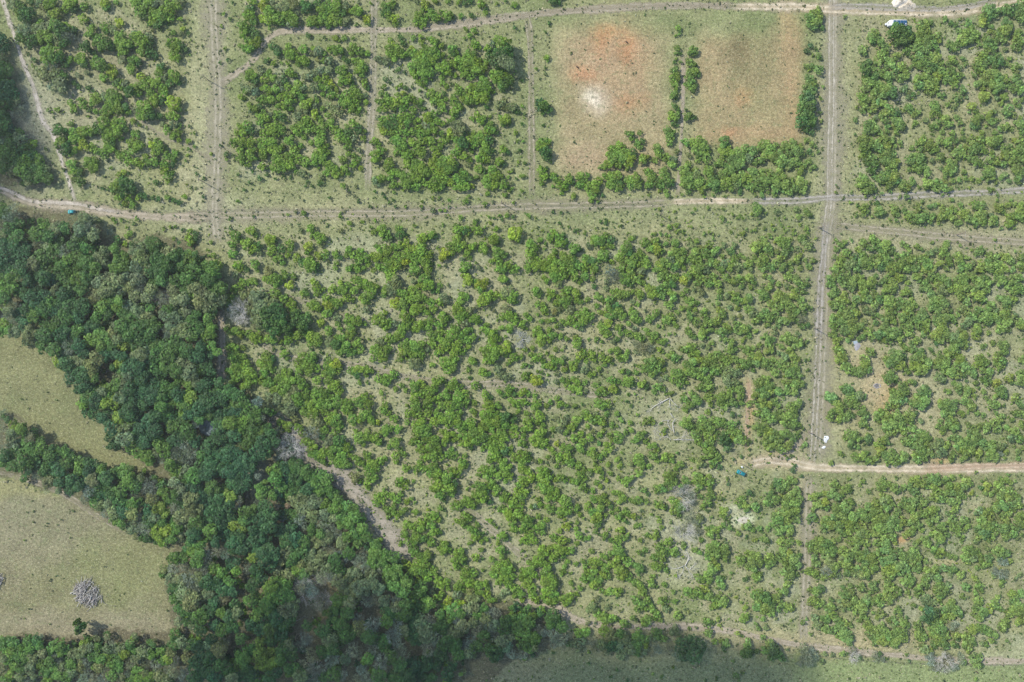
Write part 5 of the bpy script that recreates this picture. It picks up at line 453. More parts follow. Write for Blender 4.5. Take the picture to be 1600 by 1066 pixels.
def mesh_from(name, V, T, mat, B=None):
    n = len(V) // 4
    me = bpy.data.meshes.new(name)
    me.vertices.add(len(V)); me.vertices.foreach_set('co', V.astype(np.float32).ravel())
    me.loops.add(n * 4); me.loops.foreach_set('vertex_index', np.arange(n * 4, dtype=np.int32))
    me.polygons.add(n); me.polygons.foreach_set('loop_start', np.arange(0, n * 4, 4, dtype=np.int32))
    me.update(calc_edges=True)
    a = me.attributes.new('tint', 'FLOAT_COLOR', 'FACE')
    a.data.foreach_set('color', np.hstack([T, np.ones((n, 1))]).astype(np.float32).ravel())
    if B is not None:
        a = me.attributes.new('bcol', 'FLOAT_COLOR', 'FACE')
        a.data.foreach_set('color', np.hstack([B, np.ones((n, 1))]).astype(np.float32).ravel())
    me.materials.append(mat)
    return me

class Mass:
    def __init__(s): s.V = []; s.T = []; s.B = []
    def add(s, tpl, pos, sc, rz, c):
        V, T = tpl
        ca, sa = math.cos(rz), math.sin(rz)
        W = np.empty_like(V)
        x = V[:, 0] * sc[0]; y = V[:, 1] * sc[1]
        W[:, 0] = x * ca - y * sa + pos[0]; W[:, 1] = x * sa + y * ca + pos[1]; W[:, 2] = V[:, 2] * sc[2] + pos[2]
        s.V.append(W); s.T.append(T); s.B.append(np.tile(np.array(c, dtype=np.float32), (len(T), 1)))
    def build(s, name, label):
        me = mesh_from(name, np.vstack(s.V), np.vstack(s.T), M_leaf_s, np.vstack(s.B))
        o = link(name, me); tag(o, label, None, None, 'stuff')
        return o

# ------------------------------------------------------------------ ground
def vnoise(X, Y, scale, seed):
    g = np.random.default_rng(seed)
    n = 256; tab = g.random((n, n))
    x = X / scale + 1000.3; y = Y / scale + 1000.7
    xi = np.floor(x).astype(int); yi = np.floor(y).astype(int)
    fx = x - xi; fy = y - yi
    fx = fx * fx * (3 - 2 * fx); fy = fy * fy * (3 - 2 * fy)
    a = tab[xi % n, yi % n]; b = tab[(xi + 1) % n, yi % n]; c = tab[xi % n, (yi + 1) % n]; d = tab[(xi + 1) % n, (yi + 1) % n]
    return (a * (1 - fx) + b * fx) * (1 - fy) + (c * (1 - fx) + d * fx) * fy
def fbm(X, Y, scale, seed, o=4):
    v = 0; w = 0; a = 1
    for i in range(o):
        v = v + a * vnoise(X, Y, scale / 2 ** i, seed + i); w += a; a *= .6
    return v / w
def sstep(x, a, b):
    t = np.clip((x - a) / (b - a), 0, 1); return t * t * (3 - 2 * t)

def build_ground():
    cx = np.arange(-235, 235.1, 1.0); cy = np.arange(-165, 165.1, 1.0)
    ex = np.array([4000, 2200, 1200, 700, 450, 330, 270])
    xs = np.concatenate([-ex, cx, ex[::-1]]); ys = np.concatenate([-ex, cy, ex[::-1]])
    ys = np.unique(ys)
    X, Y = np.meshgrid(xs, ys)
    px = X / S + 800; py = 533 - Y / S
    wob = (fbm(X, Y, 9, 1) - .5) * 26; wob2 = (fbm(X, Y, 9, 21) - .5) * 26
    qx = px + wob; qy = py + wob2
    rag = fbm(X, Y, 5, 77, 3); big = fbm(X, Y, 40, 3); mid = fbm(X, Y, 12, 7); fine = fbm(X, Y, 4, 9)
    C = np.zeros(X.shape + (3,))
    green = np.array([.205, .215, .112]); tan = np.array([.335, .290, .190]); grey = np.array([.33, .305, .245])
    w = np.clip(.36 + (big - .5) * 1.3 + (mid - .5) * 1.1 + (fine - .5) * .7, 0, 1)[..., None]
    C[:] = green * (1 - w) + tan * w
    def put(m, c, a=1.0):
        m = np.clip(m * a, 0, 1)[..., None]
        C[:] = C * (1 - m) + np.array(c) * m
    def ell(cx_, cy_, rx, ry, soft=.5):
        d = np.sqrt(((qx - cx_) / rx) ** 2 + ((qy - cy_) / ry) ** 2) + (rag - .5) * .9
        return 1 - sstep(d, 1 - soft, 1 + soft)
    def box(x0, y0, x1, y1, soft=8):
        return sstep(qx, x0 - soft, x0 + soft) * (1 - sstep(qx, x1 - soft, x1 + soft)) * sstep(qy, y0 - soft, y0 + soft) * (1 - sstep(qy, y1 - soft, y1 + soft))
    spk = .45 + .9 * mid
    blk = np.zeros(X.shape)
    for (x0, y0, x1, y1) in ((95, -80, 300, 300), (375, -60, 580, 40), (375, 75, 572, 275), (592, 60, 800, 300), (1340, 30, 1700, 300), (360, 370, 1260, 720), (350, 720, 1245, 985), (1300, 385, 1700, 715), (1268, 755, 1700, 1015)):
        blk = np.maximum(blk, box(x0, y0, x1, y1, 12))
    bare = sstep(fbm(X, Y, 7, 41), .50, .64)
    put(blk * bare, (.350, .300, .225), .70)
    put(blk * sstep(fbm(X, Y, 16, 61), .54, .68), (.34, .325, .265), .5)
    # the two cleared fields at the top
    put(box(868, 45, 1042, 275, 18) * spk, (.36, .275, .185), .62)
    put(ell(958, 110, 46, 72, .8) * spk, (.40, .265, .185), .80)
    put(ell(943, 58, 13, 22, .9), (.46, .23, .13), .75); put(ell(978, 72, 16, 22, .9), (.46, .20, .11), .6)
    put(ell(915, 120, 20, 12, .9), (.46, .21, .13), .6); put(ell(985, 160, 22, 14, .9), (.46, .22, .13), .5)
    put(ell(1000, 95, 14, 40, .9) , (.43, .26, .18), .4)
    put(ell(936, 157, 21, 18, .9), (.58, .48, .41), .8); put(ell(930, 152, 9, 10, .9), (.72, .63, .57), .8)
    put(ell(905, 250, 35, 22, .8) * spk, (.40, .29, .21), .7)
    put(box(1088, 50, 1250, 222, 16) * spk, (.355, .265, .170), .80)
    put(ell(1175, 85, 45, 38, .9) * (.3 + mid), (.20, .185, .105), .75)
    put(ell(1160, 75, 16, 25, .9), (.19, .14, .085), .5)
    put(ell(1236, 110, 14, 105, .9) * spk, (.385, .265, .17), .75); put(ell(1165, 212, 55, 12, .9) * spk, (.40, .26, .17), .7)
    put(ell(1160, 150, 10, 14, .9), (.42, .23, .13), .5); put(ell(1140, 205, 12, 8, .9), (.46, .21, .13), .5)
    put(ell(1235, 40, 18, 25, .8), (.40, .26, .17), .6)
    # bare soil among the blocks
    put(ell(1335, 575, 48, 40, .6), (.40, .315, .23), .85); put(ell(1378, 612, 34, 30, .6), (.45, .33, .235), .9)
    put(ell(1310, 640, 40, 40, .7), (.37, .30, .20), .7); put(ell(1385, 640, 12, 35, .7), (.43, .29, .19), .7)
    put(ell(1440, 640, 34, 55, .7), (.40, .32, .225), .75); put(ell(1500, 620, 60, 60, .8) * spk, (.37, .32, .24), .6)
    put(ell(1500, 540, 70, 40, .8) * spk, (.37, .32, .24), .5); put(ell(1411, 843, 9, 5, .7), (.50, .28, .16), .9)
    put(ell(1465, 715, 16, 8, .8), (.50, .33, .20), .9); put(ell(1480, 876, 30, 6, .7), (.43, .34, .22), .8)
    put(ell(1530, 790, 25, 12, .7), (.37, .32, .24), .7)
    put(ell(1330, 1005, 130, 16, .7) * spk, (.40, .315, .22), .95); put(ell(1560, 1030, 60, 12, .7), (.42, .38, .29), .8)
    put(ell(1225, 1000, 90, 14, .8) * spk, (.37, .29, .21), .8); put(ell(1100, 990, 120, 10, .8), (.35, .29, .20), .7)
    put(ell(1168, 640, 6, 55, .7), (.45, .30, .20), .8); put(ell(1195, 720, 45, 12, .8), (.46, .35, .25), .9)
    put(ell(1160, 812, 17, 9, .7), (.60, .57, .48), .95); put(ell(1145, 795, 18, 7, .7), (.44, .41, .33), .8)
    put(ell(545, 775, 75, 16, .5) * 0, (0, 0, 0))
    put(ell(1040, 650, 45, 40, .8) * spk, (.33, .30, .22), .6); put(ell(1072, 870, 40, 32, .7) * spk, (.40, .36, .29), .8)
    put(ell(1065, 820, 30, 20, .7), (.36, .34, .27), .6)
    put(ell(560, 420, 60, 50, .8), (.33, .31, .20), .5)
    # lanes
    put(box(300, -60, 352, 360, 10) * spk, (.37, .325, .23), .8)
    put(box(300, 318, 860, 350, 12) * spk, (.36, .31, .215), .65)
    put(ell(330, 340, 70, 30, .8), (.38, .34, .27), .6)
    put(box(1275, -60, 1330, 730, 8) * spk, (.35, .305, .215), .62)
    put(box(1330, 355, 1700, 385, 10) * spk, (.37, .31, .24), .8)
    put(box(1248, 745, 1275, 1010, 7) * spk, (.38, .31, .23), .8)
    put(box(860, 310, 1275, 350, 14), (.24, .245, .14), .5)
    # pasture on the left and along the bottom
    LEFT = [(-80, 515), (45, 520), (95, 560), (165, 665), (240, 745), (130, 720), (20, 650), (-80, 640)]
    LEFT2 = [(-80, 728), (95, 770), (180, 825), (280, 850), (255, 920), (280, 1000), (-80, 1005)]
    def pm(poly):
        m = np.zeros(X.shape, bool); j = len(poly) - 1
        for i in range(len(poly)):
            xi, yi = poly[i]; xj, yj = poly[j]
            if yi != yj:
                m ^= ((yi > qy) != (yj > qy)) & (qx < (xj - xi) * (qy - yi) / (yj - yi) + xi)
            j = i
        return m.astype(float)
    put(pm(LEFT), (.215, .198, .112), .92); put(pm(LEFT2), (.215, .188, .125), .95); put(pm(LEFT2) * sstep(mid, .45, .65), (.25, .215, .16), .6); put((pm(LEFT) + pm(LEFT2)) * sstep(fbm(X, Y, 9, 91), .52, .66), (.165, .175, .09), .45)
    put(pm(LEFT2) * ell(190, 900, 100, 60, .8), (.215, .220, .105), .6)
    put(pm(LEFT2) * ell(60, 800, 100, 60, .9), (.255, .230, .170), .6)
    put(ell(120, 985, 170, 22, .7), (.285, .240, .185), .8)
    put(ell(5, 760, 110, 12, .8), (.29, .27, .13), .5)
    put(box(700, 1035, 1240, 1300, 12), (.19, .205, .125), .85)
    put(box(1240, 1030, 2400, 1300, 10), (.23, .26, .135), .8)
    put(ell(800, 1050, 60, 25, .8), (.27, .23, .17), .5)
    # litter under the woods
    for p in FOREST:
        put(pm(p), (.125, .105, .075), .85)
    put(ell(405, 745, 16, 50, .6), (.27, .26, .235), .9)
    put(ell(470, 910, 60, 90, .7), (.22, .175, .12), .6); put(ell(505, 960, 35, 35, .8), (.36, .28, .17), .7)
    put(ell(45, 190, 40, 90, .7), (.33, .29, .245), .6); put(ell(60, 250, 22, 60, .7), (.33, .29, .245), .5)
    put(ell(130, 80, 90, 50, .8) * spk, (.31, .26, .20), .6); put(ell(150, 170, 70, 40, .8) * spk, (.34, .28, .22), .6)
    put(ell(60, 160, 40, 60, .8), (.35, .31, .26), .5)
    C *= (.88 + .24 * fine)[..., None]
    C *= np.array([.765, .850, .655])
    warm = np.clip(box(875, 55, 1040, 275, 22) * (.35 + .7 * rag) + box(1095, 60, 1248, 222, 20) * (.35 + .7 * rag) + .45 * pm(LEFT2) + .2 * pm(LEFT), 0, 1)[..., None]
    C *= 1 + warm * np.array([.09, -.04, .05])
    nx, ny = len(xs), len(ys)
    co = np.stack([X, Y, np.zeros_like(X)], -1).reshape(-1, 3)
    idx = np.arange(nx * ny).reshape(ny, nx)
    q = np.stack([idx[:-1, :-1], idx[:-1, 1:], idx[1:, 1:], idx[1:, :-1]], -1).reshape(-1, 4)
    me = bpy.data.meshes.new('ground')
    me.vertices.add(len(co)); me.vertices.foreach_set('co', co.astype(np.float32).ravel())
    me.loops.add(q.size); me.loops.foreach_set('vertex_index', q.astype(np.int32).ravel())
    me.polygons.add(len(q)); me.polygons.foreach_set('loop_start', np.arange(0, q.size, 4, dtype=np.int32))
    me.update(calc_edges=True)
    a = me.attributes.new('soil', 'FLOAT_COLOR', 'POINT')
    a.data.foreach_set('color', np.concatenate([C, np.ones(X.shape + (1,))], -1).astype(np.float32).ravel())
    m, t, b = nt('dry_grassland')
    at = t.nodes.new('ShaderNodeAttribute'); at.attribute_name = 'soil'
    geo = t.nodes.new('ShaderNodeNewGeometry')
    def noise(scale, detail, rough=.6):
        n = t.nodes.new('ShaderNodeTexNoise'); n.inputs['Scale'].default_value = scale
        n.inputs['Detail'].default_value = detail; n.inputs['Roughness'].default_value = rough
        t.links.new(geo.outputs['Position'], n.inputs['Vector']); return n
    def rng(src, a0, a1, b0, b1):
        r = t.nodes.new('ShaderNodeMapRange'); r.inputs[1].default_value = a0; r.inputs[2].default_value = a1
        r.inputs[3].default_value = b0; r.inputs[4].default_value = b1; t.links.new(src, r.inputs[0]); return r.outputs[0]
    def mix(f, c1, c2, mode='MIX'):
        x = t.nodes.new('ShaderNodeMix'); x.data_type = 'RGBA'; x.blend_type = mode
        for s_, v in ((0, f), (6, c1), (7, c2)):
            if isinstance(v, (int, float)): x.inputs[s_].default_value = v
            elif isinstance(v, tuple): x.inputs[s_].default_value = v + (1,)
            else: t.links.new(v, x.inputs[s_])
        return x.outputs[2]
    n1 = noise(1.6, 3); n2 = noise(.55, 3); n3 = noise(.12, 4); n4 = noise(2.9, 2)
    # green herb patches, straw tufts, bare specks
    c = mix(rng(n2.outputs['Fac'], .53, .66, 0, .40), at.outputs['Color'], (.135, .165, .070))
    c = mix(rng(n1.outputs['Fac'], .56, .72, 0, .60), c, (.42, .38, .25))
    c = mix(rng(n4.outputs['Fac'], .60, .74, 0, .60), c, (.085, .105, .045))
    n6 = noise(2.4, 3, .7); c = mix(1.0, c, rng(n6.outputs['Fac'], .3, .7, .62, 1.38), 'MULTIPLY')
    n5 = noise(.9, 5, .75); c = mix(1.0, c, rng(n5.outputs['Fac'], .3, .7, .52, 1.48), 'MULTIPLY')
    vm = t.nodes.new('ShaderNodeVectorMath'); vm.operation = 'SCALE'
    t.links.new(c, vm.inputs[0]); t.links.new(rng(n3.outputs['Fac'], .3, .7, .88, 1.12), vm.inputs['Scale'])
    t.links.new(vm.outputs[0], b.inputs['Base Color'])
    b.inputs['Roughness'].default_value = .95; b.inputs['Specular IOR Level'].default_value = .1
    bp = t.nodes.new('ShaderNodeBump'); bp.inputs['Strength'].default_value = .55; bp.inputs['Distance'].default_value = .22
    nb = noise(1.3, 4, .7); t.links.new(nb.outputs['Fac'], bp.inputs['Height']); t.links.new(bp.outputs[0], b.inputs['Normal'])
    me.materials.append(m)
    o = link('ground', me); o['kind'] = 'structure'
build_ground()

# ------------------------------------------------------------------ tracks: thin sheets that fray into the grass
def track_material(name, c_mid, c_rut, rut_off, rut_w, cover, gap=.45):
    m, t, b = nt(name)
    at = t.nodes.new('ShaderNodeAttribute'); at.attribute_name = 'side'   # x: metres from the centre line, y: 0..1 to the edge
    sep = t.nodes.new('ShaderNodeSeparateXYZ'); t.links.new(at.outputs['Vector'], sep.inputs[0])
    geo = t.nodes.new('ShaderNodeNewGeometry')
    def noise(s_, d=4):
        n = t.nodes.new('ShaderNodeTexNoise'); n.inputs['Scale'].default_value = s_; n.inputs['Detail'].default_value = d
        n.inputs['Roughness'].default_value = .65
        t.links.new(geo.outputs['Position'], n.inputs['Vector']); return n.outputs['Fac']
    def mth(op, a, b_=None, c_=None):
        n = t.nodes.new('ShaderNodeMath'); n.operation = op
        for i, v in enumerate((a, b_, c_)):
            if v is None: continue
            if isinstance(v, (int, float)): n.inputs[i].default_value = v
            else: t.links.new(v, n.inputs[i])
        return n.outputs[0]
    n1 = noise(.9); n2 = noise(.16, 3); n3 = noise(2.6, 3)
    off = mth('ABSOLUTE', sep.outputs[0])
    d = mth('ABSOLUTE', mth('SUBTRACT', off, mth('MULTIPLY_ADD', n2, 1.4, rut_off - .7)))
    rut = t.nodes.new('ShaderNodeMapRange'); rut.interpolation_type = 'SMOOTHSTEP'
    rut.inputs[1].default_value = 0; rut.inputs[2].default_value = rut_w; rut.inputs[3].default_value = 1; rut.inputs[4].default_value = 0
    t.links.new(mth('ADD', d, mth('MULTIPLY_ADD', n1, .8, -.4)), rut.inputs[0])
    mx = t.nodes.new('ShaderNodeMix'); mx.data_type = 'RGBA'
    mx.inputs[6].default_value = c_mid + (1,); mx.inputs[7].default_value = c_rut + (1,); t.links.new(rut.outputs[0], mx.inputs[0])
    vm = t.nodes.new('ShaderNodeVectorMath'); vm.operation = 'SCALE'; t.links.new(mx.outputs[2], vm.inputs[0])
    t.links.new(mth('MULTIPLY_ADD', n3, .55, .74), vm.inputs['Scale'])
    t.links.new(vm.outputs[0], b.inputs['Base Color']); b.inputs['Roughness'].default_value = .95
    b.inputs['Specular IOR Level'].default_value = .1
    n4e = noise(.45, 4)
    # how much bare soil covers the grass
    edge = t.nodes.new('ShaderNodeMapRange'); edge.interpolation_type = 'SMOOTHSTEP'
    edge.inputs[1].default_value = .3; edge.inputs[2].default_value = 1.0; edge.inputs[3].default_value = 1; edge.inputs[4].default_value = 0
    t.links.new(mth('ADD', sep.outputs[1], mth('MULTIPLY_ADD', n4e, 1.3, -.65)), edge.inputs[0])
    k = mth('ADD', mth('MULTIPLY', rut.outputs[0], 1 - cover), cover)
    k = mth('MULTIPLY', k, edge.outputs[0])
    n4 = noise(.35, 5)
    kk = t.nodes.new('ShaderNodeMapRange'); kk.inputs[1].default_value = .34; kk.inputs[2].default_value = .60; kk.inputs[3].default_value = gap; kk.inputs[4].default_value = 1.0
    t.links.new(n4, kk.inputs[0]); k = mth('MULTIPLY', k, kk.outputs[0])
    k2 = mth('MULTIPLY', k, mth('MULTIPLY_ADD', n3, .9, .55)); 
    cl = t.nodes.new('ShaderNodeClamp'); t.links.new(k2, cl.inputs[0])
    end = mth('MULTIPLY', cl.outputs[0], sep.outputs[2])
    tr = t.nodes.new('ShaderNodeBsdfTransparent'); ms = t.nodes.new('ShaderNodeMixShader')
    t.links.new(end, ms.inputs[0]); t.links.new(tr.outputs[0], ms.inputs[1]); t.links.new(b.outputs[0], ms.inputs[2])
    t.links.new(ms.outputs[0], t.nodes['Material Output'].inputs['Surface'])
    bp = t.nodes.new('ShaderNodeBump'); bp.inputs['Strength'].default_value = .4; bp.inputs['Distance'].default_value = .12
    t.links.new(n1, bp.inputs['Height']); t.links.new(bp.outputs[0], b.inputs['Normal'])
    return m
_tz = [0]
def smooth(pts, step=2.0):
    p = np.array(pts, float); out = []
    for i in range(len(p) - 1):
        p0 = p[max(i - 1, 0)]; p1 = p[i]; p2 = p[i + 1]; p3 = p[min(i + 2, len(p) - 1)]
        n = max(2, int(np.linalg.norm(p2 - p1) / step))
        for k in range(n):
            u = k / n
            out.append(.5 * ((2 * p1) + (-p0 + p2) * u + (2 * p0 - 5 * p1 + 4 * p2 - p3) * u * u + (-p0 + 3 * p1 - 3 * p2 + p3) * u ** 3))
    out.append(p[-1]); return np.array(out)
def track(name, pts, halfw, mat):
    _tz[0] += 1; z = .004 * _tz[0]
    c = smooth([P(x, y)[:2] for x, y in pts])
    tg = np.gradient(c, axis=0); tg /= np.linalg.norm(tg, axis=1)[:, None] + 1e-9
    nrm = np.stack([-tg[:, 1], tg[:, 0]], 1)
    us = [-1, -.6, 0, .6, 1]
    vs = []; sd = []
    n = len(c); L = np.concatenate([[0], np.cumsum(np.linalg.norm(np.diff(c, axis=0), axis=1))])
    for i in range(n):
        w = halfw * (1 + .22 * math.sin(L[i] * .11 + _tz[0]) + .12 * math.sin(L[i] * .37))
        fade = min(1, L[i] / 5, (L[-1] - L[i]) / 5)
        for u in us:
            q = c[i] + nrm[i] * u * w; vs.append((q[0], q[1], z)); sd.append((u * w, abs(u), fade))
    fs = [(i * 5 + k, i * 5 + k + 1, i * 5 + k + 6, i * 5 + k + 5) for i in range(n - 1) for k in range(4)]
    me = bpy.data.meshes.new(name); me.from_pydata(vs, [], fs)
    a = me.attributes.new('side', 'FLOAT_VECTOR', 'POINT'); a.data.foreach_set('vector', np.array(sd, dtype=np.float32).ravel())
    me.materials.append(mat); me.update()
    if me.polygons[0].normal.z < 0: me.flip_normals()
    o = link(name, me); o['kind'] = 'structure'; return o
TM_pale = track_material('pale_track_soil', (.30, .275, .20), (.45, .41, .32), .85, .62, .22, .35)
TM_sand = track_material('sandy_track_soil', (.43, .355, .235), (.56, .48, .345), .90, .8, .95)
TM_orange = track_material('orange_track_soil', (.42, .30, .20), (.50, .39, .27), .85, .7, .75)
TM_faint = track_material('worn_grass_track', (.30, .265, .18), (.35, .31, .22), .9, .6, .5)
TM_grey = track_material('grey_gravel_track', (.30, .275, .225), (.38, .35, .295), .85, .8, .45, .45)
TM_lane = track_material('trodden_lane', (.335, .285, .205), (.39, .335, .245), .9, .9, .85, .62)
TM_path = track_material('trodden_path', (.42, .37, .29), (.47, .42, .34), .3, .7, .90)
TM_bare = track_material('bare_grey_lane', (.30, .265, .205), (.325, .285, .22), 1.6, 2.4, 1.0)
TM_soft = track_material('soft_worn_lane', (.305, .275, .195), (.36, .325, .235), .9, .8, .62, .4)
track('worn_lane', [(1304, -60), (1302, 60), (1300, 300), (1292, 380), (1286, 540), (1276, 725)], 6.5, TM_soft)
track('dirt_track', [(1302, -60), (1300, 0), (1299, 60), (1299, 150), (1297, 240), (1296, 310), (1290, 360)], 2.6, TM_pale)
track('dirt_track', [(1291, 345), (1287, 400), (1283, 440), (1280, 500), (1279, 540)], 2.6, TM_grey)
track('dirt_track', [(1280, 520), (1276, 600), (1272, 680), (1268, 730)], 2.4, TM_pale)
track('dirt_track', [(1264, 740), (1263, 800), (1262, 860), (1258, 940), (1255, 1005)], 3.6, TM_soft)
track('sandy_track', [(1165, 730), (1190, 721), (1230, 721), (1275, 730), (1350, 732), (1450, 733), (1600, 732), (1680, 731)], 2.7, TM_sand)
track('dirt_track', [(1205, 722), (1232, 708), (1250, 692), (1262, 672)], 1.4, TM_lane)
track('sandy_track', [(1440, 733), (1520, 729), (1600, 727), (1680, 726)], 2.2, TM_orange)
track('dirt_track', [(-60, 275), (0, 296), (30, 310), (60, 319), (115, 322), (150, 328), (190, 334), (260, 340), (330, 339)], 2.8, TM_lane)
track('footpath', [(-60, 272), (0, 293), (30, 306), (50, 315), (115, 318), (150, 326), (190, 333)], 1.0, TM_path)
track('dirt_track', [(290, 338), (400, 336), (520, 334), (640, 333), (760, 325), (850, 322), (960, 320), (1050, 317)], 3.8, TM_faint)
track('dirt_track', [(1040, 316), (1075, 315), (1120, 314), (1180, 315)], 1.5, TM_sand)
track('dirt_track', [(1170, 314), (1240, 314), (1300, 309), (1360, 309), (1450, 304), (1540, 301), (1600, 297), (1680, 290)], 2.2, TM_grey)
track('footpath', [(-5, -40), (8, 12), (24, 60), (36, 98), (50, 130), (60, 165), (68, 190), (85, 215), (96, 250), (108, 285), (119, 320)], 1.3, TM_path)
track('dirt_track', [(338, 137), (360, 120), (395, 95), (415, 65), (440, 49), (500, 47), (580, 47), (640, 46), (720, 38), (800, 28), (870, 19), (960, 13), (1050, 8), (1150, 10)], 1.9, TM_lane)
track('dirt_track', [(640, 46), (800, 25), (960, 12), (1150, 9)], 1.6, TM_faint)
track('dirt_track', [(1140, 10), (1200, 11), (1250, 11), (1310, 16), (1400, 19), (1480, 20), (1540, 12), (1600, 2), (1680, -14)], 2.6, TM_sand)
track('dirt_track', [(1290, 14), (1330, 10), (1440, 14), (1500, 12), (1560, 0)], 1.7, TM_grey)
track('dirt_track', [(332, -50), (335, 60), (340, 135), (340, 220), (335, 330), (342, 385)], 6.0, TM_soft)
track('dirt_track', [(585, -40), (584, 45), (582, 150), (578, 210), (574, 300)], 2.3, TM_soft)
track('dirt_track', [(822, 20), (828, 60), (830, 150), (831, 310)], 2.0, TM_faint)
track('bare_lane', [(385, 520), (440, 555), (500, 566), (560, 572), (640, 590), (720, 600), (790, 600), (880, 612), (960, 620)], 2.2, TM_faint)
track('bare_lane', [(346, 480), (348, 540), (350, 600), (400, 640)], 2.4, TM_lane)
track('bare_lane', [(425, 640), (462, 686), (500, 718), (540, 750), (570, 788), (598, 822), (618, 850), (650, 872)], 6.5, TM_bare)
track('bare_lane', [(800, 940), (860, 945), (900, 968), (960, 980), (1060, 978), (1150, 988), (1250, 1008), (1400, 1024), (1500, 1032), (1680, 1034)], 1.8, TM_lane)
track('footpath', [(1068, 80), (1066, 180), (1062, 250), (1058, 310)], 1.0, TM_lane)
track('footpath', [(1170, 588), (1168, 640), (1165, 705)], 1.1, TM_orange)
track('bare_lane', [(1300, 352), (1400, 362), (1500, 372), (1680, 384)], 3.2, TM_faint)
track('footpath', [(-40, 728), (60, 755), (110, 778), (150, 805), (200, 835)], 1.3, TM_faint)
track('footpath', [(700, 760), (760, 820), (850, 900), (885, 940)], 1.5, TM_faint)
track('footpath', [(210, 170), (240, 205), (290, 225), (330, 250)], 1.0, TM_faint)
track('footpath', [(400, 455), (470, 470), (520, 490), (600, 505), (640, 520)], 1.3, TM_faint)

# ------------------------------------------------------------------ plants: the largest as things, the rest as masses
def unit_tube(name, chains, mat, sides=6):
    """chains: list of [(point, radius), ...]"""
    vs = []; fs = []
    for ch in chains:
        base = len(vs); n = len(ch)
        for i, (p, r) in enumerate(ch):
            p = mathutils.Vector(p)
            a = mathutils.Vector(ch[max(i - 1, 0)][0]); b = mathutils.Vector(ch[min(i + 1, n - 1)][0])
            d = (b - a).normalized(); u = d.orthogonal().normalized(); v = d.cross(u)
            for k in range(sides):
                an = 2 * math.pi * k / sides
                vs.append(p + (u * math.cos(an) + v * math.sin(an)) * r)
        for i in range(n - 1):
            for k in range(sides):
                fs.append((base + i * sides + k, base + i * sides + (k + 1) % sides, base + (i + 1) * sides + (k + 1) % sides, base + (i + 1) * sides + k))
        fs.append(tuple(base + k for k in range(sides))[::-1]); fs.append(tuple(base + (n - 1) * sides + k for k in range(sides)))
    me = bpy.data.meshes.new(name); me.from_pydata([tuple(v) for v in vs], [], fs); me.materials.append(mat); me.update()
    return me
def trunk_chains(seed, spread, top):
    g = random.Random(seed); ch = []
    ch.append([((0, 0, -.02), .055), ((g.uniform(-.02, .02), g.uniform(-.02, .02), .3 * top), .045), ((g.uniform(-.04, .04), g.uniform(-.04, .04), .62 * top), .034)])
    for k in range(5):
        a = k * 1.26 + g.uniform(-.3, .3); s = spread * g.uniform(.6, 1)
        ch.append([((0, 0, .25 * top), .036), ((s * .5 * math.cos(a), s * .5 * math.sin(a), .6 * top), .024), ((s * math.cos(a), s * math.sin(a), .9 * top), .009)])
    return ch
ME_bush = [mesh_from('bush_crown', v, t_, M_leaf_o) for v, t_ in T_bush_hi]
ME_tree = [mesh_from('tree_crown', v, t_, M_leaf_o) for v, t_ in T_tree_hi]
ME_bare = [mesh_from('grey_crown', v, t_, M_leaf_o) for v, t_ in T_bare]
ME_bare_b = [mesh_from('grey_bush_crown', v, t_, M_leaf_o) for v, t_ in T_bare_b]
ME_trunk = [unit_tube('trunk', trunk_chains(i, .55, 1.0), M_bark) for i in range(4)]

def centre_h(p): return p['h'] - .55 * p['r'] if p['kind'] in ('tree', 'bare') else .5 * p['h']
for p in plants: p['pos'] = P(p['px'], p['py'], 0, centre_h(p))

BLOCKS = [  # x0, y0, x1, y1, words
    (0, 0, 312, 330, 'top left block'), (312, 0, 596, 45, 'strip above curved track'), (596, 0, 830, 45, 'strip above curved track'),
    (312, 45, 582, 310, 'block left of narrow lane'), (582, 45, 832, 310, 'block right of narrow lane'),
    (832, 0, 1062, 322, 'white patch field'), (1062, 0, 1292, 322, 'brown cleared field'),
    (1292, 0, 1600, 305, 'top right block'), (1292, 305, 1600, 362, 'strip under grey track'),
    (160, 322, 720, 470, 'open scrub beside the wood'), (720, 322, 1000, 470, 'middle block below long lane'),
    (1000, 322, 1282, 470, 'block beside straight track'),
    (345, 470, 720, 610, 'scrub round dark thicket'), (720, 470, 1000, 610, 'big central block'), (1000, 470, 1282, 610, 'right central block'),
    (1282, 362, 1600, 540, 'block right of straight track'), (1282, 540, 1600, 728, 'block with bare clearings'),
    (345, 610, 720, 860, 'scrub beside grey lane'), (720, 610, 1000, 800, 'lower middle scrub'), (1000, 610, 1262, 800, 'scrub around fallen trees'),
    (620, 800, 860, 1066, 'lower wood corner scrub'), (860, 800, 1060, 1066, 'scrub above shaded pasture'), (1060, 800, 1262, 1066, 'scrub left of brown lane'),
    (1262, 728, 1450, 1066, 'lower right block'), (1450, 728, 1600, 1066, 'bottom right corner block'),
]
FBLOCKS = [
    (0, 0, 200, 330, 'left edge wood strip'), (0, 300, 170, 520, 'wood below teal car'), (170, 300, 370, 480, 'wood below long lane'),
    (170, 480, 370, 640, 'wood above hidden pool'), (0, 500, 170, 650, 'wood edge by upper pasture'), (0, 640, 130, 760, 'narrow wooded spur'), (130, 640, 260, 850, 'spur between two pastures'),
    (260, 640, 400, 860, 'middle of the wood'), (400, 640, 640, 860, 'wood beside grey lane'), (240, 860, 400, 990, 'wood edge near brush pile'),
    (0, 985, 250, 1066, 'low bright wood'), (250, 985, 420, 1066, 'bottom of the wood'), (400, 860, 560, 1066, 'wood around dead clearing'),
    (560, 860, 740, 1066, 'blue green lower wood'), (740, 860, 1100, 1066, 'belt over shaded pasture'),
]
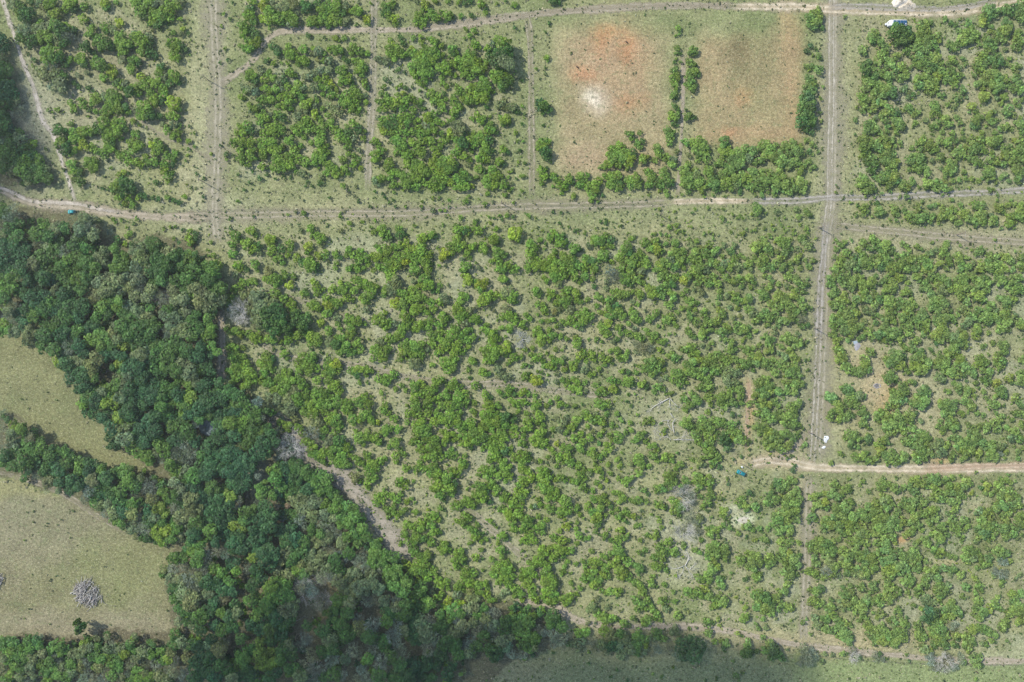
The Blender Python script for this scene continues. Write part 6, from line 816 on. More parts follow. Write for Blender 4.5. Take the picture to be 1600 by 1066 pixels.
POSW = [['upper left', 'upper middle', 'upper right'], ['middle left', 'centre', 'middle right'], ['lower left', 'lower middle', 'lower right']]
CW = {'g': 'bright green', 'y': 'yellow green', 'd': 'dark green', 'b': 'blue green', 'o': 'sage green', 'w': 'pale grey', 'r': 'rusty brown'}
ORD = ['leftmost', 'second from left', 'third from left', 'fourth from left', 'fifth from left', 'sixth from left', 'seventh from left', 'eighth from left', 'ninth from left', 'tenth from left']
def label_all(things, noun, blocks):
    by = {}
    for p in things:
        best = None
        for bl in blocks:
            dx = max(bl[0] - p['px'], 0, p['px'] - bl[2]); dy = max(bl[1] - p['py'], 0, p['py'] - bl[3])
            if best is None or dx + dy < best[0]: best = (dx + dy, bl)
        bl = best[1]
        u = min(2, max(0, int((p['px'] - bl[0]) / (bl[2] - bl[0]) * 3))); v = min(2, max(0, int((p['py'] - bl[1]) / (bl[3] - bl[1]) * 3)))
        size = 'broad' if p['r'] > (3.2 if p['f'] else 2.6) else ('medium' if p['r'] > (2.6 if p['f'] else 2.1) else 'small')
        p['lab'] = (size, CW[p['k']], noun, POSW[v][u], bl[4])
        by.setdefault(p['lab'], []).append(p)
    for key, ps in by.items():
        ps.sort(key=lambda q: q['px'])
        s = '%s %s %s, %s of the %s' % key if key[3] != 'centre' else '%s %s %s at the centre of the %s' % (key[0], key[1], key[2], key[4])
        for i, q in enumerate(ps):
            q['label'] = s if len(ps) == 1 else ORD[min(i, 9)] + ' ' + s
            if len(q['label'].replace('-', ' ').split()) > 16: q['label'] = q['label'].replace('at the centre of the', 'amid the')

in_view = lambda p: 0 <= p['px'] <= 1600 and 0 <= p['py'] <= 1066
bushes = sorted([p for p in plants if not p['f']], key=lambda p: -p['r'])
trees = sorted([p for p in plants if p['f'] and p['k'] != 'w'], key=lambda p: -p['r'])
greys = sorted([p for p in plants if p['f'] and p['k'] == 'w'], key=lambda p: -p['r'])
big_b, rest_b = bushes[:300], bushes[300:]
big_t, rest_t = trees[:300], trees[300:]
label_all(big_b, 'bush', BLOCKS); label_all(big_t, 'tree', FBLOCKS); label_all(greys, 'tree', FBLOCKS)

def plant_thing(p, name, cat, group):
    o = empty(name, p['pos'], R.uniform(0, 6.28))
    tag(o, p['label'], cat, group)
    r = p['r']; e = R.uniform(.88, 1.12)
    if p['kind'] in ('tree', 'bare'):
        me = R.choice(ME_tree if p['kind'] == 'tree' else ME_bare)
        zs = .85 * r
        c = link('crown', me, o, (0, 0, p['h'] - .62 * r), None, (r * e, r / e, zs))
        th = p['h'] - .35 * r
        link('trunk', R.choice(ME_trunk), o, (0, 0, 0), (0, 0, R.uniform(0, 6)), (r * .95, r * .95, th))
    else:
        me = R.choice(ME_bush if p['kind'] == 'bush' else ME_bare_b)
        c = link('crown', me, o, (0, 0, 0), None, (r * e, r / e, p['h']))
        link('trunk', R.choice(ME_trunk), o, (0, 0, 0), (0, 0, R.uniform(0, 6)), (r * .8, r * .8, p['h'] * .8))
    c.color = tuple(p['c']) + (1,)
    return o
for p in big_b: plant_thing(p, 'scrub_bush', 'bush', 'scrub bushes in the blocks and along the tracks')
for p in big_t: plant_thing(p, 'woodland_tree', 'tree', 'trees of the wood')
for p in greys: plant_thing(p, 'grey_tree', 'grey tree', 'pale grey trees of the wood')

ms = Mass()
for p in rest_b:
    r = p['r']; e = R.uniform(.85, 1.15)
    tp = R.choice(T_bush_hi if r > 2.3 else T_bush_md if r > 1.15 else T_bush_lo)
    if p['kind'] == 'baresmall': tp = R.choice(T_bare_b)
    ms.add(tp, p['pos'], (r * e, r / e, p['h']), R.uniform(0, 6.28), p['c'])
# beyond the frame the same scrub goes on
for i in range(1500):
    while True:
        x = R.uniform(-230, 1830); y = R.uniform(-200, 1260)
        if -8 < x < 1608 and -8 < y < 1074: continue
        if abs(y - 733) < 14 or abs(x - 1300) < 16 or abs(y - 290) < 14 or abs(x - 335) < 18: continue
        if (x > 700 and y > 1066) or (x < 0 and 520 < y < 1000): 
            if R.random() > .06: continue
        break
    r = R.uniform(1.0, 2.8); c = COLS[R.choice('gggyod')]; j = R.uniform(.8, 1.2)
    ms.add(R.choice(T_bush_md), P(x, y), (r, r, r * 1.15), R.uniform(0, 6.28), tuple(v * j for v in c))
ms.build('small_scrub', 'thousands of smaller green bushes spread over the blocks')
mt = Mass()
for p in rest_t:
    r = p['r']
    mt.add(R.choice(T_tree_md), (p['pos'][0], p['pos'][1], p['h'] - .62 * r), (r, r * R.uniform(.85, 1.15), .85 * r), R.uniform(0, 6.28), p['c'])
# lower storey that fills the wood between the crowns
fx = [p for p in plants if p['f']]
for p in fx:
    if p['k'] == 'w': continue
    for k in range(2):
        dx, dy = R.gauss(0, 2.2), R.gauss(0, 2.2)
        qx, qy = p['pos'][0] / S + 800 + dx / S, 533 - (p['pos'][1] + dy) / S
        if not in_forest(qx, qy): continue
        if math.hypot(qx - 326, qy - 666) < 19: continue
        if (p['px'] - 405) ** 2 / 22 ** 2 + (p['py'] - 745) ** 2 / 55 ** 2 < 1: continue
        r = R.uniform(1.0, 1.9); cc = COLS[R.choice('dbdog')]
        mt.add(R.choice(T_bush_md), (p['pos'][0] + dx, p['pos'][1] + dy, R.uniform(0, p['h'] * .25)), (r, r, r * 1.3), R.uniform(0, 6.28), cc)
for i in range(260):   # wood going on beyond the left and bottom edge
    x, y = R.choice([(R.uniform(-200, -12), R.uniform(330, 520)), (R.uniform(-200, 690), R.uniform(1078, 1240)), (R.uniform(-200, -12), R.uniform(60, 290))])
    r = R.uniform(2.4, 3.4); c = COLS[R.choice('dbogd')]
    mt.add(R.choice(T_tree_md), P(x, y, R.uniform(3.6, 6)), (r, r, r * .85), R.uniform(0, 6.28), c)
mt.build('woodland_undergrowth', 'smaller trees and undergrowth filling the wood')

# herbs and tussocks on the open ground
mg = Mass()
T_tuft = [crown_template(800 + i, 9, 2, .42) for i in range(10)]
n = 0
while n < 30000:
    x = R.uniform(-60, 1660); y = R.uniform(-60, 1126)
    if in_forest(x, y) and R.random() > .3: continue
    if (862 < x < 1050 and 25 < y < 250 or 1085 < x < 1250 and 20 < y < 220) and R.random() > .15: continue
    if (x < 260 and (520 < y < 740 or 760 < y < 990)) and R.random() > .1: continue
    if (abs(x - 1298) < 9 and y < 720) or abs(y - 733) < 8 and x > 1170: continue
    r = R.uniform(.18, .5) if R.random() < .93 else R.uniform(.5, .8)
    c = R.choice([(.075, .115, .04), (.10, .14, .05), (.13, .15, .07), (.085, .14, .04), (.30, .29, .19), (.40, .38, .27), (.26, .26, .15), (.06, .09, .04)])
    mg.add(T_tuft[n % 10], P(x, y), (r, r, r * .7), R.uniform(0, 6.28), c)
    n += 1
blocks_in = ((95, -40, 300, 300), (375, -40, 580, 40), (375, 75, 572, 275), (592, 60, 800, 300), (1340, 30, 1640, 300), (360, 370, 1260, 720), (430, 720, 1245, 985), (1300, 385, 1640, 715), (1268, 755, 1640, 1015), (300, 335, 1270, 375), (1330, 312, 1640, 355))
ar = [(b[2] - b[0]) * (b[3] - b[1]) for b in blocks_in]
for i in range(9000):
    b = R.choices(blocks_in, ar)[0]; x = R.uniform(b[0], b[2]); y = R.uniform(b[1], b[3])
    if in_forest(x, y) or (1285 < x < 1520 and 545 < y < 715): continue
    r = R.uniform(.25, .65); c = COLS[R.choice('ggoody')]; j = R.uniform(.7, 1.05)
    mg.add(T_tuft[i % 10], P(x, y), (r, r, r * .8), R.uniform(0, 6.28), tuple(v * j for v in c))
mg.build('low_herbs', 'low herbs and grass tussocks scattered over the open ground')

# ------------------------------------------------------------------ dead wood
def blend(name, chains, mat, sides=5): return unit_tube(name, chains, mat, sides)
def limb(g, start, d, length, r, depth, out, droop=0.0, flat=False):
    """grow one limb with side twigs into the list of chains"""
    n = 5; p = mathutils.Vector(start); ch = [(p.copy(), r)]
    d = mathutils.Vector(d).normalized()
    for i in range(n):
        d = (d + mathutils.Vector((g.gauss(0, .22), g.gauss(0, .22), g.gauss(0, .10) - droop))).normalized()
        p = p + d * length / n
        if p.z < .06: p.z = .06
        ch.append((p.copy(), max(.012, r * (1 - .8 * (i + 1) / n))))
        if depth > 0 and i > 0:
            for s in range(2):
                a = g.uniform(.5, 1.1) * (1 if s else -1)
                side = d.cross(mathutils.Vector((0, 0, 1)))
                if side.length < .2: side = mathutils.Vector((math.cos(g.uniform(0, 6)), math.sin(g.uniform(0, 6)), 0))
                side.normalize()
                nd = d * math.cos(a) + side * math.sin(a) + mathutils.Vector((0, 0, g.uniform(-.1, .4) if not flat else g.uniform(-.05, .12)))
                limb(g, p, nd, length * g.uniform(.4, .65), max(.02, ch[-1][1] * .7), depth - 1, out, droop, flat)
    out.append(ch)
def dead_tree(seed, px, py, h, r, nl, label, group, mat=None, lean=0.0, name='dead_tree'):
    g = random.Random(seed); mat = mat or M_dead
    o = empty(name, P(px, py, 0, h * .7)); tag(o, label, 'dead tree', group)
    link('trunk', blend('trunk', [[((0, 0, -.1), .26), ((.1, .05, h * .25), .2), ((.15, .1, h * .5), .15)]], mat, 8), o)
    for i in range(nl):
        a = i * 6.283 / nl + g.uniform(-.3, .3); out = []
        limb(g, (.1, .06, h * g.uniform(.22, .48)), (math.cos(a), math.sin(a), g.uniform(.35, .95)), r * g.uniform(.8, 1.15), .12, 2, out)
        link('branch', blend('branch', out, mat, 4), o)
    return o
GD = 'leafless pale trees standing in the wood'
dead_tree(1, 374, 490, 5.5, 4.2, 9, 'standing dead tree with a dense fan of white grey twigs beside the dark thicket', GD)
dead_tree(2, 250, 464, 7, 3.4, 6, 'white leafless tree in the upper right part of the wood', GD)
dead_tree(3, 454, 700, 6.5, 4.6, 8, 'wide pale leafless tree where the grey lane meets the wood', GD)
dead_tree(4, 478, 918, 6, 4.4, 9, 'pale grey leafless tree above the dead clearing, leftmost of three', GD)
dead_tree(5, 503, 939, 5.5, 3.6, 8, 'whitish leafless tree at the middle of the dead clearing', GD)
dead_tree(6, 504, 903, 5.5, 2.8, 7, 'small whitish leafless tree at the top of the dead clearing', GD)
dead_tree(7, 228, 768, 6, 3.6, 7, 'bare silvery tree on the spur between the two pastures', GD)
dead_tree(8, 224, 830, 5.5, 2.6, 6, 'small bare silvery tree at the pasture side of the spur', GD)
dead_tree(9, 616, 728 + 0, 1.0, .6, 3, 'tiny bare bush on the grey lane', GD, M_twig) if False else None
dead_tree(10, 1067, 776, 2.6, 4.2, 9, 'spreading leafless grey bush above the other two near the fallen trees', 'leafless grey bushes in the lower scrub', M_dead2, name='dead_bush')
dead_tree(11, 1067, 829, 2.6, 3.8, 8, 'leafless grey bush between the spreading one and the star shaped fallen tree', 'leafless grey bushes in the lower scrub', M_dead2, name='dead_bush')
dead_tree(12, 1333, 1027, 3.8, 2.2, 6, 'grey snag with a forked trunk on the lower boundary of the right block', GD, M_dead2)
dead_tree(13, 816, 531, 2.0, 3.0, 7, 'brownish leafless bush in the centre of the big block', 'leafless grey bushes in the lower scrub', M_twig, name='dead_bush')
dead_tree(14, 1474, 1033, 3.4, 3.6, 7, 'broad silvery leafless shrub on the boundary at the lower right', 'leafless grey bushes in the lower scrub', M_dead2, name='dead_bush')

def fallen(name, lines, label, group='fallen dead trees in the scrub', mat=None, seed=0, fan=2):
    """lines: [([(px, py), ...], radius)], the first is the trunk"""
    g = random.Random(seed); mat = mat or M_dead
    c = P(*lines[0][0][0]); o = empty(name, c); tag(o, label, 'dead tree', group)
    for i, (pts, r) in enumerate(lines):
        q = smooth([P(x, y)[:2] for x, y in pts], 1.0)
        n = len(q); out = []; ch = []
        for k in range(n):
            rr = r * .62 * (1 - .75 * k / n)
            z = rr + .25 * math.sin(math.pi * k / n) + .15
            ch.append(((q[k][0] - c[0], q[k][1] - c[1], z), rr))
            if k > n * .2 and fan:
                d = q[min(k + 1, n - 1)] - q[max(k - 1, 0)]
                for s in (-1, 1):
                    if g.random() < .75:
                        a = math.atan2(d[1], d[0]) + s * g.uniform(.3, 1.0)
                        limb(g, ch[-1][0], (math.cos(a), math.sin(a), .08), g.uniform(1.0, 2.6), max(.04, rr * .5), fan - 1, out, .03, True)
        out.append(ch)
        link('trunk' if i == 0 else 'branch', blend('limb', out, mat, 5), o)
    return o
fallen('fallen_tree', [([(1046, 622), (1036, 627), (1028, 631), (1018, 638)], .30), ([(1046, 624), (1046, 632), (1048, 640)], .2), ([(1047, 623), (1054, 631), (1063, 638)], .2)],
       'topmost of the fallen trees, forked and pale with limbs spreading like a fan', seed=3, fan=2)
fallen('fallen_tree', [([(1047, 646), (1050, 650), (1052, 653)], .28)], 'short thick fallen log between the fanned tree and the bent trunk', seed=4, fan=0)
fallen('fallen_tree', [([(1053, 676), (1051, 667), (1051, 660), (1054, 655)], .26), ([(1050, 673), (1045, 666), (1043, 660), (1045, 656)], .17), ([(1045, 657), (1036, 657), (1028, 663)], .13)],
       'bent fallen trunk with twigs to its left, below the short log', seed=5, fan=1)
fallen('fallen_tree', [([(1052, 687), (1060, 687), (1069, 686), (1079, 687)], .24), ([(1056, 687), (1066, 682), (1076, 679)], .12), ([(1048, 687), (1044, 683), (1037, 682), (1031, 684)], .14), ([(1036, 680), (1032, 675), (1025, 672)], .1)],
       'lowest of the fallen trunks in the bare patch, lying straight with a twiggy top', seed=6, fan=2)
fallen('fallen_tree', [([(1070, 884), (1074, 876), (1076, 869), (1072, 860)], .26), ([(1068, 884), (1060, 887), (1049, 889)], .2), ([(1071, 885), (1077, 889), (1083, 884)], .18), ([(1068, 886), (1066, 894), (1060, 902)], .13), ([(1072, 886), (1078, 896), (1082, 903)], .12)],
       'star shaped fallen grey tree with a long upward limb in the lower scrub', seed=7, fan=2)
fallen('fallen_tree', [([(150, 581), (160, 581), (173, 580)], .17), ([(150, 592), (157, 604), (168, 601)], .12)], 'thin grey trunks lying in the dark gap of the wood', seed=8, fan=0)
fallen('fallen_tree', [([(463, 1001), (462, 995), (466, 989), (470, 996)], .22), ([(459, 1006), (465, 1007), (470, 1004)], .15)], 'tan splintered trunk on the ground of the dead clearing', seed=9, fan=1, mat=plain('tan_wood', (.52, .42, .28), .9))
fallen('fallen_tree', [([(488, 964), (497, 971), (503, 980)], .2), ([(462, 970), (470, 967), (475, 963)], .15)], 'pale fallen limbs in the middle of the wood clearing', seed=10, fan=1)
fallen('fallen_tree', [([(1487, 968), (1492, 972), (1497, 975)], .22)], 'short pale log beside the lower right block', seed=11, fan=0)
fallen('fallen_tree', [([(1282, 1052 - 70), (1290, 984), (1302, 978)], .12)], 'thin grey branch lying below the lower right block', seed=12, fan=2, mat=M_dead2)
fallen('fallen_tree', [([(284, 1048), (296, 1052), (303, 1049)], .16), ([(290, 1055), (284, 1063)], .12)], 'pale broken limbs at the end of the low bright wood', seed=13, fan=1)
fallen('fallen_tree', [([(290, 990), (300, 995), (312, 992)], .15), ([(298, 994), (296, 1004)], .1)], 'dark forked limb at the upper side of the low bright wood', seed=14, fan=1, mat=M_bark)
fallen('dead_branches', [([(440, 716), (452, 706), (466, 702)], .14)], 'grey branches lying by the corner of the grey lane', seed=15, fan=2)

# brush piles: every stick a part
stick_me = []
for i in range(9):
    g = random.Random(50 + i); L = g.uniform(2.4, 5.0); ch = []
    for k in range(5):
        u = k / 4; ch.append(((L * (u - .5), g.gauss(0, .14), g.gauss(0, .05)), .13 * (1 - .65 * u)))
    stick_me.append(unit_tube('stick', [ch] + ([[((L * .1, 0, 0), .05), ((L * .3, .5, .1), .02)]] if i % 2 else []), M_stick if i % 4 else M_dead2, 6))
def brush_pile(px, py, poly, n, label):
    c = P(px, py); o = empty('brush_pile', c); tag(o, label, 'brush pile', 'brush piles on the pasture')
    g = random.Random(int(px)); k = 0
    xs = [p[0] for p in poly]; ys = [p[1] for p in poly]
    while k < n:
        x = g.uniform(min(xs), max(xs)); y = g.uniform(min(ys), max(ys))
        if not inpoly(x, y, poly): continue
        dd = max(abs(x - px) / (max(xs) - min(xs)), abs(y - py) / (max(ys) - min(ys))) * 2
        z = .12 + 1.5 * max(0, 1 - dd) * g.random() + .25 * g.random()
        q = P(x, y)
        a = g.gauss(1.2, .38) if g.random() < .8 else g.uniform(0, 3.14)
        s = g.uniform(.6, 1.15)
        link('branch', g.choice(stick_me), o, (q[0] - c[0], q[1] - c[1], z), (g.gauss(0, .12), g.gauss(0, .14), a), (s, s, s)); k += 1
brush_pile(137, 926, [(117, 914), (124, 910), (134, 906), (147, 902), (149, 912), (154, 922), (160, 936), (152, 944), (140, 947), (122, 940), (117, 926)], 210,
           'big heap of grey cut branches in the middle of the lower left pasture')
brush_pile(-1, 906, [(-14, 896), (2, 898), (6, 904), (2, 912), (-14, 920)], 50, 'heap of grey branches cut off by the left edge of the pasture')
for (x, y, a) in ((165, 943, -.7), (140, 951, .9), (116, 918, 1.9)):
    o = link('loose_branch', stick_me[3], None, P(x, y, .15), (0, .03, a), (.7, .7, .7))
    tag(o, {165: 'loose pale branch lying off the lower right end of the big brush heap', 140: 'loose pale branch poking out below the big brush heap', 116: 'loose pale branch at the left end of the big brush heap'}[x], 'branch', 'loose branches by the brush heap')

# ------------------------------------------------------------------ vehicles
def loft(name, rings, mat, cap=True):
    n = len(rings[0]); vs = [v for r_ in rings for v in r_]; fs = []
    for i in range(len(rings) - 1):
        for k in range(n): fs.append((i * n + k, i * n + (k + 1) % n, (i + 1) * n + (k + 1) % n, (i + 1) * n + k))
    if cap: fs.append(tuple(range(n))[::-1]); fs.append(tuple((len(rings) - 1) * n + k for k in range(n)))
    me = bpy.data.meshes.new(name); me.from_pydata(vs, [], fs); me.materials.append(mat); me.update()
    import bmesh
    bm = bmesh.new(); bm.from_mesh(me); bmesh.ops.recalc_face_normals(bm, faces=bm.faces); bm.to_mesh(me); bm.free()
    return me
def rring(x, hw, z0, z1, rad, top=1.0):
    """rounded rectangle cross-section at x, narrowing to hw * top at the roof"""
    out = []
    for (sy, sz, a0) in ((1, -1, -90), (1, 1, 0), (-1, 1, 90), (-1, -1, 180)):
        w = hw * (top if sz > 0 else 1)
        cy = sy * (w - rad); cz = (z1 - rad) if sz > 0 else (z0 + rad)
        for k in range(3):
            a = math.radians(a0 + 45 * k); out.append((x, cy + rad * math.cos(a), cz + rad * math.sin(a)))
    return out
def boxm(name, sx, sy, sz, mat, bev=.03):
    import bmesh
    bm = bmesh.new(); bmesh.ops.create_cube(bm, size=1); bmesh.ops.scale(bm, vec=(sx, sy, sz), verts=bm.verts)
    if bev: bmesh.ops.bevel(bm, geom=bm.edges[:], offset=min(bev, sx * .3, sy * .3, sz * .3), segments=2, affect='EDGES')
    me = bpy.data.meshes.new(name); bm.to_mesh(me); bm.free(); me.materials.append(mat); return me
def cyl(name, r, h, mat, seg=20, axis='Y', r2=None):
    import bmesh
    bm = bmesh.new(); bmesh.ops.create_cone(bm, cap_ends=True, segments=seg, radius1=r, radius2=r if r2 is None else r2, depth=h)
    if axis == 'Y': bmesh.ops.rotate(bm, cent=(0, 0, 0), matrix=mathutils.Matrix.Rotation(math.pi / 2, 3, 'X'), verts=bm.verts)
    if axis == 'X': bmesh.ops.rotate(bm, cent=(0, 0, 0), matrix=mathutils.Matrix.Rotation(math.pi / 2, 3, 'Y'), verts=bm.verts)
    me = bpy.data.meshes.new(name); bm.to_mesh(me); bm.free(); me.materials.append(mat); return me
M_teal = plain('teal_paint', (.012, .20, .22), .28, .3, .05, spec=.5)
M_glass = plain('dark_glass', (.02, .028, .032), .08, 0, .05, spec=.6)
M_tyre = plain('tyre_rubber', (.025, .025, .025), .85)
M_rim = plain('wheel_rim', (.45, .45, .46), .35, .8, .05)
M_white = plain('white_paint', (.62, .63, .64), .35, 0, .04)
M_panel = plain('blue_roof_panel', (.018, .075, .15), .18, .1, .25, spec=.6)
M_frame = plain('black_plastic', (.03, .03, .03), .6)
M_lamp = plain('lamp_glass', (.7, .7, .68), .15, 0, .05)
M_red = plain('red_lamp', (.4, .02, .02), .25, 0, .05)
def wheels(o, xs, hw, r, w):
    for x in xs:
        for s in (-1, 1):
            t = link('wheel', cyl('wheel', r, w, M_tyre, 24), o, (x, s * hw, r))
            link('rim', cyl('rim', r * .6, w * .4, M_rim, 16), t, (0, s * w * .35, 0))
def make_car(px, py, rz, L, W, label):
    o = empty('parked_car', P(px, py, 0, 1.0), rz); tag(o, label, 'car', 'teal cars parked beside the tracks')
    h = L / 2; w = W / 2
    link('body', loft('body', [rring(-h, w * .80, .34, .70, .12), rring(-h * .96, w * .93, .26, .84, .16), rring(-h * .7, w, .20, .90, .16), rring(0, w, .20, .92, .16),
                               rring(h * .45, w, .20, .88, .16), rring(h * .78, w * .95, .22, .80, .16), rring(h * .97, w * .82, .28, .66, .14), rring(h, w * .7, .34, .56, .1)], M_teal), o)
    link('cabin', loft('cabin', [rring(-h * .90, w * .80, .84, .90, .03, .95), rring(-h * .74, w * .84, .84, 1.34, .1, .82), rring(-h * .30, w * .86, .84, 1.46, .12, .82),
                                 rring(h * .12, w * .86, .84, 1.42, .12, .82), rring(h * .46, w * .82, .84, .93, .04, .9)], M_teal), o)
    v = [(h * .17, -w * .62, 1.40), (h * .17, w * .62, 1.40), (h * .43, w * .70, 1.0), (h * .43, -w * .70, 1.0)]
    def sheet(nm, pts, dz):
        me = bpy.data.meshes.new(nm); a = [mathutils.Vector(p) for p in pts]
        nn = (a[1] - a[0]).cross(a[2] - a[0]).normalized()
        if nn.z < 0 and abs(nn.z) > .2: nn = -nn
        q = [tuple(p + nn * dz) for p in a] + [tuple(p - nn * .02) for p in a]
        me.from_pydata(q, [], [(0, 1, 2, 3), (7, 6, 5, 4), (0, 4, 5, 1), (1, 5, 6, 2), (2, 6, 7, 3), (3, 7, 4, 0)]); me.materials.append(M_glass); return me
    link('windscreen', sheet('windscreen', v, .03), o)
    link('rear_window', sheet('rear_window', [(-h * .77, w * .58, 1.32), (-h * .77, -w * .58, 1.32), (-h * .885, -w * .66, .98), (-h * .885, w * .66, .98)], .04), o)
    for s in (-1, 1):
        link('side_window', boxm('side_window', L * .36, .03, .28, M_glass, .01), o, (-h * .25, s * w * .80, 1.15), (s * .22, 0, 0))
        link('headlight', boxm('headlight', .14, .26, .12, M_lamp, .03), o, (h * .93, s * w * .6, .6))
        link('tail_light', boxm('tail_light', .08, .16, .22, M_red, .02), o, (-h * .975, s * w * .66, .68))
        link('mirror', boxm('mirror', .12, .16, .1, M_teal, .03), o, (h * .34, s * (w + .06), .98))
    link('number_plate', boxm('number_plate', .02, .4, .1, M_white, .005), o, (-h - .005, 0, .5))
    wheels(o, (-h * .62, h * .62), w - .1, .29, .18)
    return o
make_car(1158.5, 739.5, math.radians(155), 3.5, 1.6, 'teal car parked on the grass below the end of the sandy track')
make_car(111, 331, math.radians(178), 2.9, 1.5, 'teal car half beside the pale bush at the junction of footpath and dirt track')

def make_camper(px, py):
    o = empty('camper_trailer', P(px, py, 0, 2.6), math.pi); tag(o, 'white camper trailer with blue roof panels and rounded nose by the top track', 'camper trailer')
    rg = []
    for x, w, z1 in ((-3.45, .92, 2.35), (-3.38, 1.10, 2.5), (-3.2, 1.17, 2.58), (0, 1.18, 2.62), (2.5, 1.17, 2.6), (3.05, 1.08, 2.45), (3.35, .92, 2.1), (3.48, .70, 1.5)):
        rg.append(rring(x, w, .55, z1, .16, .97))
    link('body', loft('body', rg, M_white), o)
    for i, x in enumerate((-2.75, -1.45, -.15, 1.25)):
        p = link('roof_panel', boxm('roof_panel', 1.22, 1.72, .05, M_panel, .01), o, (x, 0, 2.665))
    link('roof_hatch', boxm('roof_hatch', .62, .62, .16, M_white, .05), o, (.95, .32, 2.76))
    link('roof_vent', boxm('roof_vent', .38, .34, .14, M_white, .04), o, (-2.9, .5, 2.76))
    link('door', boxm('door', .68, .03, 1.7, M_white, .01), o, (1.4, -1.185, 1.45))
    d = o.children[-1] if o.children else None
    for x in (-2.3, -.4):
        for s in (-1, 1):
            f = link('window', boxm('window', 1.05, .04, .55, M_glass, .02), o, (x, s * 1.185, 1.75))
    link('front_window', boxm('front_window', .04, 1.1, .45, M_glass, .02), o, (3.36, 0, 1.95), (0, -.35, 0))
    link('drawbar', unit_tube('drawbar', [[((2.9, -.6, .5), .05), ((4.5, 0, .5), .05)], [((2.9, .6, .5), .05), ((4.5, 0, .5), .05)]], M_frame), o)
    link('gas_box', boxm('gas_box', .65, .85, .6, M_white, .14), o, (3.95, 0, .85))
    link('jockey_wheel', cyl('jockey_wheel', .12, .08, M_tyre, 14), o, (4.4, 0, .12))
    wheels(o, (-.75, .1), 1.05, .33, .2)
    for s in (-1, 1): link('tail_light', boxm('tail_light', .04, .2, .3, M_red, .02), o, (-3.45, s * .7, .95))
    link('awning_rail', boxm('awning_rail', 4.2, .1, .12, M_rim, .02), o, (-.4, 1.21, 2.45))
    return o
make_camper(1403.5, 35.3)

# ------------------------------------------------------------------ power line
M_pole = plain('pole_wood', (.20, .165, .13), .9); M_ins = plain('porcelain', (.55, .52, .48), .3)
PO = [(326, 126), (319, 285), (546, 302), (784, 318), (1031, 336), (1279, 356), (1494, 367), (1272, 513), (1263, 675), (1157, 724)]
PL = ['utility pole on the cleared lane below the bend of the curved track', 'utility pole above the junction of the vertical lane and the long lane', 'utility pole at the lower end of the narrow lane between the square blocks',
      'utility pole in the grass below the upper right square block', 'utility pole with trodden sand at its foot below the field with the white patch', 'utility pole beside the crossing of the straight track',
      'utility pole in the open strip above the block right of the straight track', 'utility pole at the left side of the straight track, halfway down', 'utility pole at the diagonal shortcut to the sandy track', 'utility pole right above the teal car on the sandy track']
me_pole = unit_tube('pole', [[((0, 0, -.3), .17), ((0, 0, 3), .15), ((0, 0, 6.3), .115)]], M_pole, 10)
me_arm = boxm('crossarm', .12, 1.7, .12, M_pole, .01); me_ins = cyl('insulator', .05, .18, M_ins, 10, 'Z')
poles = []
for i, (x, y) in enumerate(PO):
    b = P(x, y); poles.append(b)
    o = empty('utility_pole', b, 1.57 if i in (0, 7, 8) else 0.0); tag(o, PL[i], 'utility pole', 'poles of the overhead line')
    link('pole', me_pole, o); link('crossarm', me_arm, o, (.14, 0, 5.95))
    for s in (-.7, 0, .7): link('insulator', me_ins, o, (.14, s, 6.1))
M_wire = plain('cable', (.05, .05, .05), .5)
for (a, b, lb) in ((1, 2, 'leftmost span of the long line'), (2, 3, 'span between the square blocks'), (3, 4, 'span under the field with the white patch'), (4, 5, 'span ending at the straight track'),
                   (5, 6, 'span running right from the straight track'), (0, 1, 'short span down the cleared lane'), (5, 7, 'upper span along the straight track'), (7, 8, 'lower span along the straight track'), (8, 9, 'span to the pole by the teal car')):
    pa, pb = poles[a], poles[b]; chs = []
    dx, dy = pb[0] - pa[0], pb[1] - pa[1]; L = math.hypot(dx, dy)
    for s in (-.7, .7):
        chs.append([((pa[0] + dx * k / 12 - dy / L * s, pa[1] + dy * k / 12 + dx / L * s, 6.2 - 4 * .9 * (k / 12) * (1 - k / 12)), .014) for k in range(13)])
    o = link('overhead_cable', unit_tube('overhead_cable', chs, M_wire, 4)); tag(o, 'thin dark overhead cable pair, ' + lb, 'cable', 'spans of the overhead line')

# ------------------------------------------------------------------ fences
M_post = plain('fence_post_wood', (.23, .20, .17), .9)
me_post = unit_tube('post', [[((0, 0, -.3), .07), ((0, 0, 1.25), .06)]], M_post, 7)
def fence(pts, label, group):
    q = smooth([P(x, y)[:2] for x, y in pts], 4.0); o = empty('wire_fence', (q[0][0], q[0][1], 0)); tag(o, label, 'fence', group)
    for k in q: link('post', me_post, o, (k[0] - q[0][0], k[1] - q[0][1], 0), (0, 0, R.uniform(0, 6)), (1, 1, R.uniform(.9, 1.1)))
    for z in (.35, .75, 1.15):
        link('wire', unit_tube('wire', [[((k[0] - q[0][0], k[1] - q[0][1] + .06, z), .012) for k in q]], M_wire, 4), o)
fence([(140, 328), (260, 330), (400, 328), (600, 327), (740, 325), (860, 322), (1040, 319)], 'low wire fence with thin posts running along the long lane', 'wire fences')
fence([(1262, 1022), (1330, 1030), (1440, 1036), (1560, 1038), (1660, 1038)], 'low wire fence along the bottom edge of the lower right block', 'wire fences')

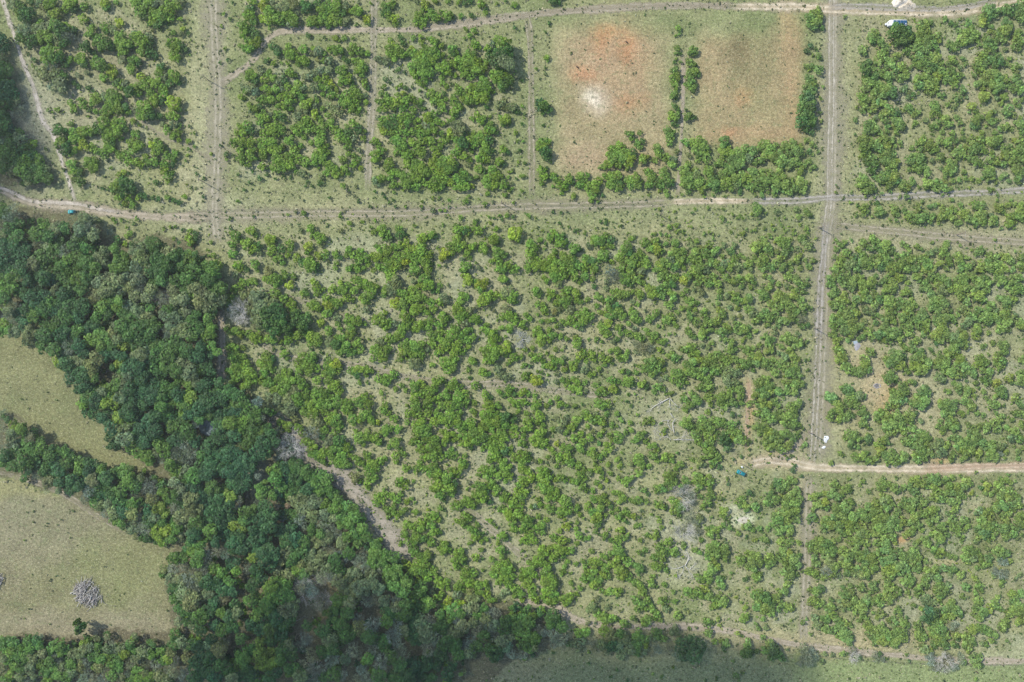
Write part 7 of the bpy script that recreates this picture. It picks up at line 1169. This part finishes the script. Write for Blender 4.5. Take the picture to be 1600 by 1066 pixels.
# ------------------------------------------------------------------ small things on the ground
def mound(px, py, rx, ry, h, mat, label, cat, name, seed, group=None):
    g = np.random.default_rng(seed); vs = []; fs = []; n = 18; m = 28
    for i in range(n + 1):
        for k in range(m):
            a = k / m * 6.2832; rr = i / n
            w = 1 + .12 * math.sin(3 * a + seed) + .07 * math.sin(7 * a + 2 * seed)
            vs.append((rx * rr * w * math.cos(a), ry * rr * w * math.sin(a), h * max(0, 1 - rr ** 1.4) * (1 + .12 * g.normal()) - .03 * (rr > .98)))
    for i in range(n):
        for k in range(m): fs.append((i * m + k, (i + 1) * m + k, (i + 1) * m + (k + 1) % m, i * m + (k + 1) % m))
    me = bpy.data.meshes.new(name); me.from_pydata(vs, [], fs); me.materials.append(mat); me.update()
    o = link(name, me, None, P(px, py)); return tag(o, label, cat, group)
M_sand = plain('white_sand', (.60, .54, .45), .95, var=.12, scale=2)
mound(1406, 3, 3.4, 2.2, 1.3, M_sand, 'pale sand heap by the top track, the whiter one at the picture edge', 'sand heap', 'sand_heap', 2, 'sand heaps by the top track')
mound(1417, 8, 3.6, 1.9, .9, plain('cream_sand', (.54, .47, .36), .95, var=.15, scale=2), 'cream sand heap by the top track, right of the whiter one', 'sand heap', 'sand_heap', 3, 'sand heaps by the top track')
mound(1162, 813, 2.3, 1.4, .18, plain('pale_sand', (.42, .39, .31), .95, var=.2, scale=1.5), 'flat spread of whitish sand in the scrub below the teal car', 'sand heap', 'sand_spread', 5)
def tarp(px, py, sx, sy, label, seed, h=.5):
    g = np.random.default_rng(seed); n = 13; vs = []; fs = []
    H = g.random((n, n))
    for i in range(n):
        for k in range(n):
            u, v = i / (n - 1) - .5, k / (n - 1) - .5
            w = 1 + .25 * math.sin(5 * v + seed) - .5 * max(0, -v)
            vs.append((u * sx * w + .2 * math.sin(6 * v), v * sy, .04 + h * H[i, k] * (1 - 3.4 * u * u) * (1 - 3.4 * v * v)))
    for i in range(n - 1):
        for k in range(n - 1): fs.append((i * n + k, (i + 1) * n + k, (i + 1) * n + k + 1, i * n + k + 1))
    me = bpy.data.meshes.new('tarpaulin'); me.from_pydata(vs, [], fs); me.materials.append(M_white); me.update()
    return tag(link('white_sheet', me, None, P(px, py)), label, 'sheet', 'pale sheets lying on the ground')
tarp(1290.5, 686.5, 1.6, 2.6, 'crumpled white plastic sheet beside the straight track, the largest white patch there', 1)
tarp(1287, 699, 1.2, 1.0, 'small scrap of white plastic just below the crumpled white sheet', 2, .25)
tarp(1461, 514, .9, .6, 'tiny white scrap in the gap of the block right of the straight track', 3, .2)
tarp(1440, 323, .5, .5, 'tiny white speck in the thin strip under the grey track', 4, .2)
o = link('metal_sheet', boxm('metal_sheet', 1.9, 1.1, .06, plain('grey_blue_metal', (.42, .50, .53), .4, .3, .15), .01), None, P(1336, 535, .12), (.05, .04, .3)); tag(o, 'grey blue metal sheet lying at the top of the bare clearing', 'metal sheet')
mound(1339, 541, 1.3, 1.7, .2, plain('ash', (.30, .29, .30), .95, var=.3), 'patch of grey ash and rubble under the metal sheet', 'ash heap', 'ash_heap', 7)
o = empty('fire_ring', P(1370, 603)); tag(o, 'ring of grey stones with dark ash in the sandy clearing', 'fire ring')
M_stump0 = plain('dark_ash', (.14, .135, .135), .95); M_stone = plain('grey_stone', (.36, .35, .38), .9, var=.25)
for i in range(16):
    a = i / 16 * 6.283; r_ = R.uniform(.85, 1.15)
    link('stone', boxm('stone', .36, .28, .26, M_stone, .08), o, (r_ * 1.25 * math.cos(a), r_ * .8 * math.sin(a), .12), (R.uniform(-.3, .3), R.uniform(-.3, .3), a))
link('ash', cyl('ash', .8, .08, M_stump0, 16, 'Z'), o, (0, 0, .04))
o = link('water_drum', cyl('water_drum', .32, .85, M_white, 18, 'Z'), None, P(1158.5, 729.3, .42)); tag(o, 'small white drum between the teal car and its utility pole', 'drum')
M_stump = plain('stump', (.075, .05, .035), .95)
for (x, y, lb) in ((902, 105, 'small dark brown stump in the field with the white patch'), (979, 66, 'tiny dark stump in the orange soil of the cleared field'), (1526, 1050, 'black stump on the green pasture at the lower right')):
    o = link('tree_stump', unit_tube('tree_stump', [[((-.45, .35, .12), .16), ((0, 0, .28), .26), ((.35, -.35, .2), .2), ((.55, -.75, .08), .1)], [((0, 0, -.1), .3), ((0, 0, .5), .22)]], M_stump, 8), None, P(x, y)); tag(o, lb, 'stump', 'stumps in the open')
# pond glimpsed between the crowns
me = bpy.data.meshes.new('pond'); pts = [(314, 655), (324, 650), (336, 653), (342, 662), (338, 674), (326, 682), (314, 676), (310, 666)]
me.from_pydata([P(x, y, .03) for x, y in pts], [], [tuple(range(8))[::-1]]); 
mw, tw, bw = nt('pond_water'); bw.inputs['Base Color'].default_value = (.16, .20, .21, 1); bw.inputs['Roughness'].default_value = .12
_n = tw.nodes.new('ShaderNodeTexNoise'); _n.inputs['Scale'].default_value = 3; _b = tw.nodes.new('ShaderNodeBump'); _b.inputs['Strength'].default_value = .1
tw.links.new(_n.outputs[0], _b.inputs['Height']); tw.links.new(_b.outputs[0], bw.inputs['Normal'])
me.materials.append(mw); me.update()
o = link('pond', me); o['kind'] = 'structure'

# ------------------------------------------------------------------ a thin cloud high above, outside the frame, that shades the lower pasture and the left edge
def volume(name, color, density, aniso=0.3):
    m = bpy.data.materials.new(name); m.use_nodes = True; t = m.node_tree; t.nodes.clear()
    out = t.nodes.new('ShaderNodeOutputMaterial'); v = t.nodes.new('ShaderNodeVolumePrincipled')
    v.inputs['Color'].default_value = color + (1,); v.inputs['Density'].default_value = density; v.inputs['Anisotropy'].default_value = aniso
    t.links.new(v.outputs[0], out.inputs['Volume']); return m
CZ = 520.0
def cloud(blobs, label):
    import bmesh
    bm = bmesh.new()
    x0, y0, _ = P(*blobs[0][:2]); off = CZ / math.tan(SUN_EL); n = math.hypot(*SUN_TO)
    base = (x0 + SUN_TO[0] / n * off, y0 + SUN_TO[1] / n * off, CZ)
    for (px, py, rx, ry) in blobs:
        x, y, _ = P(px, py)
        b2 = bmesh.ops.create_icosphere(bm, subdivisions=4, radius=1.0)['verts']
        for v in b2:
            w = 1 + .12 * math.sin(5 * v.co.x + px) * math.cos(4 * v.co.y + py) + .07 * math.sin(11 * v.co.x + 7 * v.co.y)
            v.co = mathutils.Vector((v.co.x * rx * w + x - x0, v.co.y * ry * w + y - y0, v.co.z * 13 * w))
    me = bpy.data.meshes.new('cloud'); bm.to_mesh(me); bm.free(); me.materials.append(M_cloud)
    o = link('cloud', me, None, base); tag(o, label, None, None, 'stuff')
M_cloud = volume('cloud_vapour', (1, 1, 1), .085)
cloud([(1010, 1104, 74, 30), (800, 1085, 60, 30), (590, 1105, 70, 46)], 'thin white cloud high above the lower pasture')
cloud([(-40, 190, 26, 38), (-90, 330, 30, 30)], 'small thin white cloud high above the left edge')
# pale air between the camera and the ground
hm = volume('pale_air', (.90, .94, .96), HAZE, .35)
me = boxm('haze', 1400, 1200, 311, hm, 0)
o = link('haze', me, None, (0, 0, 154.5)); o['kind'] = 'stuff'; o['label'] = 'thin pale haze between the camera and the ground'
